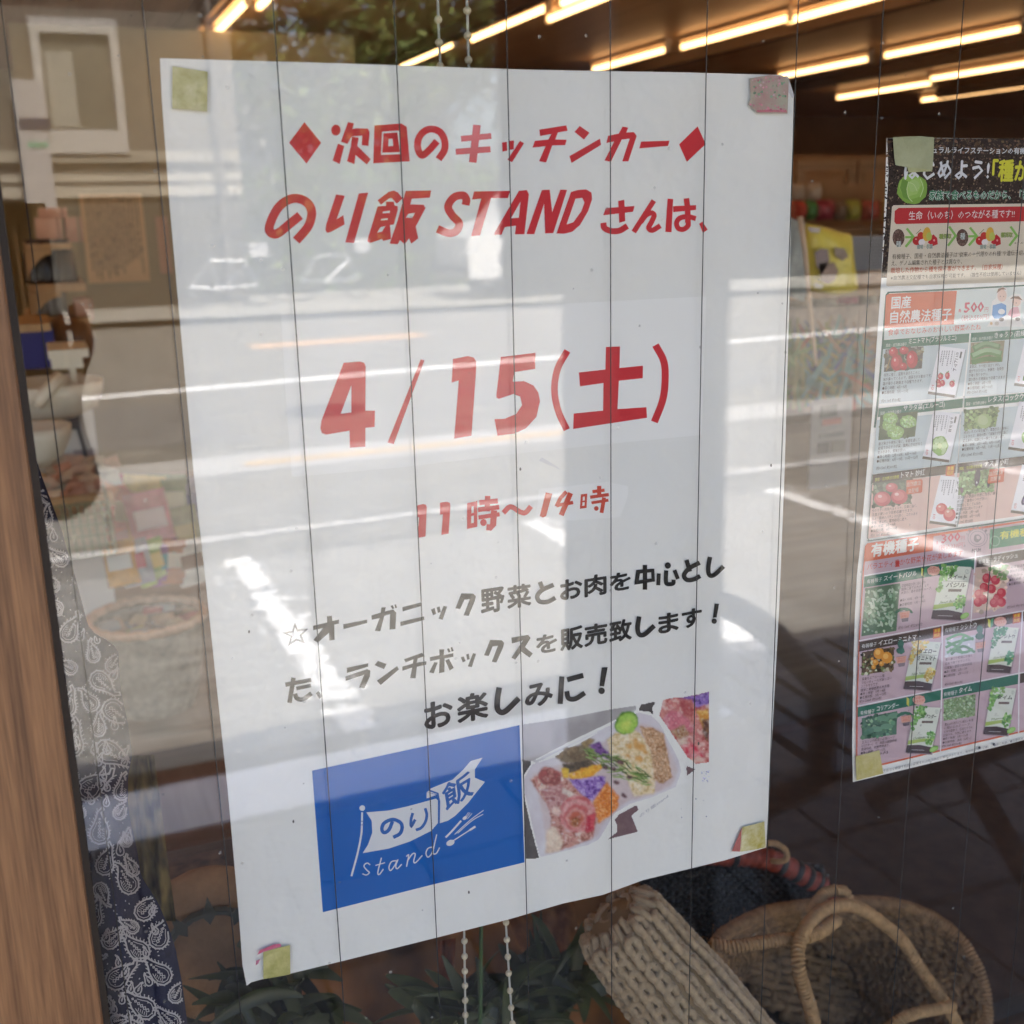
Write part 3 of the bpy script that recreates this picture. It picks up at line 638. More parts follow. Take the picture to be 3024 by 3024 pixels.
q.speckle(dots('152,38 1932,38 1932,200 152,300'), SOIL, 160, 26, .3, [(.1, .055, .03), (.14, .085, .05)])
q.disc((480, 690), 200, 195, (.20, .36, .06), 22, jag=.06); q.disc((470, 660), 160, 165, (.26, .44, .09), 20, jag=.06)
q.poly(dots('350,560 430,600 410,760 450,850 360,800 320,680'), (.14, .27, .05)); q.poly(dots('430,600 560,540 600,640 540,760 430,790 400,700'), (.33, .5, .14)); q.disc((500, 650), 70, 80, (.36, .52, .18), 14, jag=.1)
for d_ in ('430,600 410,700 430,800 480,860', '440,610 500,640 540,720', '580,560 620,680 580,800'): q.stroke(9, dots(d_), (.5, .62, .3), True)
tx('ュラルライフステーションの有機', 735, 235, 1945, 245, 90, (.62, .64, .66), .02)
tx('はじめよう!', 365, 580, 1470, 575, 262, (.66, .67, .70), .03); tx('「種から', 1505, 605, 2160, 600, 300, (.62, .60, .05), .035)
tx('家族で食べるものだから、「種', 690, 845, 1990, 835, 140, (.02, .17, .08), .02, (.60, .64, .60))
q.poly(dots('235,905 2300,878 2300,1885 162,1955 140,1945 215,925'), CREAM)
q.poly(dots('300,940 2300,915 2300,1105 270,1150 245,1120 250,980'), (.46, .03, .035))
tx('生命（いのち）のつながる種です!!', 430, 1100, 1800, 1070, 118, (.72, .68, .66), .005)
for ox in (0, 826):
    q.disc((300 + ox * 1.0, 1325), 78, 112, (.10, .05, .04), 20); q.speckle([(300 + ox + 70 * cos(a), 1325 + 104 * sin(a)) for a in [i * .6283 for i in range(10)]], (.16, .1, .08), 70, 14, .3)
for x, s_ in ((385, 1), (1205, 1)): 
    q.stroke(30, [(x, 1320 - (x > 900) * 12), (x + 110, 1318 - (x > 900) * 12)], (.22, .45, .10)); q.stroke(30, [(x + 20, 1205 - (x > 900) * 12), (x + 110, 1318 - (x > 900) * 12), (x + 5, 1445 - (x > 900) * 18)], (.22, .45, .10))
for x in (955, 1750): q.stroke(30, [(x, 1180), (x + 85, 1300), (x - 15, 1430)], (.22, .45, .10))
for ox in (0, 818):
    q.disc((540 + ox, 1365), 60, 58, (.48, .03, .03)); q.disc((590 + ox, 1300), 46, 48, (.5, .04, .03)); q.poly([(750 + ox, 1280), (800 + ox, 1330), (808 + ox, 1410), (740 + ox, 1435), (680 + ox, 1390), (700 + ox, 1330)], (.48, .02, .03))
    q.disc((665 + ox, 1280), 52, 92, (.62, .38, .06), rot=.1); q.disc((695 + ox, 1310), 38, 55, (.45, .48, .10)); q.disc((600 + ox, 1385), 42, 40, (.72, .66, .66))
    q.disc((525 + ox, 1345), 12, 12, (.75, .3, .28)); q.disc((760 + ox, 1360), 12, 14, (.75, .3, .3)); q.stroke(7, [(530 + ox, 1275), (590 + ox, 1215)], (.15, .17, .06))
    tx('栽培・収種', 535 + ox, 1475, 740 + ox, 1468, 62, (.42, .46, .44), 0, (.10, .17, .13))
tx('種', 262, 1450, 330, 1448, 80, (.62, .64, .62), 0, (.08, .13, .11)); tx('種', 1095, 1350, 1160, 1348, 85, (.6, .62, .6), 0, (.08, .13, .11))
tx('種採取', 820, 1345, 985, 1340, 70, (.36, .46, .12), 0, (.09, .14, .05)); tx('種採取', 1620, 1325, 1778, 1322, 70, (.36, .46, .12), 0, (.09, .14, .05)); tx('※イメージ', 1800, 1410, 2000, 1405, 30, DK)
tx('有機種子、国産・自然農法種子は“従来の一代限りのF1種”や遺伝子組み換', 215, 1608, 2010, 1550, 72, DK); tx('え、ゲノム編集された種子とは異なり、', 205, 1692, 1120, 1665, 70, DK)
tx('栽培した作物から種を採る事ができます。（自家採種）', 195, 1790, 1645, 1738, 78, (.50, .10, .05), .01); tx('※自然農法交配種でも自家採種が可能です。（雄性不稔は使用していません）', 195, 1880, 1885, 1812, 62, DK)
# -- second block
q.crop = S4
q.poly(dots('170,220 200,178 2300,70 2300,130 215,195 150,780 140,900 80,1640 45,1900 20,1900 60,1560 120,880'), (.03, .10, .075))
q.poly(dots('178,225 215,203 2300,88 2300,640 150,780'), (.60, .66, .64))
q.poly(dots('178,225 215,203 1075,165 1035,590 155,640'), (.60, .13, .06))
tx('国産', 240, 400, 490, 385, 162, (.78, .76, .74), .02); tx('自然農法種子', 225, 585, 1005, 540, 165, (.78, .76, .74), .02)
tx('各', 1090, 440, 1130, 438, 45, PR, .02); tx('500', 1160, 448, 1415, 435, 135, (.52, .06, .10), .03); tx('円', 1425, 435, 1470, 433, 62, (.5, .08, .1)); tx('（税込550円）', 1130, 550, 1480, 530, 75, (.5, .1, .1))
tx('食卓でおなじみのおいしい野菜のたね', 200, 735, 1375, 660, 80, (.58, .10, .06), .005)
q.poly(dots('1500,440 1520,300 1570,260 1590,150 1650,115 1710,130 1715,250 1800,205 1880,210 1925,290 1890,330 1880,520 1920,620 1450,620 1500,560'), (.74, .73, .70))
q.disc((1645, 225), 58, 82, (.72, .50, .42)); q.poly(dots('1575,200 1600,140 1660,120 1700,150 1640,150 1600,180'), (.2, .09, .05)); q.poly(dots('1530,350 1640,320 1700,350 1700,470 1620,520 1550,520 1520,470'), (.12, .32, .62))
q.disc((1828, 305), 55, 60, (.74, .52, .44)); q.poly(dots('1745,270 1790,235 1860,235 1910,290 1850,270 1800,262'), (.2, .09, .05)); q.poly(dots('1740,420 1780,375 1850,370 1880,480 1780,510 1720,470'), (.72, .36, .42))
q.disc((1640, 430), 44, 34, (.8, .8, .78)); q.disc((1640, 530), 32, 24, (.08, .06, .06)); q.disc((1845, 525), 32, 22, (.08, .06, .06)); q.disc((1580, 580), 28, 26, (.5, .45, .4)); q.disc((1510, 580), 18, 20, (.6, .4, .2))
for x, y in ((1625, 235), (1668, 238), (1790, 310), (1825, 320)): q.disc((x, y), 5, 8, (.1, .06, .05), 8)
PIN = (.66, .45, .40); GRY = (.50, .58, .60); LAV = (.54, .40, .44)
def band(a, b_, c, d, col): q.poly([a, b_, c, d], col)
def packet(pts, crop_text, veg, title_cols):
    q.poly([(p[0] + 14, p[1] + 18) for p in pts], (.30, .29, .30)); q.poly(pts, (.74, .74, .76))
# cells, row 1 (S4)
band((145, 790), (1232, 705), (1225, 820), (135, 905), GR); band((1255, 700), (2300, 625), (2300, 740), (1245, 820), GR)
band((140, 907), (1222, 824), (1150, 1500), (82, 1600), GRY); band((1240, 824), (2300, 745), (2200, 1430), (1170, 1505), GRY)
tx('国産・自然農法種子', 175, 882, 437, 862, 45, (.66, .70, .66)); tx('ミニトマト(ブラジルミニ)', 462, 855, 1065, 805, 88, (.74, .76, .74), .01)
tx('国産・自然農法種子', 1265, 800, 1530, 780, 42, (.66, .70, .66)); tx('きゅうり(若緑地這)', 1548, 780, 2080, 740, 88, (.74, .76, .74), .01)
def photo(a, b_, c, d, base, cols, n, sz):
    q.poly([a, b_, c, d], base); q.speckle([a, b_, c, d], base, n, sz, .35, cols)
photo((170, 910), (652, 870), (630, 1150), (148, 1195), (.10, .09, .08), [(.2, .17, .1), (.06, .05, .05), (.3, .3, .26)], 60, 34)
for x, y, rx, ry in ((270, 940, 58, 62), (405, 920, 60, 50), (310, 1075, 75, 105), (505, 1035, 72, 112), (395, 1125, 46, 50)): q.disc((x, y), rx, ry, (.42, .03, .05)); q.disc((x - 15, y - 10), rx * .6, ry * .6, (.55, .06, .09)); q.disc((x - rx * .3, y - ry * .3), rx * .16, ry * .18, (.8, .5, .5))
q.stroke(12, dots('230,1010 180,1180'), (.3, .2, .08))
for i, (s_, x1) in enumerate((('病気に強く、盛夏を過ぎるころに', 600), ('味が乗ってくるので、遅蒔きがお勧めです。', 750), ('霜が降りる時期まで収穫できます。', 640), ('●蒔く時期：4月～5月', 432), ('●収穫時期：7月～11月', 452), ('約0.1㎖ 約30粒', 360))):
    y = 1258 + i * 55 + (i > 2) * 3 + (i == 5) * 50; tx(s_, 145 - i * 6, y, x1, y - (x1 - 145) * .085, 46, DK)
photo((1250, 825), (1680, 795), (1650, 1065), (1235, 1100), (.24, .22, .14), [(.3, .3, .2), (.2, .16, .1)], 50, 24)
for w_, d_, c_ in ((72, '1280,905 1440,840 1620,880', (.09, .2, .08)), (40, '1300,890 1440,828 1600,865', (.2, .34, .18)), (86, '1255,1000 1450,935 1640,970', (.10, .24, .08)), (50, '1270,985 1450,915 1630,950', (.26, .42, .24)), (60, '1260,1075 1450,1030 1640,1035', (.08, .2, .06))): q.stroke(w_, dots(d_), c_, True)
for i, s_ in enumerate(('果実は、やや短く肩がくびれ、', '曲がりが少ない。耐暑性・耐病性', 'が強く作りやすい。', '霜が降りる時期まで収穫できます', '●蒔く時期：6月～7月', '●収穫時期：8月～10月', '約0.25㎖ 約10粒')):
    x1 = (1620, 1665, 1470, 1680, 1500, 1520, 1455)[i]; y = 1152 + i * 54; tx(s_, 1232 - i * 5, y, x1, y - (x1 - 1232) * .08, 44, DK)
def seedpack(o, dx, dy, title, veg):
    # tall white seed packet of the first block, drawn in S4 pixels of the mini tomato one
    T = lambda *a: [(x + dx, y + dy) for x, y in a]
    q.poly(T((860, 880), (1195, 915), (1065, 1520), (725, 1470)), (.33, .37, .38)); q.poly(T((850, 865), (1180, 905), (1050, 1505), (705, 1460)), (.76, .76, .79)); q.poly(T((710, 1440), (1048, 1488), (1042, 1522), (704, 1474)), (.09, .07, .055))
    q.poly(T((1120, 935), (1142, 940), (1124, 1022), (1103, 1017)), (.1, .1, .1))
    for i, ch in enumerate(title):
        x = 1075 - i * 8 + dx; y = 985 + i * 50 + dy; put(q, ch, (x - 22, y - 3), (x + 20, y + 3), (x - 14, y - 42), (.08, .08, .09), .02, 1)
    q.stroke(3, T((1050, 930), (1005, 1160)), (.2, .2, .22))
    for j, (n_, x) in enumerate(((8, 1010), (9, 970), (5, 940), (9, 910), (7, 880))):
        for i in range(n_): q.stroke(15, T((x - i * 4 + 10, 925 + i * 22), (x - i * 4 + 6, 938 + i * 22)), (.22, .22, .24))
    q.disc((762 + dx, 1400 + dy), 14, 22, (.6, .2, .2), 12); q.disc((762 + dx, 1400 + dy), 8, 15, (.76, .74, .75), 10); q.stroke(9, T((752, 1362), (782, 1366)), (.55, .1, .1))
    for v in veg: q.disc((v[0] + dx, v[1] + dy), v[2], v[3], v[4], 18, rot=v[5] if len(v) > 5 else 0, jag=v[6] if len(v) > 6 else 0)
TR_ = (.52, .05, .08); TH = (.66, .25, .22)
tv = []
for x, y, rx, ry in ((865, 1250, 34, 42), (835, 1320, 30, 36), (890, 1335, 32, 42), (845, 1355, 38, 36), (952, 1240, 30, 48), (1010, 1345, 34, 42)): tv += [(x, y, rx, ry, TR_), (x - 8, y - 8, rx * .45, ry * .45, TH)]
tv += [(880, 1215, 26, 6, (.15, .3, .1), .6), (955, 1195, 24, 6, (.15, .3, .1), -.7), (1035, 1305, 20, 5, (.15, .3, .1), .9)]
seedpack(0, 0, 0, 'ミニトマト', tv)
seedpack(0, 1090, -108, 'きゅうり', [(880, 1300, 26, 130, (.12, .3, .1), .5), (940, 1300, 26, 130, (.16, .36, .12), .3)])
# row 2
band((82, 1655), (1150, 1530), (1140, 1645), (68, 1765), GR); band((1170, 1530), (2300, 1425), (2300, 1530), (1160, 1645), GR)
tx('国産・自然農法種子', 100, 1740, 365, 1715, 44, (.66, .70, .66)); tx('サラダ菜(エルーゴ)', 390, 1705, 915, 1648, 92, (.74, .76, .74), .01)
tx('国産・自然農法種子', 1185, 1622, 1445, 1598, 42, (.66, .70, .66)); tx('レタス(ロックウェル)', 1465, 1597, 2060, 1540, 92, (.74, .76, .74), .01)
q.crop = S5
band((175, 0), (1160, -100), (1130, 515), (122, 640), GRY); band((1180, -100), (2300, -210), (2200, 400), (1145, 505), GRY)
photo((215, -60), (660, -105), (625, 195), (190, 240), (.06, .10, .05), [(.05, .09, .04), (.1, .16, .08)], 40, 26)
for x, y, r in ((320, 60, 86), (545, 20, 100), (395, 150, 100), (330, -20, 90)): q.disc((x, y), r, r * .8, (.22, .40, .12), 22, jag=.1); q.speckle([(x + r * .8 * cos(a * .7), y + r * .65 * sin(a * .7)) for a in range(9)], (.34, .54, .22), 60, 15, .3, [(.4, .6, .28), (.24, .42, .12), (.5, .66, .4)])
for i, (s_, x1) in enumerate((('暑さ寒さや病気に強く、年間を通して', 680), ('栽培できるサラダ菜。葉肉にクセがなく', 706), ('甘みがあり、食味が良い。', 515), ('●蒔く時期：2月～6月、8月～10月', 637), ('●収穫時期：4月～9月、10月～12月', 652), ('約0.5㎖ 約300粒', 408))):
    y = 305 + i * 50 + (i > 2) * 5 + (i == 5) * 34; tx(s_, 190 - i * 5, y, x1, y - (x1 - 190) * .11, 42, DK)
photo((1215, -120), (1620, -160), (1585, 75), (1205, 118), (.12, .18, .07), [(.2, .3, .12), (.3, .42, .18), (.08, .13, .05)], 170, 26)
q.disc((1440, 10), 95, 85, (.30, .42, .18), 20, jag=.08); q.disc((1430, 0), 60, 60, (.40, .50, .26), 16, jag=.1)
for i, (s_, x1) in enumerate((('結球レタスの早生種で、葉数が多く食味に', 1735), ('なるタイプ。葉肉が厚くて歯触りが良く歯ご', 1725), ('応えあり。結葉どり～株どりに適します。', 1690), ('●蒔く時期：2月～4月、8月～10月', 1630), ('●収穫時期：4月～7月、11月～12月', 1625), ('約0.25㎖ 約120粒', 1428))):
    y = 168 + i * 49 + (i > 2) * 5 + (i == 5) * 20; tx(s_, 1205 - i * 6, y, x1, y - (x1 - 1205) * .11, 40, DK)
q.crop = S4
lv = [(925, 1310, 105, 128, (.26, .42, .14), 0, .08)] + [(925 + 60 * cos(i), 1310 + 80 * sin(i), 34, 38, random.choice([(.4, .58, .26), (.3, .5, .16), (.5, .66, .36)]), 0, .15) for i in range(9)] + [(925, 1310, 30, 36, (.5, .64, .3))]
seedpack(0, -75, 820, 'サラダ菜', lv); seedpack(0, 1010, 700, 'レタス', [(980, 1320, 110, 110, (.3, .5, .18), 0, .06), (970, 1300, 70, 80, (.46, .62, .34), 0, .1)])
q.crop = S5
# row 3
band((118, 648), (1115, 518), (1100, 630), (100, 755), DK); band((1135, 515), (2300, 385), (2300, 485), (1125, 628), DK)
band((105, 760), (1100, 633), (1050, 1250), (55, 1408), PIN); band((1125, 632), (2300, 488), (2200, 1090), (1070, 1245), PIN)
q.poly(dots('40,1430 1500,1225 2300,1110 2300,1128 1500,1245 70,1440'), (.12, .17, .15)); q.stroke(10, dots('118,648 60,1400 75,1425'), (.12, .17, .15))
tx('国産・自然農法交配種', 148, 728, 430, 690, 40, (.55, .58, .06)); tx('トマト 妙紅', 455, 690, 735, 655, 78, (.74, .73, .72), .01)
tx('国産・自然農法交配種', 1150, 594, 1418, 560, 38, (.55, .58, .06)); tx('ナス 黒小町', 1450, 555, 1732, 522, 72, (.74, .73, .72), .01)
q.poly(dots('995,545 1092,532 1085,655 985,668'), (.50, .10, .03)); tx('数量', 1008, 602, 1080, 592, 48, (.75, .55, .05), .01); tx('限定', 1003, 655, 1076, 645, 46, (.75, .55, .05), .01)
photo((132, 748), (592, 695), (572, 985), (118, 1038), (.10, .12, .09), [(.16, .18, .13), (.07, .08, .06), (.2, .24, .16)], 80, 30)
for x, y, rx, ry in ((345, 800, 72, 55), (235, 935, 100, 88), (435, 910, 100, 88)): q.disc((x, y), rx, ry, (.50, .10, .12), 20); q.disc((x - 10, y - 12), rx * .7, ry * .65, (.60, .17, .18), 18); q.disc((x - rx * .3, y - ry * .35), rx * .25, ry * .2, (.78, .5, .5))
q.poly(dots('520,712 700,700 714,720 706,850 690,862 530,882 518,860'), (.56, .11, .05)); tx('自然農法', 525, 792, 690, 770, 54, (.70, .62, .55)); tx('交配種', 540, 868, 662, 850, 54, (.70, .62, .55))
for i, (s_, x1) in enumerate((('作りやすい完熟大玉トマト。裂果に強く、', 645), ('玉質が硬いので完熟収穫できます。', 600), ('甘み・酸味のバランスが良く、コクのある', 650), ('食味。雨よけ、露地栽培に適す。', 530), ('●蒔く時期：3月～4月', 385), ('●収穫時期：6月～10月', 405), ('約0.1㎖ 約10粒', 318))):
    y = 1098 + i * 47.5 + (i == 6) * 8; tx(s_, 112 - i * 3, y, x1, y - (x1 - 112) * .125, 40, DK)
q.crop = S4
seedpack(0, 10, 1620 + 15, 'トマト', [(860, 1290, 72, 72, (.50, .05, .06)), (850, 1275, 48, 46, (.60, .14, .14)), (960, 1365, 80, 84, (.54, .08, .09)), (950, 1345, 52, 54, (.64, .2, .18)), (835, 1262, 16, 12, (.8, .55, .5)), (940, 1325, 18, 14, (.8, .55, .5)), (970, 1285, 48, 10, (.2, .34, .12), .1), (965, 1280, 10, 30, (.2, .34, .12), .1)])
seedpack(0, 1040, 1500, 'ナス', [(900, 1290, 42, 100, (.06, .04, .13), .55), (960, 1310, 44, 105, (.09, .06, .18), .4), (1010, 1320, 40, 100, (.07, .05, .15), .3), (930, 1290, 8, 50, (.35, .33, .45), .5), (1010, 1200, 50, 24, (.07, .05, .12), .4)])
q.crop = S5
photo((1150, 625), (1590, 575), (1550, 840), (1130, 890), (.14, .22, .09), [(.22, .36, .15), (.3, .44, .22), (.1, .15, .06), (.16, .24, .1)], 240, 26)
q.disc((1360, 680), 34, 105, (.03, .02, .05), rot=.15); q.disc((1352, 740), 8, 14, (.7, .7, .75)); q.disc((1488, 765), 18, 36, (.04, .03, .06)); q.disc((1175, 830), 18, 34, (.12, .06, .1))
q.poly(dots('1505,582 1685,562 1672,730 1490,755 1478,735'), (.56, .11, .05)); tx('自然農法', 1502, 662, 1660, 640, 50, (.70, .62, .55)); tx('交配種', 1512, 725, 1632, 708, 50, (.70, .62, .55))
for i, (s_, x1) in enumerate((('花芽間の葉蔭が早熟になる、葉の', 1600), ('良さでご着色のつやが良い。', 1480), ('節間短くたくさん採れ', 1400), ('露地栽培に向いています', 1420), ('●蒔く時期：2月～4月', 1370), ('●収穫時期：6月～10月', 1385), ('約0.1㎖ 約15粒', 1305))):
    y = 940 + i * 47.5 + (i == 6) * 8; tx(s_, 1125 - i * 5, y, x1, y - (x1 - 1125) * .125, 40, DK)
# -- organic block
q.crop = S6
q.poly(dots('118,130 135,108 1500,-90 1500,1480 1322,1520 690,1668 50,1820 55,1300 70,850 100,330'), OR)
q.poly(dots('126,135 1500,-78 1500,1470 1322,1508 690,1655 60,1805 64,1300 78,850 108,330'), LAV)
q.poly(dots('120,150 135,115 632,42 625,165 108,248'), OR)
tx('有機種子', 160, 218, 518, 162, 108, (.76, .74, .70), .035)
tx('各', 648, 118, 668, 115, 26, PR, .02); tx('300', 688, 112, 832, 92, 70, (.52, .06, .10), .03); tx('円', 838, 88, 865, 84, 32, (.5, .08, .1)); tx('（税込330円）', 670, 165, 865, 138, 42, (.5, .1, .1))
tx('バラエティ豊かな野菜や花が楽しめます', 132, 312, 848, 205, 50, (.55, .08, .05), .005); tx('豊', 342, 288, 378, 283, 48, (.6, .02, .03), .05)
for r_ in (66, 50): q.stroke(5, [(962 + r_ * 1.1 * cos(a * .3927), 68 + r_ * sin(a * .3927)) for a in range(16)], (.28, .22, .25), True, True)
for i, ch in enumerate('ORGANIC'):
    a = pi + .35 + i * .41; c_ = (962 + 74 * cos(a), 66 + 66 * sin(a)); rt = a + pi / 2
    ux, uy = cos(rt) * 13, sin(rt) * 13; put(q, ch, (c_[0] - ux / 1.6, c_[1] - uy / 1.6), (c_[0] + ux / 1.6, c_[1] + uy / 1.6), (c_[0] - ux / 1.6 + uy * 1.5, c_[1] - uy / 1.6 - ux * 1.5), (.22, .17, .2), .02, 1)
q.disc((962, 70), 28, 30, (.2, .16, .18), 14, jag=.15); q.disc((965, 66), 14, 14, LAV, 10, jag=.2); tx('POUH', 918, 180, 985, 170, 30, (.1, .08, .1), .04)
q.poly(dots('1055,5 1500,-62 1500,85 1048,152'), (.04, .22, .12)); tx('有機種子', 1128, 82, 1420, 40, 62, (.60, .60, .06), .02)
q.stroke(6, [(1092 + 34 * cos(a * .5), 92 + 36 * sin(a * .5)) for a in range(14)], (.2, .42, .3), True)
def hdr(x0, y0, x1, y1, h, col): q.poly([(x0, y0), (x1, y1), (x1 - 3, y1 + h), (x0 - 3, y0 + h)], col)
hdr(112, 358, 942, 220, 84, GR); hdr(955, 212, 1500, 118, 84, DK); hdr(76, 848, 692, 732, 74, DK); hdr(706, 728, 1292, 624, 74, DK); hdr(1305, 620, 1500, 585, 74, DK); hdr(64, 1338, 690, 1208, 74, GR); hdr(702, 1202, 1268, 1090, 74, GR); hdr(1282, 1085, 1500, 1040, 74, DK)
WL = (.76, .75, .77)
for d_ in ('948,160 912,700', '112,352 948,212 1500,118', '72,840 700,722 1300,616 1500,580', '60,1330 696,1200 1272,1084 1500,1040', '698,724 692,1200 684,1670', '1300,616 1272,1084 1270,1540'): q.stroke(8, dots(d_), WL)
for s_, x, y, x1, t2, tx0, tx1, ty in (('有機種子', 132, 412, 243, 'スイートバジル', 258, 505, 392), ('有機種子', 968, 266, 1070, 'ラディッシュ', 1080, 1262, 248), ('有機種子', 92, 898, 205, 'イエローミニトマト', 218, 535, 878), ('有機種子', 716, 778, 822, 'シシトウ', 832, 955, 760), ('有機種子', 82, 1398, 190, 'コリアンダー', 205, 370, 1368), ('有機種子', 708, 1258, 810, 'タイム', 822, 918, 1232)):
    tx(s_, x, y, x1, y - (x1 - x) * .17, 32, (.70, .70, .66)); tx(t2, tx0, ty, tx1, ty - (tx1 - tx0) * .17, 40, (.75, .75, .72), .015)
tx('（スプリットタイプ）', 78, 1440, 252, 1408, 32, (.72, .72, .72))
def beg(x, y):
    q.poly([(x, y), (x + 18, y + 12), (x + 18, y + 72), (x, y + 55)], (.62, .60, .12)); q.poly([(x + 18, y + 12), (x + 40, y - 6), (x + 38, y + 50), (x + 18, y + 72)], (.08, .30, .15))
    q.disc((x + 92, y + 22), 48, 36, (.70, .40, .32), 18, jag=.05); tx('初心者にも', x + 52, y + 20, x + 134, y + 5, 20, (.55, .08, .06)); tx('オススメ!', x + 56, y + 46, x + 128, y + 32, 20, (.55, .08, .06))
beg(540, 292); beg(1040, 674); beg(430, 1262)
for x, y in ((630, 752), (1228, 640)): q.poly([(x, y), (x + 56, y - 11), (x + 54, y + 62), (x - 2, y + 73)], (.5, .1, .03)); tx('数量', x + 7, y + 28, x + 50, y + 20, 26, (.75, .55, .05), .01); tx('限定', x + 5, y + 62, x + 48, y + 54, 26, (.75, .55, .05), .01)
photo((120, 448), (380, 408), (352, 765), (90, 806), (.12, .20, .12), [(.3, .42, .28), (.18, .28, .17), (.4, .5, .36), (.1, .17, .1)], 60, 16)
y0_ = q.y
for i in range(90):
    q.y = y0_ - 1e-6 * (i % 30); t_ = random.random(); x = 135 + random.random() * 215 - t_ * 20; y = 460 + t_ * 270; a = random.uniform(0, 3.1); c_ = random.choice([(.3, .42, .28), (.42, .54, .4), (.2, .32, .2), (.12, .26, .15), (.5, .58, .46)]); q.disc((x, y), random.uniform(16, 28), 9, c_, 8, rot=a)
q.y = y0_ - 5e-5
photo((945, 290), (1190, 268), (1165, 590), (928, 632), (.62, .46, .38), [(.66, .5, .42), (.6, .42, .34)], 60, 24)
for x, y in ((1030, 370), (1095, 385), (1010, 440), (1065, 450), (970, 490), (1140, 480), (1000, 530), (1110, 520), (965, 550), (1085, 555), (1140, 550)): q.disc((x, y), 34, 36, (.55, .05, .08), 14); q.disc((x - 8, y - 8), 18, 18, (.66, .14, .16), 12)
q.speckle(dots('1040,290 1185,275 1180,400 1100,360'), (.2, .34, .12), 50, 18, .3)
photo((92, 925), (335, 885), (330, 1060), (90, 1095), (.10, .06, .03), [(.25, .16, .08), (.05, .04, .02), (.5, .5, .36), (.16, .2, .07)], 110, 16)
for x, y, r in ((220, 935, 40), (280, 965, 42), (195, 1000, 22), (240, 1010, 18), (170, 975, 12), (180, 1035, 16)): q.disc((x, y), r, r * 1.05, (.66, .28, .04), 16); q.disc((x - r * .2, y - r * .25), r * .5, r * .5, (.78, .45, .12), 12)
photo((718, 830), (945, 795), (940, 935), (715, 965), (.55, .56, .60), [(.6, .6, .64)], 10, 14)
for d_ in ('725,830 830,790 930,830', '720,890 800,850 930,820', '730,930 820,870 860,800', '760,940 850,880 940,925', '750,905 860,925 925,900', '730,850 800,880 850,935'): q.stroke(20, dots(d_), random.choice([(.10, .28, .12), (.16, .36, .18), (.07, .2, .09)]), True)
photo((92, 1420), (358, 1365), (352, 1540), (94, 1578), (.08, .17, .11), [(.12, .25, .15), (.2, .34, .2), (.05, .12, .08)], 90, 20)
for x, y in ((200, 1500), (280, 1480), (140, 1520), (250, 1420), (330, 1400)): q.disc((x, y), 48, 22, random.choice([(.14, .28, .18), (.09, .2, .14)]), 10, rot=random.uniform(-.8, .2))
photo((708, 1280), (945, 1240), (940, 1400), (705, 1440), (.22, .32, .16), [(.34, .46, .26), (.16, .25, .1), (.42, .52, .34)], 260, 10)
def para(x, y, rows, lh, h, sl=.17):
    for i, (s_, w_) in enumerate(rows): tx(s_, x - i * 3, y + i * lh, x - i * 3 + w_, y + i * lh - w_ * sl, h, (.10, .07, .08))
para(390, 440, (('収穫時期が長く初心者も', 180), ('簡単に育てられることで', 205), ('人気の、香りが良いハーブ。', 232)), 27, 24); para(378, 548, (('●蒔く時期：4月～8月', 178), ('●収穫時期：5月～10月', 190)), 34, 22); para(365, 755, (('約0.5㎖ 約280粒', 180),), 30, 24)
para(1205, 300, (('発芽後は早く', 130), ('肥大する小型の', 130), ('赤丸かぶ', 100), ('●蒔く時期：3月', 130), ('●収穫時期：4月', 130)), 32, 22); para(1180, 600, (('約2㎖ 約150粒', 150),), 30, 22)
para(92, 1138, (('貴重なエアルーム種。', 175), ('フルーティーな甘酸っぱい', 225), ('ミニトマトです。', 130), ('簡単に栽培出来る人気種。', 222), ('●蒔く時期：3月～4月', 185), ('●収穫時期：7月～12月', 195), ('約0.25㎖ 約20粒', 165)), 28, 23)
para(718, 992, (('夏の暑さや乾燥にも強く', 200), ('丈夫で育てやすいうえ、', 195), ('収穫量が豊富な家庭菜園。', 210), ('●蒔く時期：2月～5月', 170), ('●収穫時期：6月～11月', 180)), 31, 22); para(712, 1178, (('約0.5㎖ 約50粒', 135),), 30, 20)
para(92, 1612, (('エスニック料理の必須ハーブ', 245), ('（パクチー）で、効能は鎮静作用、', 270), ('健胃作用、抗菌作用あり。', 215), ('●蒔く時期：3月～5月、', 190), ('　　　　9月～10月', 205)), 27, 23)
para(712, 1478, (('煮込み料理などに幅広い料理', 215), ('に用いられるハーブ。', 200), ('丈夫な植物で、日当たりでも', 215), ('日陰でも、元気に育ちます。', 215), ('●蒔く時期：3月～11月', 185), ('●収穫時期：通年（6月～）', 215), ('約0.1㎖ 約200粒', 145)), 27, 21)
tx('※予告なく容量や粒数の変更または販売休止の場合があります。有効発芽率も記載。／●蒔く時期／●収穫時期', 235, 1830, 1300, 1582, 22, (.25, .25, .28))
q.disc((974, 1640), 9, 11, (.03, .03, .04), 10); q.disc((1082, 1615), 9, 11, (.03, .03, .04), 10)
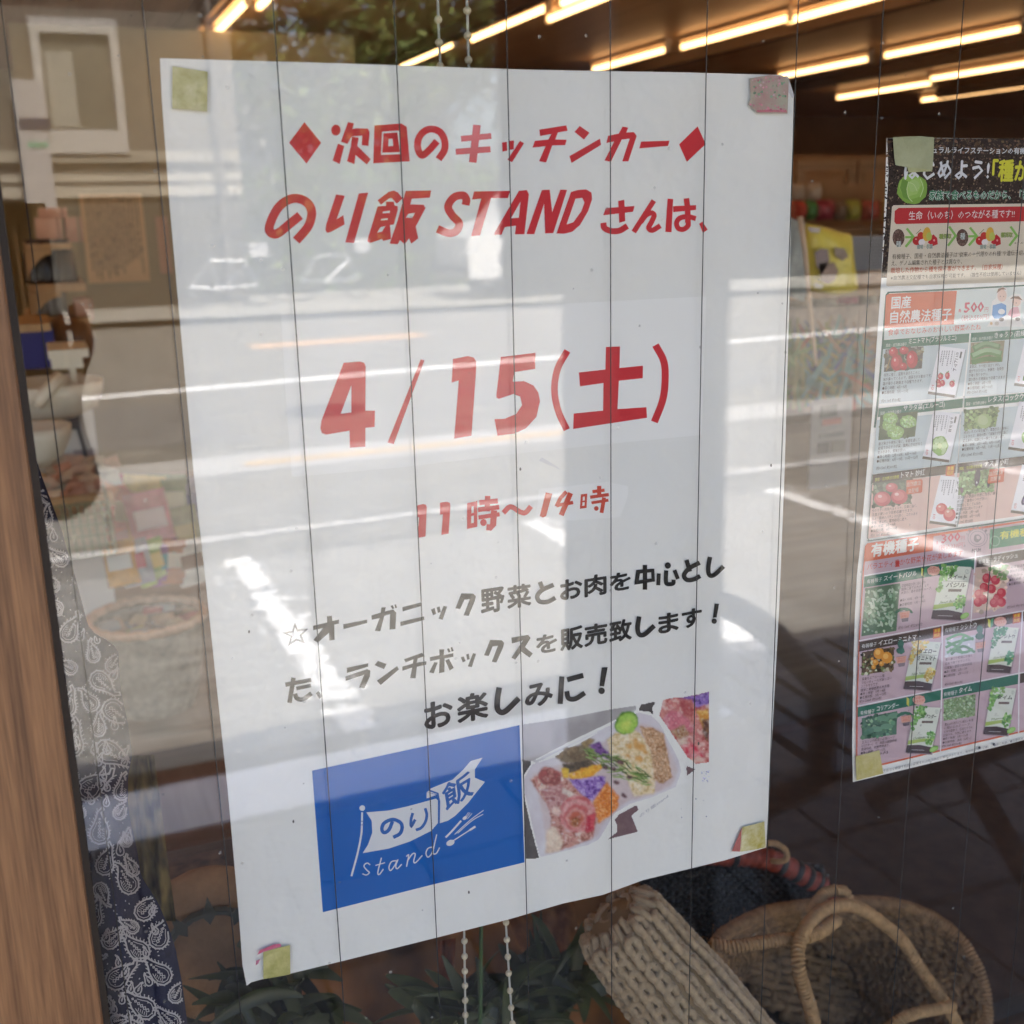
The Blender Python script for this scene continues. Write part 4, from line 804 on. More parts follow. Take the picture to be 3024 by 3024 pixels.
def pot(x, y, tall=False):
    if tall:
        q.disc((x + 40, y - 95), 24, 34, (.03, .13, .09), 14, jag=.12); q.disc((x + 40, y - 45), 32, 26, (.03, .13, .09), 14, jag=.12)
    else:
        for a in (-.5, 0, .5, -1, 1): q.disc((x + 40 + a * 42, y - 22 + abs(a) * 12), 30, 11, (.03, .14, .08), 10, rot=a * .7)
    q.poly([(x + 8, y), (x + 80, y - 10), (x + 70, y + 70), (x + 25, y + 76)], (.20, .16, .18)); q.poly([(x + 4, y + 4), (x + 84, y - 8), (x + 76, y + 42), (x + 12, y + 52)], (.66, .36, .28)); tx('ポット', x + 18, y + 24, x + 72, y + 16, 18, (.6, .12, .08)); tx('栽培に', x + 18, y + 44, x + 72, y + 36, 18, (.6, .12, .08))
pot(368, 622); pot(378, 1402); pot(342, 958, True); pot(936, 850, True)
def herbpack(x, y, w_, h, title, sub, cols, hand, round_=False):
    # green topped packet; x,y top left; leaning left going down
    P4 = lambda u, v: (x + u * w_ - v * .37 * w_, y + u * w_ * .05 + v * h)
    q.poly([(P4(0, 0)[0] + 8, P4(0, 0)[1] + 10), (P4(1, 0)[0] + 8, P4(1, 0)[1] + 10), (P4(1, 1)[0] + 8, P4(1, 1)[1] + 8), (P4(0, 1)[0] + 8, P4(0, 1)[1] + 8)], (.35, .27, .3))
    q.poly([P4(0, 0), P4(1, 0), P4(1, 1), P4(0, 1)], (.66, .69, .60)); q.poly([P4(0, .84), P4(.5, .82), P4(1, .86), P4(1, 1), P4(0, 1)], (.085, .06, .065))
    q.poly([P4(0, .74), P4(.6, .68), P4(1, .66), P4(1, .72), P4(.5, .76), P4(0, .83)], (.38, .50, .14)); q.poly([P4(.2, .93), P4(.7, .925), P4(.7, .935), P4(.2, .94)], (.5, .5, .5))
    q.speckle([P4(0, 0), P4(.55, 0), P4(.42, .2), P4(.2, .3), P4(.1, .5), P4(0, .45)], cols[0], 70, w_ * .085, .3, cols)
    q.speckle([P4(.72, .52), P4(1, .55), P4(1, .72), P4(.85, .84), P4(.68, .74)], cols[0], 60, w_ * .07, .3, cols)
    a, b_ = P4(.28, .25), P4(.9, .24); put(q, title, a, b_, P4(.29, .155), (.05, .05, .04), .03, 1)
    if sub: q.stroke(3, [P4(.15, .285), P4(.95, .275)], (.15, .14, .12)); put(q, sub, P4(.27, .40), P4(.93, .385), P4(.28, .305), (.05, .05, .04), .03, 1)
    yy = .43 if sub else .30
    q.poly([P4(.38, yy), P4(.82, yy - .01), P4(.82, yy + .04), P4(.38, yy + .05)], (.16, .12, .10)); put(q, hand, P4(.15, .72), P4(.66, .67), P4(.2, .66), (.14, .22, .06), .02, 1)
    q.disc(P4(.88, .09), w_ * .07, w_ * .085, (.45, .5, .44), 14); q.disc(P4(.88, .09), w_ * .05, w_ * .06, (.66, .69, .60), 12); q.stroke(3, [P4(.88, .06), P4(.88, .12)], (.35, .4, .35)); put(q, 'C', P4(.31, .58), P4(.38, .578), P4(.32, .545), (.15, .15, .13), .03, 1)
    q.stroke(1.5, [P4(.28, .6), P4(.5, .595)], (.3, .3, .28))
GH = [(.18, .40, .10), (.30, .52, .18), (.12, .30, .08)]
herbpack(692, 275, 222, 398, 'スイート', 'バジル', GH, 'Sweet Basil'); herbpack(478, 838, 206, 362, 'イエロー', 'ミニトマト', [(.66, .52, .16), (.72, .62, .30), (.6, .42, .1)], 'Yellow Tomato')
herbpack(1090, 732, 178, 340, 'シシトウ', '', [(.10, .34, .18), (.06, .24, .12)], 'Green Pepper'); herbpack(490, 1330, 190, 345, 'コリアンダー', '', GH, 'Coriander'); herbpack(1068, 1186, 180, 352, 'タイム', '', GH, 'Thyme')
for x, y in ((860, 650), (1210, 1508), (630, 1648)): q.disc((x, y), 36, 20, (.26, .50, .12), 16, rot=-.5); q.disc((x, y), 27, 13, (.36, .60, .20), 14, rot=-.5)
q.build('catalogue_print', INK, sp)
tape('tape', C3, dots('1170,785 1250,780 1330,778 1405,785 1402,870 1395,970 1250,955 1185,942 1178,900'), (.30, .32, .17), (.38, .40, .24), sp, label='pale green tape over the top corner', noise_sc=60)
tape('tape', C3, dots('1250,945 1390,958 1392,978 1260,985'), (.33, .35, .16), (.42, .42, .22), sp, -.0017)
tape('tape', C9, dots('958,398 1020,382 1095,362 1105,420 1118,495 1040,515 965,535'), (.48, .42, .12), (.56, .50, .24), sp, label='yellow tape over the bottom corner')

# ================================================================= the place
S_ = 3024 / 1932
# ---------------------------------------------------------------- shop building
PLK = mat('plaster', (.28, .25, .20), .8, noise=.1, scale=6)
shop = thing('shop_building', 'low shop building with brown wooden front behind the wired window', 'building', (0, 0, 0))
HX = 14.0; YB = 12.0
for xa, xb, lb in ((-3.5, WX0 - .163, 'unseen window bay added for daylight, left of the wired window, beyond the brown jamb'), (WX1 + .123, 5.2, 'first unseen window bay added for daylight, right of the wired window'), (5.23, 8.3, 'second unseen window bay added for daylight, right of the wired window')):
    w2 = thing('shop_window', lb, 'window', (xa, 0, 0)); W2 = xb - xa  # bays out of view, added to let more daylight into the shop
    b = MB(); b.box((.06, -.012, .5), (W2 - .06, -.006, 2.45)); b.build('glass_pane', _gm, w2)
    for q4 in (((0, -.03, .4), (.06, .07, 2.6)), ((W2 - .06, -.03, .4), (W2, .07, 2.6)), ((.063, -.03, .4), (W2 - .063, .07, .497)), ((.063, -.03, 2.453), (W2 - .063, .07, 2.6))):
        b = MB(); b.box(*q4); b.build('frame_rail', MW, w2)
b = MB(); b.box((-3.5, -.03, 0), (WX0 - .163, .10, .397)); b.build('front_wall', MW, shop)
b = MB(); b.box((WX1 + .123, -.03, 0), (8.3, .10, .397)); b.build('front_wall', MW, shop)
b = MB(); b.box((8.303, -.03, 0), (HX, .10, 2.6)); b.build('front_wall', MW, shop)
b = MB(); b.box((WX0 - .163, -.03, 0), (WX1 + .123, .10, .397)); b.build('front_wall', MW, shop)
b = MB(); b.box((-3.5, -.03, 2.603), (HX, YB, 2.9)); b.build('roof', mat('roofing', (.12, .11, .1), .7), shop)
GREENW = mat('olive_wall', (.36, .32, .19), .8, noise=.12, scale=1.5)
b = MB(); b.box((-3.5, 9.1, 0), (.95, 9.25, 2.6)); b.build('inner_wall', GREENW, shop)
b = MB(); b.box((.953, 9.1, 0), (1.05, YB, 2.6)); b.build('inner_wall', mat('brown_wall', (.34, .20, .10), .8, noise=.2, scale=2), shop)
b = MB(); b.box((-3.5, YB, 0), (HX, YB + .15, 2.6)); b.build('back_wall', _m['brown_wall'], shop)
b = MB(); b.box((-3.65, -.03, 0), (-3.503, YB, 2.6)); b.build('side_wall', PLK, shop); b = MB(); b.box((HX, -.03, 0), (HX + .15, YB, 2.6)); b.build('side_wall', PLK, shop)
b = MB(); b.box((-3.5, .103, 2.55), (HX, YB - .003, 2.6)); b.build('ceiling', BROWN, shop)
b = MB(); b.box((.86, .11, 2.47), (.93, 9.09, 2.549)); cbm = b.build('ceiling_beam', mat('dark_beam', (.14, .08, .04), .6), shop)
beam_me = cbm.data
for x in (2.0, 4.0, 6.1, 8.1, 10.0, 12.0): o = bpy.data.objects.new('ceiling_beam', beam_me); link(o, shop); o.location = (x + .45 - .9, 0, 0)
fl = MB(); fl.box((-3.5, .103, -.05), (HX, YB, .0)); o = fl.build('shop_floor', wood('floor_wood', (.28, .17, .09), (.38, .25, .14), 'Y', .12)); o['kind'] = 'structure'
# porch roof
ra = MB(); A = [(-3.5, -1.12, 2.30), (HX, -1.12, 2.30), (HX, -.033, 2.72), (-3.5, -.033, 2.72)]
ra.add(A + [(x, y, z + .07) for x, y, z in A], [(0, 1, 2, 3), (7, 6, 5, 4), (0, 4, 5, 1), (1, 5, 6, 2), (2, 6, 7, 3), (3, 7, 4, 0)])
pr = thing('porch_roof', 'sloping brown porch roof over the shop window', 'roof', (0, 0, 0))
ra.build('roof_deck', wood('soffit_wood', (.10, .05, .025), (.16, .085, .045), 'Y', .3), pr)
b = MB(); b.box((-3.5, -1.09, 2.17), (HX, -1.0, 2.297)); b.build('beam', mat('dark_timber', (.07, .04, .025), .6, noise=.3, scale=12), pr)
# tubes of the ceiling: each lamp runs away from the window
TUBE = mat('lit_tube', (1, .56, .23), .5, emit=.85); FIX = mat('lamp_channel', (.62, .48, .34), .4)
lamps = [((340, 112), (400, 65)), ((402, 63), (475, 0)), ((750, 125), (868, 80)), ((885, 75), (1040, 12)), ((1052, 8), (1260, -75)), ((1112, 132), (1268, 92)), ((1278, 90), (1500, 32)), ((1515, 30), (1690, -14)),
         ((1458, 145), (1655, 110)), ((1668, 106), (1932, 52)), ((1583, 185), (1757, 155)), ((1765, 150), (1990, 108)), ((1762, 190), (1960, 153))]
names = ['leftmost ceiling tube, right above the upper left corner of the event poster', 'long bright tube continuing the leftmost row up to the edge of the photo', 'tube just above the poster, crossed by the bead cord',
         'thin tube right of the bead cords, over the middle of the poster', 'tube cut by the top edge above the middle of the poster', 'short tube touching the top edge of the poster right of its middle',
         'long tube above the right half of the poster', 'tube at the top edge, right of the middle', 'lower tube ending at the folded corner of the poster', 'long tube at the right edge, the highest of that corner', 'low tube right of the poster, above the shelves', 'tube behind the low one, running off at the right', 'lowest and farthest tube at the right edge']
lp = None
for i, (a, c) in enumerate(lamps):
    p, q_ = ZP(a[0] * S_, a[1] * S_, 2.485), ZP(c[0] * S_, c[1] * S_, 2.485); x = (p.x + q_.x) / 2; y0, y1 = sorted((p.y, q_.y)); y1 = max(y1, y0 + .9)
    L = y1 - y0
    t = thing('fluorescent_light', names[i], 'ceiling light', (x, y0, 2.485), 0, 'fluorescent tubes in rows on the brown ceiling')
    b = MB(); b.tube([(0, .04, 0), (0, L - .04, 0)], .017, 12); b.build('tube', TUBE, t, True)
    b = MB(); b.box((-.026, 0, .036), (.026, L, .063)); b.build('channel', FIX, t)
    if i == 0: lp = t
    for yy in (.01, L - .03): b = MB(); b.box((-.016, yy, -.022), (.016, yy + .02, .0355)); b.build('end_cap', mat('cap', (.5, .42, .3), .5), t)
proto = lp
k_ = 0; xs_ = [-2.3, -.7, 1.15, 2.75, 4.35, 6.2, 7.9, 9.6, 11.3]; ORD = 'first second third fourth fifth sixth seventh eighth ninth'.split()
for x in xs_:  # further tubes out of view, added to brighten the interior
    for y in (.6, 1.95, 3.3, 4.65) + ((6.0, 7.35) if x > 9 or x < 0 else ()):
        if (x, y) == (4.35, 4.65) or (x > 4 and x < 9.7 and y > 4): continue
        o = dup(proto, None, (x, y, 2.485)); k_ += 1
        o['label'] = 'unseen tube added to brighten the shop, %s row from the left, %s the window' % (ORD[xs_.index(x)], {.6: 'right behind', 1.95: 'second from', 3.3: 'third from', 4.65: 'fourth from', 6.0: 'fifth from', 7.35: 'sixth from'}[y])
# ---------------------------------------------------------------- outside ground (seen mirrored in the glass)
ASP = mat('asphalt', (.135, .125, .105), .85, noise=.34, scale=3.5, bump=.5, bscale=90, detail=14)
def ground(name, pts, z, m_, kind='structure'):
    b = MB(); b.add([(x, y, z) for x, y in pts], [tuple(range(len(pts)))]); o = b.build(name, m_); o['kind'] = kind; return o
ground('ground', [(-90, -120), (90, -120), (90, 40), (-90, 40)], -.02, mat('verge_soil', (.12, .11, .09), .9, noise=.3, scale=1))
ground('road', [(-60, -19), (60, -19), (60, -2.42), (-60, -2.42)], 0, ASP)
ground('parking_bays', [(-20, -6.2), (30, -6.2), (30, -4.9), (-20, -4.9)], .004, mat('light_asphalt', (.155, .145, .125), .85, noise=.25, scale=3, bump=.4, bscale=80))
WP = mat('road_paint_white', (.74, .74, .72), .6, noise=.18, scale=9, detail=10)
WB = mat('worn_bay_paint', (.34, .33, .31), .75, noise=.5, scale=11, detail=14, col2=(.86, .86, .84))
YP = mat('road_paint_yellow', (.52, .32, .11), .6, noise=.15, scale=8)
def line(name, a, c, w_, z, m_):
    a = V((a[0], a[1], 0)); c = V((c[0], c[1], 0)); n_ = (c - a).normalized().cross(V((0, 0, 1))) * w_ / 2
    return ground(name, [tuple((a + n_)[:2]), tuple((a - n_)[:2]), tuple((c - n_)[:2]), tuple((c + n_)[:2])], z, m_)
rb_ = random.Random(77)
for x in (-2.1, -.74, .63, 2.02, 3.4, 4.8):          # hand laid, worn lines with ragged edges and crumbs of paint
    b = MB(); n_ = 56; vs = []
    for i in range(n_ + 1): t_ = i / n_; y = -4.42 + 1.92 * t_; vs += [(x + .04 * t_ - .055 - rb_.uniform(-.022, .012), y, .008), (x + .04 * t_ + .055 + rb_.uniform(-.022, .012), y, .008)]
    b.add(vs, [(2 * i, 2 * i + 1, 2 * i + 3, 2 * i + 2) for i in range(n_) if rb_.random() > .04])
    for i in range(150):
        cx = x + .02 + rb_.gauss(0, .06); cy = rb_.uniform(-4.4, -2.5); s_ = rb_.uniform(.006, .024); b.add([(cx + s_ * cos(k_ * 1.2566) * rb_.uniform(.5, 1.2), cy + s_ * sin(k_ * 1.2566) * rb_.uniform(.5, 1.2), .0095) for k_ in range(5)], [(0, 1, 2, 3, 4)])
    o = b.build('bay_line', WB); o['kind'] = 'structure'
line('bay_line', (-12, -4.55), (14, -5.05), .09, .008, mat('worn_paint', (.36, .35, .33), .8, noise=.35, scale=10, detail=10))
line('road_line', (-16, -8.4), (30, -12.6), .20, .004, WP)
line('road_line', (.99, -6.42), (3.75, -6.41), .11, .012, YP)
ground('gutter', [(-20, -6.75), (30, -6.75), (30, -6.2), (-20, -6.2)], .008, mat('concrete_gutter', (.30, .29, .27), .8, noise=.12, scale=5))
line('orange_mark', (2.2, -13.2), (4.4, -13.4), .5, .004, mat('faded_orange', (.46, .27, .13), .8, noise=.3, scale=6))
ground('far_pavement', [(-60, -24), (60, -24), (60, -15.6), (6, -16.4), (-60, -22)], .10, mat('pale_pavement', (.21, .20, .175), .85, noise=.1, scale=2))
# ground near the bays; sun dapples and paint residue painted as pale blotches
ground('dappled_strip', [(-20, -4.40), (30, -4.40), (30, -2.43), (-20, -2.43)], .004, mat('dappled_asphalt', (.125, .115, .098), .85, noise=.5, scale=9, bump=.5, bscale=90, detail=15, col2=(.27, .26, .235), stretch=(.5, 1.6, 1)))
# near edge: sleeper, kerb and paving slabs in the shade
b = MB(); b.box((-3.5, -2.419, -.01), (9, -2.31, .045)); o = b.build('timber_edging', mat('dark_sleeper', (.05, .03, .02), .8, noise=.3, scale=14)); tag(o, 'dark timber edging along the front of the porch paving', 'edging')
b = MB(); b.box((-3.5, -2.307, -.01), (9, -2.06, .05)); o = b.build('kerb', mat('kerb_concrete', (.62, .63, .66), .8, noise=.12, scale=7)); o['kind'] = 'structure'
pf = MB(); pf.box((-3.5, -2.057, -.03), (9, -.033, .012)); pf = pf.build('porch_floor', mat('dark_joint', (.03, .025, .022), .9)); pf['kind'] = 'structure'
SL = [mat('slab_%s' % n_, c_, .7, noise=.15, scale=12, bump=.3, bscale=60) for n_, c_ in (('a', (.08, .066, .055)), ('b', (.062, .052, .045)), ('c', (.095, .08, .068)))]
sm_ = MB(); sm_.box((.006, .006, .0), (.294, .294, .02))
slabs = [sm_.mesh('paving_slab', m_) for m_ in SL]
for i in range(14):
    for j in range(6):
        o = bpy.data.objects.new('paving_slab', random.choice(slabs)); link(o, pf); o.location = (-.6 + i * .3, -2.03 + j * .3, .012)
# post and hanging blind
b = MB(); b.box((.715, -1.19, .013), (.905, -1.0, 2.165)); o = b.build('porch_post', wood('post_wood', (.05, .03, .02), (.09, .055, .035), 'Z', .8)); tag(o, 'square dark wooden porch post mirrored in the poster glass', 'post')
bl = thing('reed_blind', 'dark slatted reed blind hanging from the porch beam', 'blind', (.63, -1.24, 1.30), 0)
r_ = MB(); r_.box((0, 0, 0), (1.38, .008, .0225)); rme = r_.mesh('slat', mat('reed', (.07, .045, .025), .6, noise=.4, scale=9))
for k_ in range(44): o = bpy.data.objects.new('slat', rme); link(o, bl); o.location = (random.uniform(-.002, .002), (k_ % 2) * .009, .02 + k_ * .0205)
for x in (.2, .69, 1.2): r_ = MB(); r_.tube([(x, -.004, 0), (x, -.004, .96)], .003, 6); r_.build('cord', mat('blind_cord', (.2, .15, .1), .8), bl)
# folding wooden chair beside the post
CH = wood('chair_wood', (.05, .022, .012), (.095, .042, .02), 'Y', .7, .35)
ch = thing('folding_bench', 'dark brown slatted wooden seat with curved side rails and crossed legs on the porch paving', 'bench', (1.12, -1.55, .032), 0)
for k_ in range(7): b = MB(); b.box((.03 + k_ * .078, 0, .42), (.03 + k_ * .078 + .06, .55, .442)); b.build('seat_slat', CH, ch)
for x in (.0, .57):
    b = MB(); b.bar((x, .02, 0), (x, .52, .41), .035, .045); b.build('leg', CH, ch)
    b = MB(); b.bar((x + .03, .52, 0), (x + .03, .02, .41), .03, .045); b.build('leg', CH, ch)
    b = MB(); b.tube([(x, .0 + .56 * t_, .60 + .06 * sin(pi * t_)) for t_ in [i / 10 for i in range(11)]], .026, 8); b.build('armrest', CH, ch, True)
    b = MB(); b.bar((x, .04, .42), (x, .02, .60), .03, .04); b.build('arm_post', CH, ch)
    b = MB(); b.bar((x, .54, .42), (x, .54, .60), .03, .04); b.build('arm_post', CH, ch)
# manhole and patched tarmac
b = MB(); b.lathe([(.31, 0), (.31, .006), (.27, .006), (.27, .003), (.02, .003)], (1.9, -8.2, .004), 28); o = b.build('manhole_cover', mat('cast_iron', (.07, .065, .06), .6, noise=.4, scale=14)); tag(o, 'round cast iron manhole cover in the road, reflected in the poster', 'manhole cover')
ground('tarmac_patch', [(-3, -9.4), (1.1, -9.3), (1.2, -7.3), (-3, -7.4)], .003, mat('fresh_tarmac', (.12, .115, .105), .85, noise=.2, scale=3, bump=.5, bscale=90, detail=12))
ground('tarmac_patch', [(3.1, -8.9), (6.2, -9.1), (6.3, -7.6), (3.2, -7.5)], .003, _m['fresh_tarmac'])
# ---------------------------------------------------------------- across the road
HY = -19.6
hs = thing('house', 'beige house with clapboard base and a large white framed window, reflected at the left', 'house', (0, 0, 0))
hx1 = MY(452 * S_, 300 * S_, HY).x; zt = MY(150 * S_, 292 * S_, HY).z; zb = MY(150 * S_, 375 * S_, HY).z
b = MB(); b.box((-7, HY - 7, zt), (hx1, HY, 6.2)); b.build('upper_wall', mat('house_render', (.105, .092, .072), .85, noise=.08, scale=1.5), hs)
b = MB(); b.box((-7, HY - 7, 0), (hx1 - .01, HY - .05, zt - .003)); b.build('lower_wall', mat('house_base', (.045, .04, .03), .85), hs)
cb = MB(); cb.add([(-7, 0, 0), (hx1, 0, 0), (hx1, .0, .22), (-7, .0, .22), (-7, .05, 0), (hx1, .05, 0)], [(4, 5, 2, 3), (0, 4, 3), (1, 2, 5), (0, 1, 5, 4)]); cme = cb.mesh('clapboard', mat('clapboard_paint', (.21, .19, .15), .7, noise=.06, scale=2))
zz = zb + .02
while zz < zt - .1: o = bpy.data.objects.new('clapboard', cme); link(o, hs); o.location = (0, HY - .048, zz); zz += .235
def hwin(x0, x1, z0, z1, fw=.22):
    fr_ = MB()
    for a, c in (((x0, z0), (x1, z0 + fw * 1.6)), ((x0, z1 - fw), (x1, z1)), ((x0, z0 + fw * 1.6), (x0 + fw * .6, z1 - fw)), ((x1 - fw * .6, z0 + fw * 1.6), (x1, z1 - fw))): fr_.box((a[0], HY + .003, a[1]), (c[0], HY + .14, c[1]))
    o = fr_.build('window', mat('white_paint', (.29, .28, .26), .6), hs)
    g_ = MB(); g_.box((x0 + fw * .6, HY + .01, z0 + fw * 1.6), (x1 - fw * .6, HY + .04, z1 - fw)); g_.build('pane', mat('dull_pane', (.09, .085, .065), .35, noise=.2, scale=1.2), o)
    c_ = MB(); c_.box((x0 + fw * .8, HY + .042, z0 + fw * 1.8), (x0 + fw * .8 + (x1 - x0) * .32, HY + .06, z1 - fw * 2.2)); c_.build('curtain', mat('curtain', (.20, .195, .165), .8), o)
p, q_ = MY(52 * S_, 46 * S_, HY), MY(243 * S_, 290 * S_, HY); hwin(p.x, q_.x, q_.z, p.z + .1)
b = MB(); b.add([(-7.5, HY + .9, 6.1), (hx1 + .6, HY + .9, 6.1), (hx1 + .6, HY - 4, 8.4), (-7.5, HY - 4, 8.4), (-7.5, HY - 8, 6.1), (hx1 + .6, HY - 8, 6.1)], [(0, 1, 2, 3), (3, 2, 5, 4), (0, 3, 4), (1, 5, 2), (0, 4, 5, 1)]); b.build('roof', mat('roof_tiles', (.10, .09, .09), .6), hs)
b = MB(); b.tube([(hx1 - .35, HY + .18, .1), (hx1 - .35, HY + .18, 5.9)], .06, 10); b.build('downpipe', mat('downpipe', (.10, .09, .08), .5), hs)
b = MB(); b.box((-6.9, HY + .003, zt - .12), (hx1 - .02, HY + .09, zt + .06)); b.build('band_course', _m['clapboard_paint'], hs)
# tall wall sign left of the window
p, q_ = MY(20 * S_, 150 * S_, HY + .2), MY(108 * S_, 392 * S_, HY + .2)
kk = thing('wall_sign', 'tall pale wall sign with dark strip and green lettering, reflected at the left', 'sign', (0, 0, 0))
b = MB(); b.box((p.x, HY + .16, q_.z), (q_.x, HY + .24, p.z)); b.build('board', mat('sign_white', (.25, .24, .235), .5, noise=.1, scale=3), kk)
p, q_ = MY(35 * S_, 222 * S_, HY + .25), MY(96 * S_, 244 * S_, HY + .25); b = MB(); b.box((p.x, HY + .243, q_.z), (q_.x, HY + .26, p.z)); b.build('dark_strip', mat('dark_glass_strip', (.03, .03, .05), .3), kk)
p, q_ = MY(52 * S_, 268 * S_, HY + .25), MY(92 * S_, 278 * S_, HY + .25); b = MB()
for k_ in range(7): x = p.x + (q_.x - p.x) * k_ / 7; b.box((x, HY + .243, q_.z), (x + (q_.x - p.x) * .1, HY + .25, p.z))
o = b.build('green_lettering', mat('green_sign', (.05, .25, .13), .6), kk); o['kind'] = 'stuff'
# white louvred building farther off
ob = thing('office_block', 'distant white building with louvred balconies between house and trees', 'building', (0, 0, 0))
p, q_ = MY(452 * S_, 110 * S_, -32), MY(512 * S_, 110 * S_, -32)
b = MB(); b.box((p.x, -38, 0), (q_.x, -32, 14)); b.build('wall', mat('block_white', (.5, .5, .5), .7), ob)
lm = MB(); lm.box((p.x - .1, -31.99, 0), (q_.x + .1, -31.5, .16)); lme = lm.mesh('louvre', _m['white_paint'])
for k_ in range(26): o = bpy.data.objects.new('louvre', lme); link(o, ob); o.location = (0, 0, 3.4 + k_ * .42)
# trees
LG = mat('leaves_olive', (.13, .165, .04), .6, noise=.4, scale=1.2); LD = mat('leaves_deep', (.08, .125, .025), .6, noise=.4, scale=1.5)  # two leaf greens, mixed at random over crowns and hedge
BARK = mat('bark', (.10, .075, .05), .9, noise=.3, scale=6)
def tree(label, x, y, h, r, seed, n=5200, zc=.62, leafm=None):
    rr = random.Random(seed); t = thing('broadleaf_tree', label, 'tree', (x, y, 0), 0, 'trees across the road')
    b = MB(); b.tube([(0, 0, 0), (.1, .05, h * .3), (-.05, .1, h * .6), (.05, 0, h * .85)], [.22, .17, .11, .04], 9)
    for k_ in range(7):
        a = rr.uniform(0, 6.28); z0 = h * rr.uniform(.3, .6); b.tube([(0, 0, z0), (cos(a) * r * .4, sin(a) * r * .4, z0 + h * .15), (cos(a) * r * .75, sin(a) * r * .75, z0 + h * .25)], [.08, .05, .02], 6)
    b.build('trunk', BARK, t)
    lobes = [(rr.uniform(-.6, .6) * r, rr.uniform(-.6, .6) * r, h * zc + rr.uniform(-.3, .32) * h, r * rr.uniform(.3, .55)) for _ in range(16)]
    b = MB()
    for _ in range(n):
        cx, cy, cz, cr_ = rr.choice(lobes); d_ = V((rr.gauss(0, 1), rr.gauss(0, 1), rr.gauss(0, 1))).normalized() * cr_ * rr.uniform(.45, 1.05)
        p_ = V((cx, cy, cz)) + d_; s_ = rr.uniform(.07, .16); u_ = V((rr.gauss(0, 1), rr.gauss(0, 1), rr.gauss(0, .6))).normalized(); v_ = u_.orthogonal().normalized()
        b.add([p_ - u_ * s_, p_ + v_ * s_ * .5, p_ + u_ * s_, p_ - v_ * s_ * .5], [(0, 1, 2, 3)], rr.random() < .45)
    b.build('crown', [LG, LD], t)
tree('sunlit tree reflected above the left part of the poster', MY(600 * S_, 60 * S_, -24).x, -24, 9.5, 3.0, 1, 9000)
tree('tall tree reflected right of the louvred building', MY(820 * S_, 60 * S_, -26).x, -26, 10, 3.2, 2, 9000)
tree('tree filling the gap behind the white van', 11.5, -25, 9, 3.2, 3)
tree('small dark tree beside the house', 2.9, -27, 8.0, 2.2, 5)
hd = thing('hedge', 'dark clipped hedge behind the far pavement', 'hedge', (0, 0, 0)); b = MB(); rr = random.Random(9)
for _ in range(14000):
    p_ = V((rr.uniform(hx1 + .2, 18), rr.uniform(-22.4, -21.4), rr.uniform(.1, 2.3) * (1 + .1 * sin(_)))); s_ = rr.uniform(.06, .12); u_ = V((rr.gauss(0, 1), rr.gauss(0, 1), rr.gauss(0, 1))).normalized(); v_ = u_.orthogonal()
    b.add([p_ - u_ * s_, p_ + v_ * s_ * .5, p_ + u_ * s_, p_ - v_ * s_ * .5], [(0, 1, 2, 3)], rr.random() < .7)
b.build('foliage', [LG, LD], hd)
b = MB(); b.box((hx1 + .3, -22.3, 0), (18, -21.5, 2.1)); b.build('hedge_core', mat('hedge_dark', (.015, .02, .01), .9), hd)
# white van
vx = MY(850 * S_, 520 * S_, -18.2).x
vn = thing('parked_van', 'white box-shaped van parked on the far side of the road', 'van', (vx, -18.9, .1))
prof = [(0, .35), (0, 1.0), (.18, 1.15), (.75, 1.28), (1.25, 1.82), (1.45, 1.9), (4.2, 1.9), (4.32, 1.8), (4.35, .35)]
b = MB(); k_ = len(prof); b.add([(x, 0, z) for x, z in prof] + [(x, 1.65, z) for x, z in prof], [tuple(range(k_)), tuple(range(2 * k_ - 1, k_ - 1, -1))] + [(i, (i + 1) % k_, k_ + (i + 1) % k_, k_ + i) for i in range(k_)])
b.build('body', mat('van_white', (.50, .50, .49), .35, coat=.3), vn)
for x0, x1, x2, x3 in ((.95, 1.32, 1.95, 1.95), (2.05, 2.05, 3.1, 3.1), (3.2, 3.2, 4.1, 4.1)):
    b = MB(); b.add([(x0, 1.655, 1.25), (x3, 1.655, 1.25), (x2, 1.655, 1.75), (x1, 1.655, 1.75), (x0, 1.64, 1.25), (x3, 1.64, 1.25), (x2, 1.64, 1.75), (x1, 1.64, 1.75)], [(0, 1, 2, 3), (0, 4, 5, 1), (3, 2, 6, 7), (1, 5, 6, 2), (0, 3, 7, 4)]); b.build('window', mat('van_glass', (.02, .025, .03), .1), vn)
for x in (.85, 3.5):
    for yy in (.02, 1.5):
        b = MB(); b.tube([(x, yy, .32), (x, yy + .17, .32)], .32, 24); w_ = b.build('wheel', mat('tyre', (.02, .02, .02), .8), vn); b = MB(); b.tube([(x, yy - .004, .32), (x, yy + .178, .32)], .19, 16); b.build('rim', mat('rim', (.5, .5, .52), .3, metal=1), w_)
b = MB(); b.box((-.02, 1.3, .72), (.06, 1.6, .92)); b.build('headlight', mat('lamp_glass', (.8, .8, .78), .2), vn); b = MB(); b.box((-.05, .02, .35), (.0, 1.63, .55)); b.build('bumper', mat('bumper_grey', (.1, .1, .1), .6), vn)
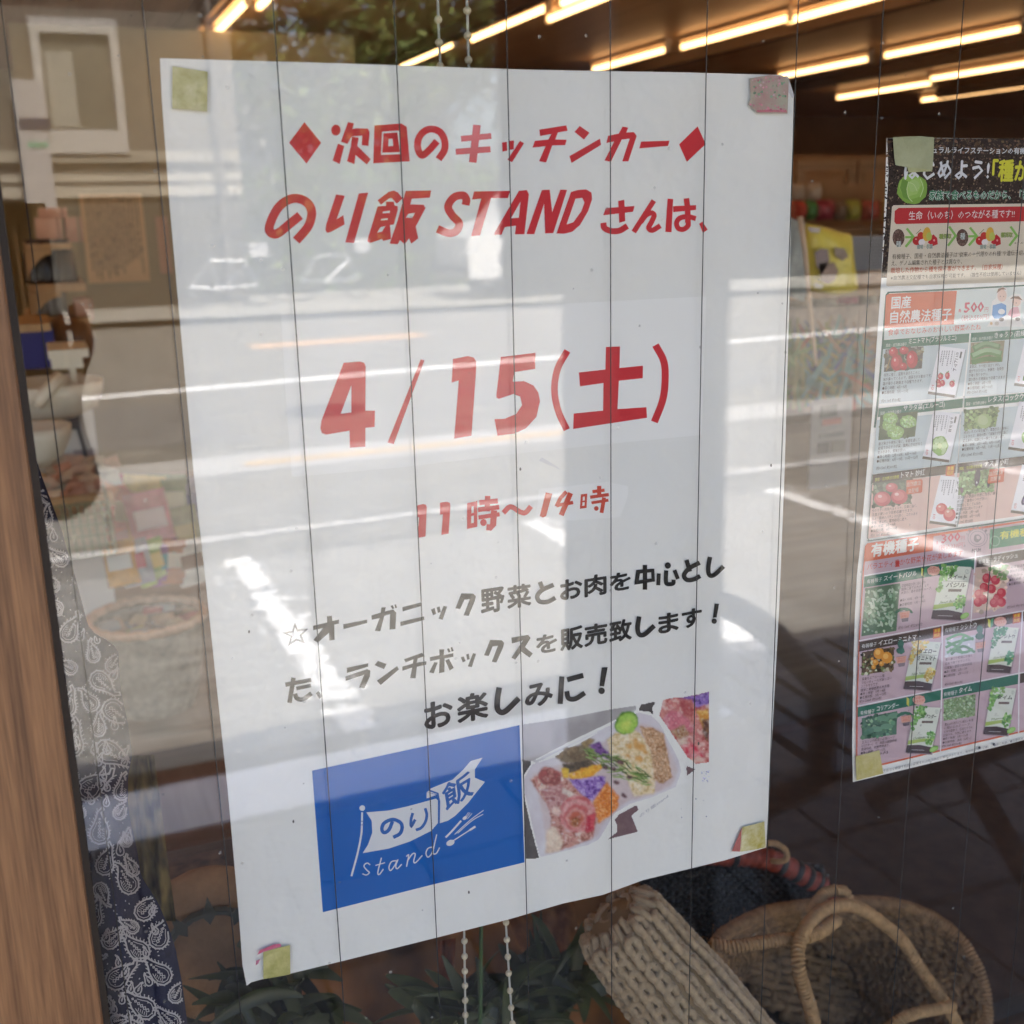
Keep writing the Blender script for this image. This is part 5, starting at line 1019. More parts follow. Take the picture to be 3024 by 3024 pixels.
# bicycle
def bike(label, x, y, rz):
    t = thing('bicycle', label, 'bicycle', (x, y, .1), rz, 'bicycles across the road')
    MTL = mat('bike_metal', (.45, .46, .48), .3, metal=.8); TY = mat('bike_tyre', (.025, .025, .025), .7)
    for cx in (0, 1.05):
        b = MB(); b.tube([(cx + .33 * cos(a * .2618), 0, .34 + .33 * sin(a * .2618)) for a in range(24)], .018, 8, closed=True); o = b.build('wheel', TY, t, True)
        b = MB()
        for a in range(14): b.tube([(cx, .0, .34), (cx + .32 * cos(a * .4488), 0, .34 + .32 * sin(a * .4488))], .002, 4)
        b.build('spokes', MTL, o)
    b = MB()
    for p_, q__ in (((1.05, 0, .34), (.45, 0, .3)), ((.45, 0, .3), (.3, 0, .85)), ((.33, 0, .75), (.88, 0, .72)), ((.45, 0, .3), (.9, 0, .65)), ((0, 0, .34), (.45, 0, .3)), ((0, 0, .34), (.33, 0, .75)), ((1.05, 0, .34), (.88, 0, .72)), ((.88, 0, .72), (.84, 0, 1.0))): b.tube([p_, q__], .016, 8)
    b.build('frame', MTL, t); b = MB(); b.tube([(.7, -.27, 1.0), (.84, -.1, 1.0), (.84, .1, 1.0), (.7, .27, 1.0)], .013, 8); b.build('handlebar', MTL, t)
    b = MB(); b.lathe([(.02, .85), (.09, .86), (.08, .92), (.02, .93)], (.28, 0, 0), 14, sx=1.3); b.build('saddle', TY, t); b = MB(); b.box((.95, -.16, .78), (1.25, .16, 1.0)); b.build('basket', mat('bike_basket', (.5, .5, .5), .4, metal=.6), t)
bx = MY(365 * S_, 560 * S_, -18.5).x; bike('silver city bicycle parked in front of the hedge, nearer the house', bx, -18.7, .1); bike('silver city bicycle parked closer to the white van', bx + 1.9, -19.2, -.2)
# ---------------------------------------------------------------- photographer, mirrored at the left edge
pt = thing('person', 'person in dark navy clothes holding up a phone in front of the window', 'person', (-.292, -.92, .032))
def skinned(name, J, E_, mat_, parent, sub=2):
    me = bpy.data.meshes.new(name); me.from_pydata([j[0] for j in J], E_, []); o = bpy.data.objects.new(name, me); link(o, parent); me.materials.append(mat_)
    md = o.modifiers.new('skin', 'SKIN'); 
    for i, j in enumerate(J): me.skin_vertices[0].data[i].radius = j[1] if isinstance(j[1], tuple) else (j[1], j[1])
    me.skin_vertices[0].data[0].use_root = True; md.use_smooth_shade = True
    s_ = o.modifiers.new('sub', 'SUBSURF'); s_.levels = sub; s_.render_levels = sub
    dg = bpy.context.evaluated_depsgraph_get(); m2 = bpy.data.meshes.new_from_object(o.evaluated_get(dg)); o.modifiers.clear(); o.data = m2
    return o
J = [((0, 0, .86), (.20, .13)), ((0, 0, 1.05), (.175, .115)), ((0, 0, 1.25), (.17, .11)), ((0, 0, 1.38), (.12, .08)), ((0, .01, 1.45), .055), ((0, .03, 1.53), .08), ((0, .03, 1.62), .09), ((0, .02, 1.68), .06),
     ((.19, 0, 1.34), .06), ((.235, .10, 1.12), .048), ((.235, .31, 1.22), .033), ((-.19, 0, 1.34), .06), ((-.22, .14, 1.10), .045), ((.13, .33, 1.22), .032),
     ((.10, 0, .80), .09), ((.11, .02, .45), .065), ((.11, 0, .08), .045), ((.12, .12, .03), .04), ((-.10, 0, .80), .09), ((-.11, .02, .45), .065), ((-.11, 0, .08), .045), ((-.12, .12, .03), .04)]
Eg = [(0, 1), (1, 2), (2, 3), (3, 4), (4, 5), (5, 6), (6, 7), (3, 8), (8, 9), (9, 10), (3, 11), (11, 12), (12, 13), (0, 14), (14, 15), (15, 16), (16, 17), (0, 18), (18, 19), (19, 20), (20, 21)]
try:
    body = skinned('body', J, Eg, mat('navy_cloth', (.02, .022, .035), .9), pt)
    SK = mat('skin', (.46, .28, .20), .55)
    for sx, (hx, hy, hz) in ((1, (.238, .345, 1.235)), (-1, (.150, .355, 1.225))):
        HJ = [((hx, hy, hz), .022), ((hx, hy + .03, hz + .04), .028)]; HE = [(0, 1)]
        for k_ in range(4):
            i0 = len(HJ); x = hx - .03 + .02 * k_; HJ += [((x, hy + .045, hz + .07), .009), ((x, hy + .05, hz + .10 - abs(k_ - 1.5) * .006), .008), ((x - .004 * sx, hy + .035, hz + .12 - abs(k_ - 1.5) * .008), .007)]; HE += [(1, i0), (i0, i0 + 1), (i0 + 1, i0 + 2)]
        i0 = len(HJ); HJ += [((hx + .035 * -sx, hy + .03, hz + .04), .010), ((hx + .045 * -sx, hy + .045, hz + .07), .009)]; HE += [(0, i0), (i0, i0 + 1)]
        skinned('hand', HJ, HE, SK, pt, 1)
    b = MB(); b.ball((0, .035, 1.62), .093, 20, 14, sc=(.85, 1.0, 1.22)); b.ball((0, .13, 1.61), .016, 8, 6, sc=(.8, 1, 1.4)); b.ball((.032, .113, 1.64), .011, 8, 6); b.ball((-.032, .113, 1.64), .011, 8, 6); b.ball((.085, .03, 1.615), .02, 8, 6, sc=(.4, .8, 1.4)); b.ball((-.085, .03, 1.615), .02, 8, 6, sc=(.4, .8, 1.4)); b.ball((0, .118, 1.575), .016, 8, 6, sc=(1.5, .5, .4)); b.build('face', SK, pt, True)
    b = MB(); b.ball((0, .012, 1.655), .108, 20, 14, sc=(.9, .95, 1.0)); b.build('hair', mat('black_hair', (.012, .01, .01), .5), pt, True)
except Exception as ex: print('person', ex)
b = MB(); b.box((-.115, -.5085, 1.305), (-.041, -.5005, 1.455)); b.box((-.086, -.5005, 1.418), (-.046, -.499, 1.450)); o = b.build('phone', mat('phone_black', (.02, .02, .022), .25)); tag(o, 'black phone held up by the photographer', 'phone')
# ================================================================= inside the shop
R7, R8, R5, RR, RM = Crop(0, 120, .4554), Crop(60, 940, .4348), Crop(0, 1640, .43478), Crop(2280, 340, .43478), Crop(2240, 1100, .4142)
def bx(crop, a, c, y, dep):
    p, q_ = D(*crop(a), y), D(*crop(c), y); return (min(p.x, q_.x), y, min(p.z, q_.z)), (max(p.x, q_.x), y + dep, max(p.z, q_.z))
def one(name, label, cat, mats, build, group=None, smooth=False):
    b = MB(); build(b); o = b.build(name, mats, None, smooth); return tag(o, label, cat, group)
PINE = wood('pine', (.42, .25, .10), (.56, .36, .17), 'Z', .4); CRM = mat('cream_ware', (0.75, 0.702, 0.567), .4)
# shelf with scalloped boards
sh = thing('pine_shelf', 'narrow pine shelf with curved boards at the left edge, packed with small jars', 'shelf', (0, 0, 0))
for a, c, y in (((5, 1240), (62, 1860), 2.5), ((95, 1262), (178, 1845), 2.72)): b = MB(); b.box(*bx(R7, a, c, y, .05)); b.build('post', PINE, sh)
for k_, (a, c) in enumerate((((150, 1322), (470, 1350)), ((175, 1588), (562, 1622)), ((150, 1815), (600, 1845)))):
    b = MB(); lo, hi = bx(R7, a, c, 2.78, .5); b.box(lo, hi); b.build('shelf_board', PINE, sh)
    b = MB(); n_ = 10; w_ = hi[0] - lo[0]
    pts = [(lo[0], 2.775, lo[2] - .001), (lo[0] + w_ * .55, 2.775, lo[2] - .001)] + [(lo[0] + w_ * (.55 - .5 * t_ / n_), 2.775, lo[2] - .012 - .05 * (t_ / n_) ** 2) for t_ in range(n_ + 1)] + [(lo[0], 2.775, lo[2] - .09)]
    k2 = len(pts); b.add(pts + [(x, y + .018, z) for x, y, z in pts], [tuple(range(k2)), tuple(range(2 * k2 - 1, k2 - 1, -1))] + [(i, (i + 1) % k2, k2 + (i + 1) % k2, k2 + i) for i in range(k2)]); b.build('bracket', PINE, sh)
def jar(label, p, r, h, m_, lid):
    t = thing('jar', label, 'jar', p, 0, 'small jars on the pine shelf'); b = MB(); b.lathe([(r, 0), (r * 1.05, h * .1), (r, h * .7), (r * .6, h * .85)], n=16); b.build('body', m_, t, True)
    b = MB(); b.lathe([(r * .65, h * .852), (r * .65, h), (r * .2, h * 1.02)], n=14); b.build('lid', lid, t, True)
for i, (u, v, lb) in enumerate(((250, 1585, 'dark jar at the left of the middle shelf board'), (345, 1585, 'black jar in the middle of the middle shelf board'), (430, 1583, 'black jar at the right end of the middle shelf board'), (290, 1810, 'brown jar at the left of the lowest shelf board'), (370, 1810, 'clear grey jar at the right of the lowest shelf board'))):
    p = D(*R7((u, v)), 2.85); jar(lb, (p.x, 2.9, p.z + .002), .032, .115 if i < 3 else .13, mat('jar_%d' % i, ((.03, .025, .02), (.02, .018, .02), (.05, .03, .02), (.10, .06, .03), (.22, .20, .17))[i], .2), mat('jar_lid', (0.0675, 0.054, 0.0473), .4))
CB_ = mat('pinkish_carton', (0.702, 0.419, 0.297), .8, noise=.1, scale=18)
def carton(lb, a, c, y, dep):
    t = thing('carton', lb, 'box', (0, 0, 0), 0, 'pinkish cartons by the pine shelf'); lo, hi = bx(R7, a, c, y, dep); b = MB(); b.box(lo, hi); b.build('box_body', CB_, t)
    b = MB(); xm = (lo[0] + hi[0]) / 2 + .02; b.box((xm, lo[1] - .002, lo[2]), (xm + .008, lo[1] - .0005, hi[2])); b.build('sealing_strip', mat('carton_tape', (0.459, 0.243, 0.162), .6), t)
carton('wide pinkish carton standing on top of the pine shelf', (222, 1150), (412, 1318), 2.9, .2); carton('second pinkish carton, right of the wide one', (418, 1145), (512, 1305), 2.95, .2); carton('flat pinkish carton lying on top of the wide carton', (245, 1085), (440, 1147), 2.97, .15)
carton('small pinkish carton below the lowest board of the pine shelf', (480, 1680), (590, 1812), 2.85, .12)
# calligraphy sheet and pink sheet
cs = thing('calligraphy_sheet', 'cream paper sheet covered with columns of black brush writing, left of the poster', 'wall sheet', (0, 0, 0))
lo, hi = bx(R7, (508, 998), (975, 1560), 6.4, .003); b = MB(); b.box(lo, hi); b.build('paper', mat('cream_paper', (0.74, 0.56, 0.30), .8, noise=.05, scale=4), cs)
b = MB(); rr = random.Random(3); W_, H_ = hi[0] - lo[0], hi[2] - lo[2]
for c_ in range(14):
    x = hi[0] - W_ * (.09 + c_ * .062); z_ = hi[2] - H_ * .035; end = lo[2] + H_ * rr.uniform(.05, .3)
    while z_ > end:
        hh = H_ * rr.choice((.008, .014, .022, .012)); big = rr.random() < .12; w_ = W_ * (.024 if not big else .04); b.box((x - w_ * rr.uniform(.5, 1) / 1.4, lo[1] - .002, z_ - hh), (x + w_ * rr.uniform(.5, 1) / 1.4, lo[1] - .0008, z_))
        if rr.random() < .4: b.box((x - w_ * .9, lo[1] - .003, z_ - hh * .7), (x + w_ * .9, lo[1] - .0022, z_ - hh * .45))
        z_ -= hh + H_ * .011
o = b.build('brush_writing', mat('sumi_ink', (0.012, 0.009, 0.006), .7), cs); o['kind'] = 'stuff'
b = MB(); b.box((lo[0] - .25, 6.42, 0), (lo[0] + 1.6, 6.5, ZP(300, 214, 2.47).z)); o = b.build('partition', GREENW); tag(o, 'olive green partition behind the calligraphy sheet', 'partition')
one('notice_sheet', 'pinkish blank notice half hidden behind the left edge of the event poster', 'wall sheet', mat('pink_sheet', (0.567, 0.378, 0.27), .8), lambda b: b.box(*bx(R7, (1005, 1140), (1120, 1510), 6.41, .003)))
# scale and counter things on the left
sc = thing('kitchen_scale', 'cream counter scale with a flat tray, left of the poster', 'scale', (0, 0, 0)); y = 1.7
b = MB(); b.box(*bx(R8, (185, 222), (470, 262), y, .16)); b.build('tray', CRM, sc); lo, hi = bx(R8, (205, 264), (430, 335), y + .02, .12); b = MB(); b.box(lo, hi); b.build('weighing_head', CRM, sc)
b = MB(); b.box(*bx(R8, (330, 337), (400, 540), y + .03, .05)); b.build('stem', CRM, sc)
b = MB(); p = D(*R8((200, 640)), y); b.lathe([(.05, -.035), (.085, -.02), (.098, .01), (.10, .03), (.09, .032), (.07, .0)], (p.x, y + .08, p.z + .015), 30); b.build('bowl', CRM, sc, True)
one('scoop', 'cream plastic scoop handle lying across the scale bowl', 'scoop', CRM, lambda b: b.tube([D(*R8((110, 585)), y - .03), D(*R8((190, 490)), y - .02), D(*R8((275, 400)), y)], [.012, .012, .014], 12), smooth=True)
one('blue_box', 'deep blue box at the left edge beside the pine shelf', 'box', mat('deep_blue', (0.0162, 0.0162, 0.162), .5), lambda b: b.box(*bx(R8, (-60, 90), (255, 335), 2.0, .2)))
one('pine_board', 'pine board resting on the deep blue box', 'board', PINE, lambda b: b.box(*bx(R8, (-60, 48), (210, 86), 1.98, .25)))
one('clay_pot', 'round brown clay pot right of the deep blue box', 'pot', mat('brown_clay', (0.162, 0.0743, 0.027), .35), lambda b: b.ball(D(*R8((310, 160)), 2.25), .055, 20, 14, sc=(1.15, 1, 1.1)), smooth=True)
one('white_bowl', 'cream bowl below the counter scale', 'bowl', CRM, lambda b: b.lathe([(.02, -.05), (.045, -.03), (.06, .0), (.062, .02), (.055, .018), (.03, -.02)], tuple(D(*R8((95, 810)), 1.6)), 24), smooth=True)
ct = thing('white_counter', 'white counter front with a dark plug and cord, left of the poster', 'counter', (0, 0, 0)); lo, hi = bx(R8, (70, 590), (530, 940), 2.05, .5)
b = MB(); b.box((lo[0] - .2, lo[1], 0), hi); b.build('panel', mat('counter_white', (0.675, 0.648, 0.581), .6), ct)
p = D(*R8((340, 700)), 2.03); b = MB(); b.box((p.x - .018, 2.03, p.z - .018), (p.x + .018, 2.049, p.z + .018)); b.build('plug', mat('plug_dark', (0.054, 0.054, 0.0607), .5), ct); b = MB(); b.tube([(p.x + .01, 2.035, p.z), (p.x + .02, 2.03, p.z - .06), (p.x + .025, 2.03, p.z - .14)], .004, 6); b.build('cord', _m['plug_dark'], ct)
lo, hi = bx(R8, (360, 905), (515, 945), 2.04, .008); b = MB(); b.box(lo, hi); b.build('price_rail', mat('rail_grey', (0.378, 0.324, 0.324), .6), ct)
# packets: wooden bin, wrapped crackers
def packet(name, label, cat, p, w_, h, col, group, rx=0, rz=0, ry=0, th=.02, stripe=None):
    t = thing(name, label, cat, p, 0, group); t.rotation_euler = (rx, ry, rz); b = MB(); n_ = 6; vs = []; fs = []
    for s_ in (-1, 1):
        for i in range(n_ + 1):
            for j in range(n_ + 1):
                u, v = i / n_, j / n_; e = (1 - (2 * u - 1) ** 4) * (1 - (2 * v - 1) ** 4); vs.append(((u - .5) * w_, s_ * th * .5 * e, (v - .5) * h))
    N_ = (n_ + 1) ** 2
    for s_ in (0, 1):
        for i in range(n_):
            for j in range(n_):
                a = s_ * N_ + i * (n_ + 1) + j; q4 = (a, a + 1, a + n_ + 2, a + n_ + 1); fs.append(q4 if s_ else q4[::-1])
    b.add(vs, fs); b.build('pouch', mat('pouch_%02d%02d%02d' % tuple(int(c * 99) for c in col), col, .35, noise=.25, scale=40), t, True)
    if stripe: b = MB(); b.box((-w_ * .36, -th * .5 - .001, -h * .15), (w_ * .36, -th * .5 + .004, h * .18)); b.build('label_print', mat('stripe_%02d%02d%02d' % tuple(int(c * 99) for c in stripe), stripe, .5), t)
    return t
rr = random.Random(11)
one('packet_bin', 'shallow pale wooden bin under the white counter, heaped with wrapped crackers', 'bin', PINE, lambda b: (b.box(*bx(R8, (70, 1245), (600, 1275), 1.75, .02)), b.box(*bx(R8, (75, 1262), (600, 1275), 1.771, .45))))
cols = [(.62, .46, .34), (.60, .36, .26), (.50, .47, .38), (.30, .33, .28), (.66, .52, .36), (.55, .30, .2)]
ks = 0
for j in range(5):
    for i in range(7):
        u = 110 + i * 75 + rr.uniform(-18, 18) + j * 8; v = 1225 - j * 62 + rr.uniform(-12, 12); y = 1.78 + j * .06; p = D(*R8((u, v)), y)
        packet('cracker_packet', 'cream, pink or grey wrapped cracker lying in the heap under the white counter', 'packet', (p.x, y, p.z), .05, .035, rr.choice(cols), 'wrapped crackers heaped in the bin', rx=-.9 + rr.uniform(-.4, .3), rz=rr.uniform(-.8, .8), ry=rr.uniform(-.5, .5), th=.014)
wb = thing('wire_basket', 'green wire basket below the cracker bin', 'basket', (0, 0, 0)); lo, hi = bx(R8, (170, 1290), (640, 1600), 1.6, .25); GWR = mat('green_wire', (0.216, 0.243, 0.135), .4)
for k_ in range(9): x = lo[0] + (hi[0] - lo[0]) * k_ / 8; b = MB(); b.tube([(x, lo[1], hi[2]), (x + .004, lo[1] + .01, lo[2])], .0018, 6); b.build('upright_wire', GWR, wb)
for k_ in range(6): z_ = lo[2] + (hi[2] - lo[2]) * k_ / 5; b = MB(); b.tube([(lo[0], lo[1], z_), (hi[0], lo[1], z_), (hi[0], hi[1], z_)], .0016, 6); b.build('ring_wire', GWR, wb)
one('basket_filling', 'pale beige bags inside the green wire basket', 'bags', mat('beige_bag', (0.486, 0.405, 0.27), .7, noise=.4, scale=14), lambda b: b.box((lo[0] + .01, lo[1] + .02, lo[2] + .005), (hi[0] - .01, hi[1] - .01, hi[2] - .03)))
mg = [((.58, .14, .10), (.6, .5, .3)), ((.60, .48, .12), (.5, .1, .1)), ((.20, .28, .12), (.6, .6, .4)), ((.46, .44, .50), (.2, .2, .3)), ((.62, .30, .12), (.7, .6, .3)), ((.55, .18, .22), (.7, .6, .6)), ((.30, .32, .16), (.6, .5, .2)), ((.36, .42, .44), (.5, .2, .2))]
mlab = ['red snack packet standing left of the poster', 'yellow snack packet behind the red one', 'dark green snack packet near the poster edge', 'pale lilac packet at the poster edge', 'orange snack packet in the lower row', 'rose snack packet between red and yellow', 'olive snack packet in the lower row by the poster', 'blue grey snack packet above the basket']
for i, (u, v) in enumerate(((745, 1330), (840, 1260), (1010, 1250), (1110, 1270), (900, 1560), (880, 1370), (1090, 1480), (760, 1500))):
    y = 1.9 - (i > 3) * .1 + i * .012; p = D(*R8((u, v)), y); packet('snack_packet', mlab[i], 'packet', (p.x, y, p.z), .085, .12, mg[i][0], 'upright snack packets left of the poster', rx=-.35, ry=.25 - .06 * i, rz=.1 * (i % 3), th=.02, stripe=mg[i][1])
more = 'crimson gold teal cream brown pink amber grey lime plum rust ivory'.split(); mc2 = [(.5, .05, .07), (.6, .42, .1), (.1, .3, .3), (.62, .55, .42), (.2, .1, .05), (.6, .25, .3), (.6, .3, .05), (.3, .3, .3), (.3, .4, .1), (.25, .08, .2), (.4, .14, .06), (.66, .62, .52)]
for i, w9 in enumerate(more):
    u, v = 690 + (i % 6) * 95 + rr.uniform(-10, 10), (1215, 1640)[i // 6] + rr.uniform(-25, 25); y = 2.05 if i < 6 else 1.66; p = D(*R8((u, v)), y)
    packet('snack_packet', '%s snack packet in the %s row left of the poster' % (w9, 'back' if i < 6 else 'front'), 'packet', (p.x, y, p.z), .06, .085, mc2[i], 'upright snack packets left of the poster', rx=-.3, ry=rr.uniform(-.25, .25), rz=rr.uniform(-.4, .4), th=.02, stripe=mc2[(i + 5) % 12])
one('display_table', 'low pale wooden table under the snack packets and the round basket', 'table', wood('table_wood', (.20, .13, .075), (.28, .19, .11), 'X', .3), lambda b: b.box((-.4, 1.45, .50), (.75, 2.6, .54)))
# round basket with sweets
def woven(b, c, prof, n, amp, cols_, k_=28, tilt=None):
    """coil woven wall: profile (r, z) swept round, height modulated into stakes and weavers"""
    vs = []; fs = []; m_ = len(prof)
    for i, (r, z_) in enumerate(prof):
        for j in range(n):
            a = 2 * pi * j / n; w_ = 1 + amp * sin(a * k_ + (i % 2) * pi); vs.append((c[0] + r * w_ * cos(a), c[1] + r * w_ * sin(a), c[2] + z_))
    for i in range(m_ - 1):
        for j in range(n): j2 = (j + 1) % n; fs.append((i * n + j, i * n + j2, (i + 1) * n + j2, (i + 1) * n + j))
    b.add(vs, fs)
pc = D(*R5((1000, 450)), 1.55); RB = (D(*R5((1400, 450)), 1.55).x - D(*R5((600, 450)), 1.55).x) / 2
rb = thing('wicker_basket', 'round grey brown wicker basket filled with wrapped sweets, left of the poster', 'basket', (pc.x, 1.55 + .02, pc.z))
WK = mat('grey_wicker', (0.297, 0.243, 0.162), .8, noise=.45, scale=50); RIM = mat('wicker_rim', (0.621, 0.405, 0.243), .7, noise=.25, scale=60)
b = MB(); woven(b, (0, 0, 0), [(RB * (1 - .28 * (i / 26) ** 1.5), -i * .0065) for i in range(27)], 224, .022, None, 28); woven(b, (0, 0, 0), [(RB * .96, 0), (RB * .9, -.05), (.001, -.055)], 60, 0, None); b.build('woven_wall', WK, rb, True)
b = MB(); b.tube([(RB * cos(a * .0982), RB * sin(a * .0982), .002) for a in range(64)], .0085, 8, closed=True, prof=lambda s_, a: 1 + .18 * sin(s_ * 420 + a)); b.build('rim', RIM, rb, True)
sw = [(.40, .30, .16), (.36, .38, .18), (.50, .20, .18), (.30, .34, .34), (.46, .34, .22), (.16, .13, .10)]
for i in range(26):
    a = rr.uniform(0, 6.28); r = RB * .8 * math.sqrt(rr.random()); packet('wrapped_sweet', 'small wrapped sweet in the round wicker basket', 'sweet', (pc.x + r * cos(a), 1.57 + r * sin(a), pc.z - .018 + rr.uniform(0, .02)), .038, .026, rr.choice(sw), 'wrapped sweets in the round wicker basket', rx=rr.uniform(-1.3, -.5), rz=rr.uniform(-1, 1), th=.014)
# ---------------------------------------------------------------- right hand view between the posters
def shelfunit(lb, x0, x1, y, zs, dep, m_, hgt):
    t = thing('wall_shelf', lb, 'shelf', (0, 0, 0))
    for z_ in zs: b = MB(); b.box((x0, y, z_ - .02), (x1, y + dep, z_)); b.build('shelf_board', m_, t)
    for x in (x0 - .033, x1 + .003): b = MB(); b.box((x, y, 0), (x + .03, y + dep, hgt)); b.build('side_panel', m_, t)
    b = MB(); b.box((x0, y + dep + .001, 0), (x1, y + dep + .02, hgt)); b.build('back_panel', _m['brown_wall'], t)
YS = 5.2; lo, hi = bx(RR, (90, 705), (2000, 740), YS, .3)
TAN = wood('tan_wood', (.22, .13, .06), (.32, .2, .1), 'X', .3)
shelfunit('long wooden shelf of colourful goods seen between the two posters', lo[0] - .1, lo[0] + 4.2, YS, (lo[2] + .02, lo[2] - .42), .35, TAN, D(*RR((300, 250)), YS).z)
b = MB(); zz_ = D(*RR((300, 310)), YS).z; zb_ = D(*RR((300, 470)), YS).z
fr2 = thing('cabinet_frame', 'row of tan framed cabinet doors above the colourful goods', 'cabinet', (0, 0, 0))
for (u0, u1) in ((150, 548), (568, 980)):
    xa, xb = D(*RR((u0, 400)), YS).x, D(*RR((u1, 400)), YS).x; b = MB(); b.box((xa, YS - .03, zz_ - .05), (xb, YS - .003, zz_)); b.box((xa, YS - .03, zb_), (xa + .05, YS - .003, zz_ - .05)); b.box((xb - .05, YS - .03, zb_), (xb, YS - .003, zz_ - .05)); b.build('door_frame', TAN, fr2)
zc_ = D(*RR((300, 700)), YS).z
for i, (u0, u1, v0, col, lb) in enumerate(((118, 190, 592, (.42, .10, .05), 'orange red bag at the left end of the goods shelf'), (192, 262, 592, (.45, .05, .03), 'bright red bag beside the green one'), (262, 335, 590, (.05, .22, .06), 'green bag on the goods shelf'), (335, 458, 588, (.28, .03, .06), 'maroon bag right of the green one'), (460, 540, 595, (.16, .11, .08), 'dull brown bag in the middle of the goods shelf'), (545, 632, 585, (.30, .32, .05), 'yellow green bag on the goods shelf'), (655, 770, 590, (.30, .06, .04), 'dark red bag near the seed poster'), (800, 900, 580, (.4, .3, .1), 'ochre bag behind the seed poster edge'))):
    p, q_ = D(*RR((u0, v0)), YS), D(*RR((u1, 700)), YS); packet('goods_bag', lb, 'bag', ((p.x + q_.x) / 2, YS + .06, (p.z + q_.z) / 2), q_.x - p.x, p.z - q_.z + .02, col, 'colourful bags on the shelf between the posters', th=.10)
gc = [('scarlet', (.5, .05, .03)), ('orange', (.6, .22, .04)), ('cream', (.6, .5, .38)), ('leaf green', (.1, .3, .08)), ('ochre', (.5, .33, .1)), ('rose', (.5, .15, .18)), ('white', (.6, .56, .5)), ('brown', (.25, .12, .06)), ('gold', (.6, .42, .08)), ('violet', (.25, .1, .3))]
for rw, (zo, nm) in enumerate(((-.42, 'lower'),)):
    for i, (w9, c9) in enumerate(gc):
        xx = lo[0] + .1 + i * .33 + rr.uniform(-.03, .03); hh = rr.uniform(.16, .26); packet('goods_bag', '%s bag on the %s board of the goods shelf' % (w9, nm), 'bag', (xx, YS + .08, lo[2] + zo + (.02 if rw == 0 else 0) + hh / 2), rr.uniform(.16, .27), hh, c9, 'colourful bags on the shelf between the posters', th=.1)
for i, (u0, u1, v0, v1, lb) in enumerate(((262, 358, 455, 590, 'white paper bag standing behind the green bag'), (382, 470, 452, 588, 'white paper bag standing behind the maroon bag'), (130, 215, 490, 590, 'tilted beige paper bag above the red bags'))):
    p, q_ = D(*RR((u0, v0)), YS), D(*RR((u1, v1)), YS); packet('paper_bag', lb, 'bag', ((p.x + q_.x) / 2, YS + .2, (p.z + q_.z) / 2), q_.x - p.x, p.z - q_.z, (.46, .40, .34), 'white paper bags behind the colourful bags', th=.08)
# hanging yellow packet with pale string, striped crate, plastic bag
yb = thing('yellow_packet', 'shiny yellow snack packet hanging between the two posters', 'packet', (0, 0, 0))
Y1 = 1.05; pts = [(232, 735), (340, 752), (455, 790), (520, 805), (545, 950), (570, 1100), (565, 1195), (530, 1215), (440, 1222), (350, 1208), (268, 1190), (255, 1050), (238, 900)]
c0 = D(*RR((400, 1000)), Y1); b = MB(); ring = [D(*RR(p), Y1) for p in pts]; n_ = len(ring); vs = []
for t_, dy in ((1, 0), (.9, -.010), (.6, -.018), (.2, -.022)): vs += [c0 + (p - c0) * t_ + V((0, dy + .003 * sin(i * 2.1 + t_ * 5), 0)) for i, p in enumerate(ring)]
vs += [c0 + V((0, -.022, 0)), ] ; nb = len(vs); vs += [p + V((0, .004, 0)) for p in ring]
fs = []
for l in range(3):
    for i in range(n_): j = (i + 1) % n_; fs.append((l * n_ + i, l * n_ + j, (l + 1) * n_ + j, (l + 1) * n_ + i))
for i in range(n_): j = (i + 1) % n_; fs.append((3 * n_ + i, 3 * n_ + j, 4 * n_)); fs.append((i, nb + i, nb + j, j))
fs.append(tuple(range(nb + n_ - 1, nb - 1, -1))); b.add(vs, fs); b.build('pouch', mat('yellow_foil', (0.75, 0.634, 0.108), .28, noise=.12, scale=20), yb, True)
pb = PB(RR)
for d_, c_ in (('290,930 330,905 380,910 390,990 340,1080 300,1020', (.24, .17, .16)), ('420,900 490,905 520,960 480,990 430,960', (.28, .2, .14)), ('320,1010 420,1000 450,1060 430,1120 380,1150 330,1130', (.30, .19, .14)), ('240,760 330,765 320,800 260,795', (.48, .42, .38)), ('290,1140 350,1150 340,1185 290,1175', (.5, .45, .35))):
    P3 = [D(*RR(p), Y1 - .027) for p in dots(d_)]; b = MB(); b.add(P3, [tuple(range(len(P3)))]); b.build('printed_patch', mat('patch_%02d' % int(c_[0] * 99 + c_[2] * 50), c_, .4), yb)
one('pale_stick', 'thin pale stick standing in front of the yellow packet', 'stick', mat('pale_stick', (0.702, 0.54, 0.378), .6), lambda b: b.tube([D(*RR((190, 690)), .95), D(*RR((225, 930)), .95), D(*RR((250, 1200)), .95), D(*RR((270, 1420)), .95), D(*RR((300, 1700)), .95)], [.004, .0035, .0032, .003, .0022], 8), smooth=True)
st_ = thing('ribbed_crate', 'blue grey ribbed crate behind the yellow packet', 'crate', (0, 0, 0)); lo, hi = bx(RR, (420, 830), (800, 1050), 1.9, .3)
b = MB(); b.box((lo[0], lo[1] + .012, lo[2]), hi); b.build('crate_body', mat('crate_grey', (0.216, 0.216, 0.23), .6), st_)
for k_ in range(11): z_ = lo[2] + (hi[2] - lo[2]) * (k_ + .2) / 11; b = MB(); b.box((lo[0], lo[1], z_), (hi[0], lo[1] + .0119, z_ + (hi[2] - lo[2]) * .05)); b.build('rib', mat('rib_grey', (0.351, 0.365, 0.405), .5), st_)
packet('plastic_bag', 'crumpled clear whitish plastic bag beside the poster edge', 'bag', tuple(D(*RR((160, 980)), 1.5)), .10, .15, (.34, .38, .38), None, ry=.3, th=.04)
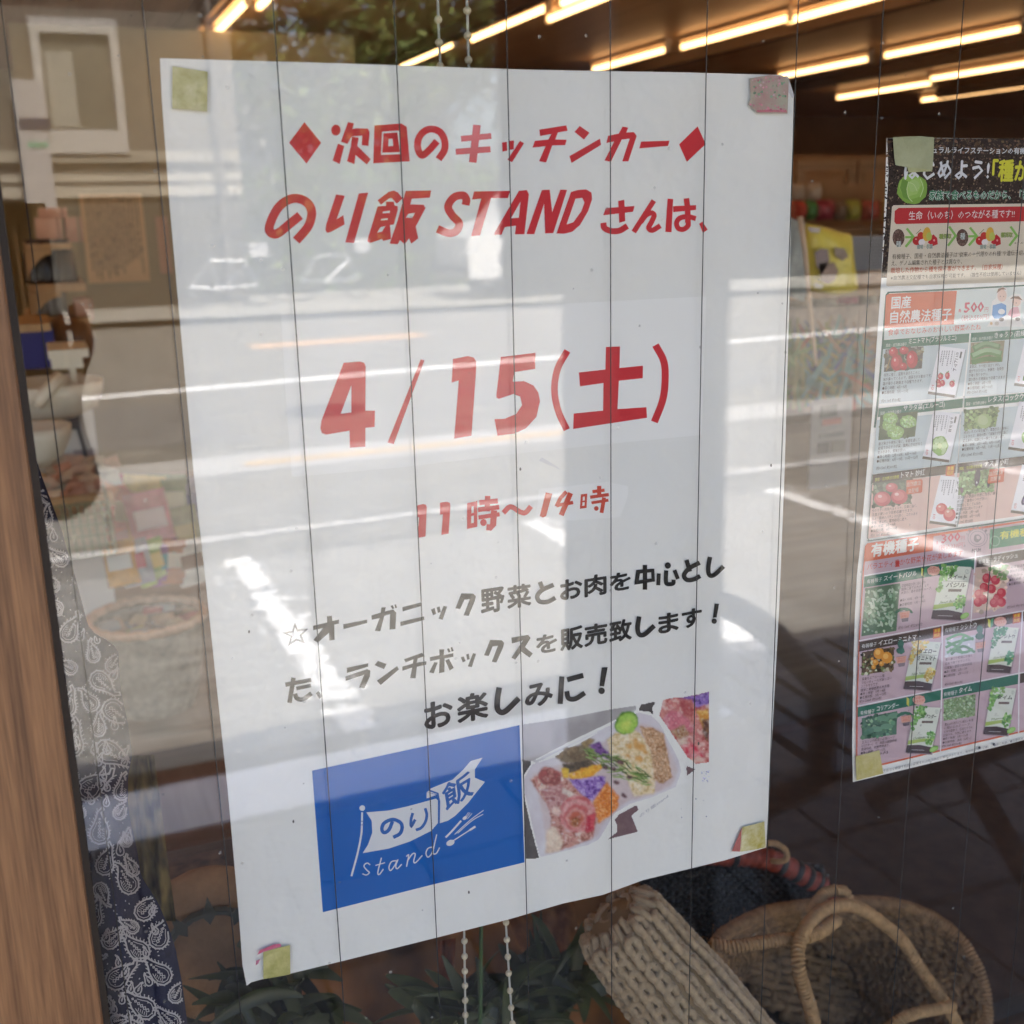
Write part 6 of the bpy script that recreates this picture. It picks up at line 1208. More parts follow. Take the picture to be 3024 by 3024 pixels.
one('front_shelf', 'brown shelf board below the yellow packet', 'shelf', TAN, lambda b: b.box(*bx(RR, (60, 1170), (1200, 1195), 1.5, .25)))
for i, (u0, u1, v0, v1, col, lb) in enumerate(((90, 150, 1235, 1320, (.30, .22, .16), 'beige cup at the poster edge under the shelf board'), (170, 290, 1225, 1320, (.42, .34, .26), 'cream bottle left of the stick'), (345, 475, 1228, 1320, (.46, .40, .34), 'cream tub right of the stick'), (480, 622, 1222, 1310, (.40, .06, .12), 'magenta packet under the shelf board'), (650, 740, 1205, 1310, (.38, .35, .28), 'pale round tub beside the seed poster'))):
    p, q_ = D(*RR((u0, v0)), 1.6), D(*RR((u1, v1)), 1.6); packet('small_tub', lb, 'tub', ((p.x + q_.x) / 2, 1.63, (p.z + q_.z) / 2), q_.x - p.x, p.z - q_.z, col, 'small goods under the shelf board between the posters', th=.06)
one('paper_stack', 'pale patterned paper sheets stacked under the small goods', 'paper stack', mat('pale_paper', (0.459, 0.365, 0.297), .7, noise=.35, scale=30), lambda b: b.box(*bx(RR, (60, 1322), (760, 1500), 1.58, .2)))
b = MB(); rr = random.Random(5)
for i in range(420):
    u, v = rr.uniform(40, 640), rr.uniform(1500, 1900); y = 1.25 + rr.uniform(0, .12); p = D(*RR((u, v)), y); a = rr.uniform(-1.3, 1.3); L = rr.uniform(.02, .05); d_ = V((sin(a), rr.uniform(-.3, .3), cos(a))) * L; s_ = V((cos(a), 0, -sin(a))) * rr.uniform(.002, .006)
    zone = (u - 40) / 600 + rr.uniform(-.3, .3); mi = 0 if zone < .25 else (1 if zone < .5 else (2 if zone < .8 else 3)); 
    if rr.random() < .2: mi = rr.randint(0, 5)
    b.add([p - d_ - s_, p - d_ + s_, p + d_ + s_ * .4, p + d_ - s_ * .4], [(0, 1, 2, 3)], mi)
o = b.build('raffia_ribbons', [mat('rib%d' % i, c_, .5) for i, c_ in enumerate(((.14, .20, .05), (.30, .26, .08), (.12, .24, .22), (.34, .20, .12), (.40, .10, .06), (.08, .10, .22)))]); tag(o, 'tangle of green, teal and orange ribbons between the two posters', 'ribbons', kind='stuff')
one('ribbon_box', 'brown box holding the coloured ribbons', 'box', mat('ribbon_box_brown', (0.216, 0.135, 0.081), .7, noise=.3, scale=9), lambda b: b.box(*bx(RR, (0, 1560), (700, 2100), 1.39, .3)))
mc = thing('menu_card', 'faint white menu card with grey and red print, low between the two posters', 'menu card', (0, 0, 0)); lo, hi = bx(RM, (385, 205), (640, 800), 1.15, .004); b = MB(); b.box(lo, hi); b.build('card', mat('menu_white', (0.30, 0.28, 0.27), .7), mc)
for (a, c, col) in (((450, 235), (560, 310), (.12, .12, .11)), ((460, 335), (590, 365), (.3, .08, .07)), ((430, 505), (505, 570), (.10, .09, .09)), ((525, 490), (620, 560), (.2, .18, .15)), ((440, 440), (610, 452), (.15, .15, .15))): l2, h2 = bx(RM, a, c, 1.147, .0025); b = MB(); b.box(l2, h2); b.build('printed_patch', mat('mp%d' % int(col[0] * 100 + a[0]), col, .7), mc)
one('lower_cupboard', 'brown cupboard standing in the shop, low between the two posters', 'cupboard', wood('cupboard_wood', (.12, .07, .04), (.19, .12, .07), 'X', .25), lambda b: b.box((.9, 1.3, 0), (2.6, 1.385, D(*RM((500, 160)), 1.3).z - .05)))
# ================================================================= window display, close behind the glass
BEAD = mat('cream_bead', (.60, .54, .38), .35); STR = mat('bead_string', (.46, .46, .42), .7)
bead_mb = MB(); bead_mb.ball((0, 0, 0), .0019, 14, 10); bead_me = bead_mb.mesh('bead', BEAD, True)
def cord(lb, top, pts, beads, y):
    t = thing('beaded_cord', lb, 'cord', (0, 0, 0), 0, 'beaded cords hanging behind the event poster'); P = [D(u, v, y) for u, v in pts]
    b = MB(); b.tube(P, .00065, 8, prof=lambda s_, a: 1 + .25 * sin(s_ * 900 + a)); b.build('string', STR, t, True)
    for k_, v in enumerate(beads):
        for i in range(len(pts) - 1):
            if pts[i][1] <= v <= pts[i + 1][1]:
                f_ = (v - pts[i][1]) / (pts[i + 1][1] - pts[i][1]); o = bpy.data.objects.new('bead', bead_me); link(o, t); o.location = P[i].lerp(P[i + 1], f_)
s5 = .5176
bot1 = [2024 + v * s5 for v in (1458, 1545, 1630, 1713, 1795, 1878)]; bot2 = [2024 + v * s5 for v in (1352, 1450, 1548, 1643, 1740, 1838, 1930)]
def fill(a, c, st): 
    r = []; 
    while a < c: r.append(a); a += st
    return r
cord('left beaded cord, above and below the poster', 0, [(1290, -120), (1295, 100), (1300, 200), (1340, 1400), (1371, 2740), (1373, 2900), (1376, 3150)], fill(-85, 0, 70) + [58, 126, 196] + fill(265, 2700, 66) + bot1 + [3038, 3080], .045)
cord('right beaded cord, with beads spaced a little wider', 0, [(1376, -120), (1380, 60), (1384, 200), (1440, 1400), (1493, 2700), (1502, 2870), (1513, 3024), (1520, 3150)], fill(-110, 0, 70) + [31, 105, 178] + fill(250, 2650, 66) + bot2 + [3075], .045)
# ---- navy paisley cloth
YC = .085
redge = [(40, 1100), (88, 1300), (128, 1420), (180, 1560), (228, 1726), (260, 1850), (283, 1875), (330, 1900), (350, 1923), (356, 2031), (378, 2140), (391, 2227), (378, 2292), (378, 2379), (388, 2440), (401, 2490), (419, 2593), (466, 2666), (497, 2738), (518, 2800), (538, 2904), (554, 3024), (575, 3170)]
def cloth_y(x, z): return YC + .010 * sin((x + .10) * 95 + z * 6) + .005 * sin(x * 210 - z * 14) + .02 * max(0, (x + .09)) 
def CP_(u, v):
    p = D(u, v, YC)
    for _ in range(2): p = D(u, v, cloth_y(p.x, p.z))
    return p
clo = thing('paisley_cloth', 'navy cloth with white paisley print hanging beside the wooden jamb', 'cloth', (0, 0, 0))
b = MB(); nr = 110; nc = 26; vs = []
for i in range(nr + 1):
    v = 1100 + (3170 - 1100) * i / nr
    for k_ in range(len(redge) - 1):
        if redge[k_][1] <= v <= redge[k_ + 1][1]: f_ = (v - redge[k_][1]) / (redge[k_ + 1][1] - redge[k_][1]); ur = redge[k_][0] + f_ * (redge[k_ + 1][0] - redge[k_][0]); break
    ul = -120 + v * .06
    for j in range(nc + 1): vs.append(CP_(ul + (ur - ul) * j / nc, v))
N_ = len(vs); vs2 = vs + [p + V((0, .0012, 0)) for p in vs]; fs = []
for i in range(nr):
    for j in range(nc): a = i * (nc + 1) + j; fs.append((a, a + 1, a + nc + 2, a + nc + 1)); fs.append((N_ + a, N_ + a + nc + 1, N_ + a + nc + 2, N_ + a + 1))
b.add(vs2, fs); b.build('fabric', mat('navy_cotton', (.008, .012, .052), .85, noise=.35, scale=20, bump=.4, bscale=500, sheen=.2), clo, True)
pbm = MB(); rr = random.Random(7)
def inside(u, v):
    for k_ in range(len(redge) - 1):
        if redge[k_][1] <= v <= redge[k_ + 1][1]:
            f_ = (v - redge[k_][1]) / (redge[k_ + 1][1] - redge[k_][1]); return -100 + v * .06 < u < redge[k_][0] + f_ * (redge[k_ + 1][0] - redge[k_][0]) - 4
    return False
lay = [0]
def cl(p):
    q_ = CP_(*p); q_.y -= .0012 + lay[0]; return q_
def cstroke(pts, w_):
    lay[0] = (lay[0] + 4e-6) % 2e-4
    for i in range(len(pts) - 1):
        a, c = V(pts[i]), V(pts[i + 1]); 
        if not (inside(*a) and inside(*c)): continue
        t_ = (c - a); 
        if t_.length < 1e-3: continue
        n_ = V((-t_.y, t_.x)).normalized() * w_ / 2; e = t_.normalized() * w_ * .3
        pbm.add([cl(a - e + n_), cl(a - e - n_), cl(c + e - n_), cl(c + e + n_)], [(0, 1, 2, 3)])
def paisley(u, v, s_, rot, flip=1, small=False):
    def T(p): x, y = p[0] * flip * s_, p[1] * s_; return (u + x * cos(rot) - y * sin(rot), v + x * sin(rot) + y * cos(rot))
    out = [(0, -1.55), (.28, -1.2), (.34, -.8), (.45, -.4), (.62, 0), (.62, .38), (.4, .72), (0, .85), (-.4, .72), (-.6, .35), (-.58, -.05), (-.4, -.5), (-.12, -.85), (.05, -1.15), (-.12, -1.4), (0, -1.55)]
    q_ = []
    for i in range(len(out) - 1):
        a, c = V(out[i]), V(out[i + 1]); 
        for t_ in (0, .5): q_.append(a.lerp(c, t_))
    q_.append(V(out[-1])); cstroke([T(p) for p in q_], 5.0 if not small else 4.0)
    if not small:
        for i in range(2, len(q_) - 5):
            p = q_[i]; n_ = V((p.x, p.y + .1)).normalized(); cstroke([T(p), T(p + n_ * .13 + V((.03, -.08)))], 3.2)
        cstroke([T((p[0] * .72, p[1] * .72 + .05)) for p in out[2:12]], 2.4)
        for i in range(6):
            t_ = i / 5; c = V((.10 - .02 * i, -.75 + 1.1 * t_)); r = .06 + .05 * t_
            cstroke([T((c.x + r * cos(a), c.y + r * sin(a))) for a in (0, 1.57, 3.14, 4.71, 6.28)], 2.6)
        for i in range(5): cstroke([T((-.32, -.1 + i * .14)), T((-.16, -.16 + i * .14))], 2.2)
    else: cstroke([T((0, -.7)), T((.12, -.1)), T((0, .35)), T((-.15, .1)), T((0, -.3))], 2.4)
for u, v, s_, r_, f_ in ((150, 1260, 30, .3, 1), (168, 1380, 34, -.5, 1), (215, 1560, 52, -.6, 1), (235, 1700, 30, .1, -1), (270, 1790, 26, .2, 1), (205, 1860, 42, .4, 1), (300, 2010, 44, 2.2, 1), (340, 2100, 50, 2.3, -1), (215, 2190, 50, .1, 1), (325, 2220, 56, 2.0, 1), (270, 2320, 56, .9, 1), (360, 2330, 36, .2, -1), (295, 2450, 46, .1, -1), (200, 2080, 40, .2, 1),
                           (310, 2545, 42, .2, 1), (375, 2600, 46, -.6, 1), (430, 2680, 44, .7, 1), (390, 2560, 30, -.4, -1), (405, 2800, 46, -.9, 1), (470, 2760, 46, .3, 1), (275, 2700, 42, .2, 1), (350, 2880, 50, .8, 1), (470, 2870, 46, -.9, 1), (420, 2970, 50, -1.0, 1), (300, 2960, 44, -.8, 1), (500, 3010, 40, -.9, 1), (520, 2930, 34, .4, 1), (330, 2770, 38, .9, -1), (300, 2630, 34, 2.6, 1), (120, 1150, 26, .1, 1)):
    paisley(u, v, s_, r_, f_)
taken = [(150, 1260), (168, 1380), (215, 1560), (235, 1700), (270, 1790), (205, 1860), (300, 2010), (340, 2100), (215, 2190), (325, 2220), (270, 2320), (360, 2330), (295, 2450), (200, 2080), (310, 2545), (375, 2600), (430, 2680), (390, 2560), (405, 2800), (470, 2760), (275, 2700), (350, 2880), (470, 2870), (420, 2970), (300, 2960), (500, 3010), (520, 2930), (330, 2770), (300, 2630)]
for i in range(900):
    v = rr.uniform(1180, 3060); u = rr.uniform(90, 560)
    if inside(u, v) and all((u - a_) ** 2 + (v - b_) ** 2 > 62 ** 2 for a_, b_ in taken): taken.append((u, v)); paisley(u, v, rr.uniform(26, 36), rr.uniform(-1.2, 1.4), rr.choice((-1, 1)))
for i in range(130):
    v = rr.uniform(1150, 3060); u = rr.uniform(100, 560)
    if inside(u, v): paisley(u, v, rr.uniform(13, 19), rr.uniform(-.5, .6), rr.choice((-1, 1)), True)
for i in range(900):
    v = rr.uniform(1150, 3060); u = rr.uniform(90, 560)
    if inside(u, v): a = rr.uniform(0, 3.14); cstroke([(u, v), (u + 3.2 * cos(a), v + 3.2 * sin(a))], 3.0)
o = pbm.build('paisley_print', mat('white_print', (.60, .61, .66), .8), clo); o['kind'] = 'stuff'
# ---- display plinth and cloths behind
PL = wood('plinth_wood', (.07, .035, .018), (.12, .062, .03), 'X', .5)
one('display_plinth', 'low dark brown wooden plinth carrying the baskets and plants of the window display', 'plinth', PL, lambda b: b.box((-.32, .10, .40), (2.1, 1.25, .44)))
lo = D(700, 2440, .62); hi_ = D(400, 2640, .62)
one('brown_board', 'dark brown board behind the paisley cloth, left of the poster bottom', 'board', wood('red_board', (.075, .032, .015), (.12, .055, .026), 'X', .5), lambda b: b.box((hi_.x - .25, .62, .44), (lo.x + .15, .66, D(600, 2545, .62).z + .02)))
one('back_board', 'reddish brown board standing behind the window display, right of the poster', 'board', _m['red_board'], lambda b: b.box((.45, 1.18, .44), (1.9, 1.22, D(2500, 2150, 1.18).z)))
def drape(name, lb, y, pts, mats, n=26, amp=.012):
    b = MB(); us = [p[0] for p in pts]; vs_ = []
    for i in range(n + 1):
        for j in range(n + 1):
            s_, t_ = j / n, i / n; u = (pts[0][0] * (1 - s_) + pts[1][0] * s_) * (1 - t_) + (pts[3][0] * (1 - s_) + pts[2][0] * s_) * t_; v = (pts[0][1] * (1 - s_) + pts[1][1] * s_) * (1 - t_) + (pts[3][1] * (1 - s_) + pts[2][1] * s_) * t_
            vs_.append(D(u, v, y + amp * sin(s_ * 17 + t_ * 6) + amp * .6 * sin(s_ * 41 - t_ * 11) - .06 * t_))
    b.add(vs_, [(i * (n + 1) + j, i * (n + 1) + j + 1, (i + 1) * (n + 1) + j + 1, (i + 1) * (n + 1) + j) for i in range(n) for j in range(n)]); return tag(b.build(name, mats, None, True), lb, 'cloth')
drape('batik_cloth', 'brown and orange batik cloth behind the plants at the bottom', .50, [(700, 2620), (2020, 2560), (2060, 3200), (620, 3200)], mat('batik', (.05, .022, .010), .8, noise=.5, scale=13, col2=(.30, .12, .03), detail=2))
drape('woven_mat', 'orange brown dotted woven mat under the middle of the poster', .40, [(1480, 2670), (1690, 2640), (1720, 2820), (1560, 2850)], mat('dotted_mat', (.24, .11, .035), .8, noise=.5, scale=90, col2=(.13, .05, .015), detail=1), 12, .004)
drape('rust_scarf', 'rust orange scarf fold between the plant leaves', .36, [(1290, 2780), (1345, 2770), (1340, 2900), (1305, 2960)], mat('rust_cloth', (.26, .085, .03), .8), 8, .006)
cu = thing('floral_cushion', 'tan cushion with a dark floral ring pattern beside the paisley cloth', 'cushion', (0, 0, 0)); cc = D(625, 2850, .30)
b = MB(); b.ball(cc, .062, 26, 16, sc=(1.05, .35, 1.35)); b.build('cushion_cover', mat('tan_cloth', (.34, .19, .09), .85, noise=.25, scale=50), cu, True)
b = MB(); b.tube([(cc.x + .040 * cos(a * .3142), cc.y - .0225 + .004 * abs(sin(a * .3142)), cc.z + .01 + .048 * sin(a * .3142)) for a in range(20)], .0035, 6, closed=True)
for a in range(12):
    c_, s_ = cos(a * .5236), sin(a * .5236); p = V((cc.x + .040 * c_, cc.y - .024, cc.z + .01 + .048 * s_)); d_ = V((c_, .15, s_)) * .012; n_ = V((-s_, 0, c_)) * .005
    b.add([p - d_ * .6, p + n_, p + d_ * 1.2, p - n_], [(0, 1, 2, 3)])
o = b.build('floral_print', mat('dark_petal', (.06, .065, .05), .8), cu); o['kind'] = 'stuff'
one('floral_cloth', 'dark blue cloth with pale flowers above the tan cushion', 'cloth', mat('blue_floral', (.02, .025, .045), .8, noise=.6, scale=60, col2=(.2, .13, .09), detail=2), lambda b: b.box((D(480, 2700, .40).x, .40, D(560, 2760, .40).z), (D(700, 2700, .40).x, .47, D(560, 2655, .40).z)))
drape('gold_leaf_cloth', 'olive cloth with small gold leaf print behind the paisley cloth', .22, [(340, 2230), (455, 2230), (520, 2720), (400, 2720)], mat('gold_leaf', (.045, .04, .018), .85, noise=.5, scale=70, col2=(.28, .22, .07), detail=1), 12, .004)
# ---- long leaved plants
LF = mat('long_leaf', (.022, .032, .010), .4, noise=.5, scale=30, col2=(.055, .07, .022)); LF2 = mat('long_leaf_grey', (.04, .05, .022), .45, noise=.5, scale=30, col2=(.085, .10, .045))
def leaf_plant(lb, base, leaves):
    t = thing('leafy_plant', lb, 'plant', (0, 0, 0), 0, 'dark plants at the bottom of the window'); B_ = D(*base[:2], base[2])
    b = MB(); b.tube([(B_.x, B_.y + .02, .44), (B_.x + .004, B_.y + .01, (B_.z + .44) / 2), B_], [.004, .0035, .003], 8); b.build('stem', LF, t, True)
    ext = []; r9 = random.Random(int(base[0]))
    for _ in range(40): a = r9.uniform(0, 6.28); d9 = r9.uniform(70, 330); ext.append((base[0] + d9 * cos(a), base[1] - 20 + d9 * .7 * sin(a), base[2] + r9.uniform(-.03, .05), r9.uniform(.003, .007), r9.choice((LF, LF2))))
    for (u, v, y, w_, m_) in leaves + ext:
        tip = D(u, v, y); j9 = V((r9.uniform(-.016, .016), r9.uniform(-.03, .03), r9.uniform(-.05, .03))); O_ = B_ + j9; mid = O_.lerp(tip, .5) + V((r9.uniform(-.01, .01), 0, r9.uniform(.002, .028))); side = ((tip - O_).cross(V((r9.uniform(-.5, .5), 1, r9.uniform(-.6, .6))))).normalized(); b = MB(); vs_ = []; n_ = 12
        for i in range(n_ + 1):
            s_ = i / n_; c = O_.lerp(mid, s_).lerp(mid.lerp(tip, s_), s_); ww = w_ * (sin(pi * min(1, s_ * .93 + .04)) ** .8); vs_ += [c + side * ww, c + V((0, .45 * ww, -.2 * ww)), c - side * ww]
        fs_ = []
        for i in range(n_): fs_ += [(i * 3, i * 3 + 1, i * 3 + 4, i * 3 + 3), (i * 3 + 1, i * 3 + 2, i * 3 + 5, i * 3 + 4)]
        b.add(vs_, fs_); b.build('leaf', m_, t, True)
leaf_plant('plant whose leaves fan out under the lower left corner of the poster', (830, 3000, .22), [(560, 2890, .2, .010, LF), (700, 2790, .2, .008, LF), (640, 3060, .2, .011, LF), (1010, 2960, .22, .009, LF), (930, 2850, .22, .009, LF2), (760, 2860, .2, .009, LF), (1000, 3050, .2, .010, LF), (880, 2900, .2, .006, LF2)])
leaf_plant('plant with grey green leaves below the middle of the poster', (1420, 3010, .2), [(1150, 2925, .19, .011, LF2), (1250, 3040, .19, .010, LF), (1210, 2960, .22, .008, LF), (1580, 2980, .2, .010, LF2), (1640, 2860, .22, .009, LF), (1460, 2900, .2, .006, LF), (1700, 3030, .2, .010, LF)])
leaf_plant('tall plant with a thin upright stem right of the beaded cords', (1640, 2930, .26), [(1700, 2800, .25, .013, LF), (1560, 2800, .25, .011, LF2), (1760, 2920, .26, .010, LF2), (1530, 2960, .25, .010, LF), (1830, 2900, .26, .012, LF), (1640, 3060, .25, .010, LF)])
one('plant_stem', 'straight green stem between the two beaded cords', 'stem', mat('green_stem', (.05, .10, .03), .5), lambda b: b.tube([D(1421, 2700, .16), D(1420, 2880, .16), D(1417, 3100, .16)], .0014, 8))
# ---- knitted leg warmer
kn = thing('knitted_roll', 'beige cable knit roll leaning behind the lower edge of the poster', 'knitwear', (0, 0, 0))
Yk = .155; a0 = D(1800, 2690, Yk + .03); a1 = D(2250, 3240, Yk - .03); ax = (a1 - a0); L = ax.length; ax.normalize(); n1 = ax.cross(V((0, 1, 0))).normalized(); n2 = ax.cross(n1).normalized()
R0 = (D(1990, 2690, Yk) - D(1690, 2760, Yk)).length / 2 * .92; b = MB(); NU, NV = 300, 260; vs_ = []
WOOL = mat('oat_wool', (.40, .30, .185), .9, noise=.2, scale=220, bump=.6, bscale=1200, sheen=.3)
def kr(dist):
    cap = min(1, math.sqrt(max(0, 1 - (1 - min(1, dist / .02)) ** 2)) + .05); return R0 * (.80 + .18 * min(1, dist / .10)) * cap
for i in range(81):
    dist = L * i / 80
    for j in range(64): a = 2 * pi * j / 64; vs_.append(a0 + ax * dist + (n1 * cos(a) + n2 * sin(a)) * kr(dist))
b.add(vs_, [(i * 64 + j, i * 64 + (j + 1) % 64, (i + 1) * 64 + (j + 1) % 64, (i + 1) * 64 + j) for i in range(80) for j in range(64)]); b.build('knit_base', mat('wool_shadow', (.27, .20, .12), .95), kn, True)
NC = 15; rr = random.Random(21)
for c_ in range(NC):
    b = MB(); ac = 2 * pi * c_ / NC; p0 = rr.uniform(0, 6)
    for st in range(2):
        P = []; n_ = 260
        for i in range(n_ + 1):
            dist = .004 + (L - .004) * i / n_; ph = dist * 2 * pi / .0225 + st * pi + p0; r = kr(dist) + .0014 + .0016 * sin(ph * 1.0 + 1.57) ; wob = .0016 * sin(dist * 130 + c_)
            a = ac + (.0036 * cos(ph) + wob * .5) / max(.012, r); P.append(a0 + ax * (dist + .0025 * sin(ph * 2)) + (n1 * cos(a) + n2 * sin(a)) * r)
        b.tube(P, .0030, 9, prof=lambda s_, an: 1 + .16 * sin(s_ * 2 * pi / .0021 + an * 2) + .05 * sin(s_ * 900))
    b.build('cable', WOOL, kn, True)
b = MB()
for k_ in range(9):                       # loose knots at the closed end
    a = k_ * .7; b.tube([a0 + ax * (.002 + .006 * ((k_ * 37) % 5) / 5) + (n1 * cos(a + t_) + n2 * sin(a + t_)) * (.004 + .0018 * k_) for t_ in (0, .5, 1, 1.5)], .0026, 8, prof=lambda s_, an: 1 + .15 * sin(s_ * 2600 + an))
b.build('end_knots', WOOL, kn, True)
# ---- jute basket
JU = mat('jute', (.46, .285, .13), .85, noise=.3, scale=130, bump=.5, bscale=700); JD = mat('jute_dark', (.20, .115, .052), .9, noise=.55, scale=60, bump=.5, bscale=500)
def spl(P, k_=8, closed=False):
    P = [V(p) for p in P]; n_ = len(P); q_ = []
    for i in range(n_ if closed else n_ - 1):
        g_ = (lambda x: P[x % n_]) if closed else (lambda x: P[max(0, min(n_ - 1, x))])
        a, b_, c, d = g_(i - 1), g_(i), g_(i + 1), g_(i + 2)
        for j in range(k_): t_ = j / k_; q_.append(.5 * ((2 * b_) + (c - a) * t_ + (2 * a - 5 * b_ + 4 * c - d) * t_ * t_ + (3 * b_ - a - 3 * c + d) * t_ ** 3))
    if not closed: q_.append(P[-1])
    return q_
def C9p(u, v, y): return D(2024 + u * s5, 2024 + v * s5, y)
def rope(b, pts, r, pitch=.0034, closed=False, k_=22):
    P = spl(pts, k_, closed); b.tube(P, r * .82, 10, closed=closed)
    if closed: P = P + [P[0]]
    # resample and wind a strand round the core
    out = []; up = None; s_ = 0; step = pitch / 9; nxt = 0; tot = 0
    for i in range(len(P) - 1):
        a, c = P[i], P[i + 1]; L_ = (c - a).length
        if L_ < 1e-9: continue
        t_ = (c - a) / L_
        if up is None: up = t_.orthogonal().normalized()
        up = (up - t_ * up.dot(t_)).normalized(); sd_ = t_.cross(up)
        while nxt <= tot + L_:
            an = 2 * pi * nxt / pitch; rad = r * (1 + .05 * sin(nxt * 1300)); out.append(a + t_ * (nxt - tot) + (up * cos(an) + sd_ * sin(an)) * rad); nxt += step
        tot += L_
    b.tube(out, pitch * .46, 5)
jb = thing('jute_basket', 'round woven jute basket with wrapped handles in the lower right corner', 'basket', (0, 0, 0)); Yj = .25
rimpts = [(170, 1480, .27), (300, 1370, .29), (480, 1290, .31), (700, 1255, .32), (950, 1235, .33), (1200, 1250, .33), (1400, 1320, .32), (1560, 1440, .30), (1670, 1620, .27), (1715, 1800, .25), (1700, 1990, .23), (1560, 2180, .21), (1250, 2300, .19), (850, 2320, .19), (450, 2200, .20), (200, 1980, .22), (120, 1720, .25)]
RP = [C9p(*p) for p in rimpts]; rc = sum(RP, V()) / len(RP); b = MB(); rope(b, RP, .0050, .0040, True, 26); b.build('rim', mat('jute_rim', (.29, .17, .08), .85, noise=.4, scale=90, bump=.5, bscale=600), jb, True)
depth_dir = V((.06, .80, -.62)).normalized(); bot = rc + depth_dir * .12; nb_ = 19; ring = spl(RP, 24, True); m_ = len(ring); b = MB(); b2 = MB()
for k_ in range(nb_):
    t_ = (k_ + .6) / nb_; sc_ = (1 - t_ * .52); P = []
    for i, p in enumerate(ring):
        a = 2 * pi * i / m_; q2 = rc + (p - rc) * sc_ * .985 + depth_dir * .115 * t_; P.append(q2 + (p - rc).normalized() * (.0024 * sin(a * 34 + (k_ % 2) * pi) + .0012 * sin(a * 5.3 + k_ * 2.1) + .0009 * sin(a * 97 + k_)))
    b.tube(P, .0040, 7, closed=True, prof=lambda s_, a: 1 + .34 * sin(s_ * 760 + a * 2) + .1 * sin(s_ * 1900))
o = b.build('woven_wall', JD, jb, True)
ra_ = random.Random(31)
for k_ in range(9):                        # crossed strips of the flat base
    for dr in (0, 1):
        t9 = -.46 + .92 * k_ / 8; i1 = int(m_ * .25); A9 = (ring[0] - rc) if dr else (ring[i1] - rc); B9 = (ring[i1] - rc) if dr else (ring[0] - rc); w9 = math.sqrt(max(0, .23 - t9 * t9))
        P = [rc + A9 * t9 + B9 * (w9 * (2 * s9 / 14 - 1)) + depth_dir * (.113 + .0022 * (1 if (s9 + k_ + dr) % 2 else -1)) for s9 in range(15)]; b2.tube(P, .0052, 6, prof=lambda s_, a: 1 + .2 * sin(s_ * 1500))
b2.build('woven_base', JD, jb, True)
b = MB()
for k_ in range(260):                      # frayed fibres on rim and wall
    p = ring[ra_.randrange(m_)]; p = rc + (p - rc) * ra_.uniform(.72, 1.03) + depth_dir * ra_.uniform(0, .06); d9 = V((ra_.gauss(0, 1), ra_.gauss(0, .6), ra_.gauss(0, 1))).normalized() * ra_.uniform(.006, .016); b.tube([p, p + d9 * .6 + V((0, 0, .002)), p + d9], .00028, 4)
b.build('loose_fibres', JU, jb)['kind'] = 'stuff'
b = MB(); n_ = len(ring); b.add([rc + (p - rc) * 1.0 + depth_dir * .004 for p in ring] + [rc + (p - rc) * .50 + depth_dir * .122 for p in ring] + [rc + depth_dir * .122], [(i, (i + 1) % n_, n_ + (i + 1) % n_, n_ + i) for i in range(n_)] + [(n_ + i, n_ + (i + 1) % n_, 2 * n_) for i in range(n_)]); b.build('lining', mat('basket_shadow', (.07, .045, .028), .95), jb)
for pts, r in (([(745, 2000, .17), (715, 1850, .17), (680, 1740, .17), (645, 1600, .175), (655, 1450, .19), (730, 1330, .21), (830, 1265, .23), (930, 1255, .24), (1020, 1285, .245), (1130, 1360, .245), (1240, 1460, .24), (1330, 1600, .23), (1420, 1730, .22), (1500, 1840, .215), (1560, 1960, .21)], .0047),
               ([(150, 1480, .22), (280, 1490, .21), (420, 1470, .205), (560, 1450, .20), (680, 1440, .195), (780, 1400, .20), (860, 1340, .215)], .0043),
               ([(1160, 1960, .19), (1230, 1905, .185), (1320, 1870, .185), (1420, 1850, .19), (1520, 1830, .2)], .0040), ([(860, 1170, .25), (800, 1185, .25), (760, 1230, .245), (720, 1290, .235)], .0042), ([(860, 1168, .25), (915, 1180, .25), (935, 1230, .245)], .0038)):
    b = MB(); rope(b, [C9p(*p) for p in pts], r, .0033); b.build('handle', JU, jb, True)
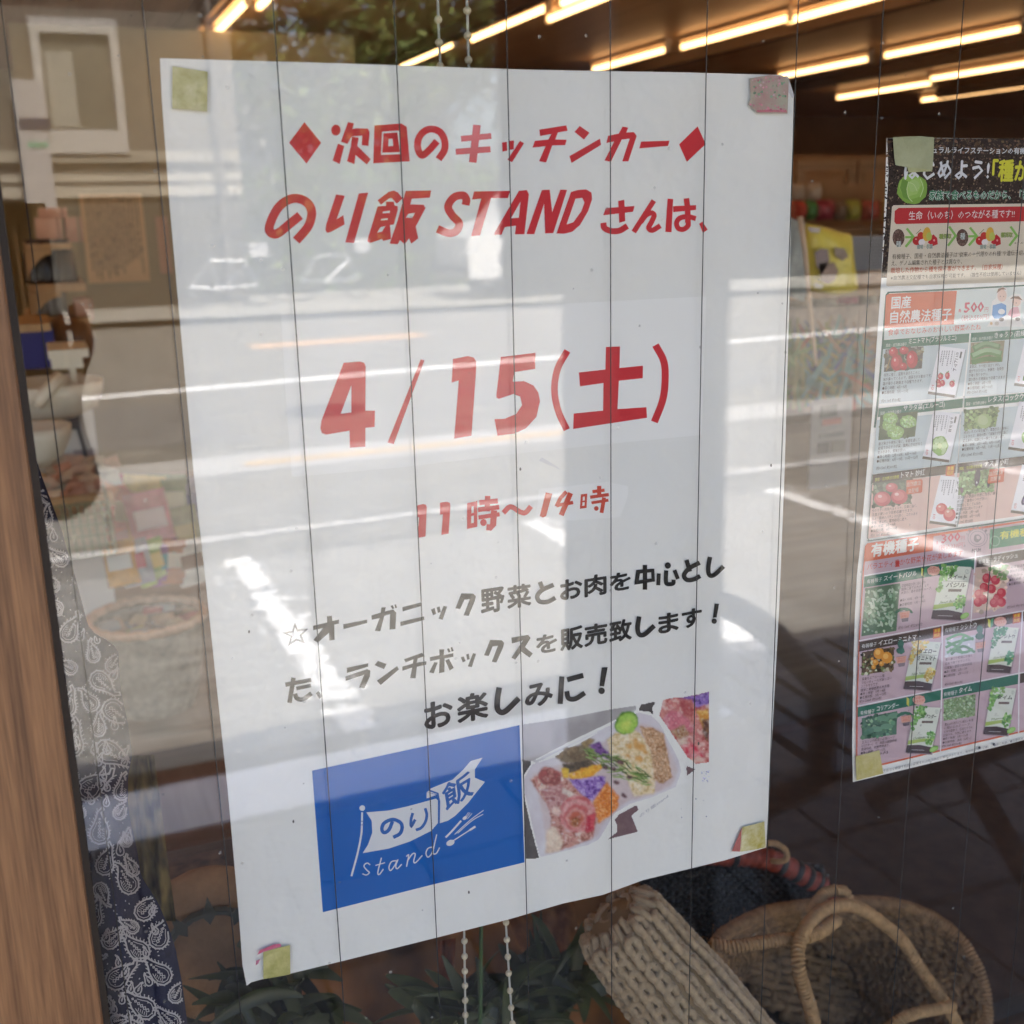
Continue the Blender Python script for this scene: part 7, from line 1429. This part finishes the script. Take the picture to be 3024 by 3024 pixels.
# ---- black basket with red wrapped rim
bb = thing('black_basket', 'black woven basket with a red and black wrapped rim behind the jute basket', 'basket', (0, 0, 0))
RBm = [mat('red_wrap', (.24, .035, .018), .6, noise=.35, scale=150, bump=.5, bscale=600), mat('black_wrap', (.012, .012, .014), .6)]
rim = spl([C9p(*p) for p in ((-300, 1010, .36), (-100, 975, .36), (100, 962, .36), (250, 968, .36), (380, 975, .355), (480, 995, .35), (580, 1035, .345), (680, 1090, .34), (760, 1140, .335), (800, 1190, .33), (780, 1240, .33))], 12)
b = MB(); b.tube(rim, .0105, 14, prof=lambda s_, a: 1 + .06 * sin(s_ * pi / .004 + a)); b.build('rim', RBm[0], bb, True)
for i0 in (36, 66, 76, 84, 92, 101):
    if i0 + 3 < len(rim): b = MB(); b.tube(rim[i0:i0 + 4], .0118, 14); b.build('black_binding', RBm[1], bb, True)
b = MB(); b2 = MB()
for r_ in range(20):
    P = [C9p(-260 + i * 12 + r_ * 2, 1010 + r_ * 24 + ((i / 88 - .45) ** 2) * 90, .38 + .02 * sin(i * .035) + .0018 * sin(i * 1.57 + (r_ % 2) * pi)) for i in range(88)]
    b.tube(P, .0030, 6)
b.build('woven_wall', mat('black_cane', (.022, .024, .026), .5, noise=.4, scale=60), bb, True)
b2 = MB(); P = [C9p(-260, 980, .40), C9p(820, 1080, .40), C9p(860, 1550, .40), C9p(-200, 1550, .40)]; b2.add(P + [p + V((0, .004, 0)) for p in P], [(0, 1, 2, 3), (7, 6, 5, 4), (0, 4, 5, 1), (1, 5, 6, 2), (2, 6, 7, 3), (3, 7, 4, 0)]); b2.build('inner_wall', mat('basket_black', (.010, .010, .012), .8), bb)
b = MB(); rope(b, [C9p(*p) for p in ((470, 900, .31), (520, 905, .31), (570, 940, .31), (575, 990, .315), (530, 1005, .32), (490, 1000, .325))], .0022, .002); b.build('tie', JU, bb, True)
# insects and dust on the glass: small dead leaf bit
one('grey_felt', 'dark brown felt cloth covering the plinth behind the baskets', 'cloth', mat('grey_felt', (.055, .036, .026), .9, noise=.3, scale=30), lambda b: b.box((.30, .42, .441), (2.05, 1.17, .47)))
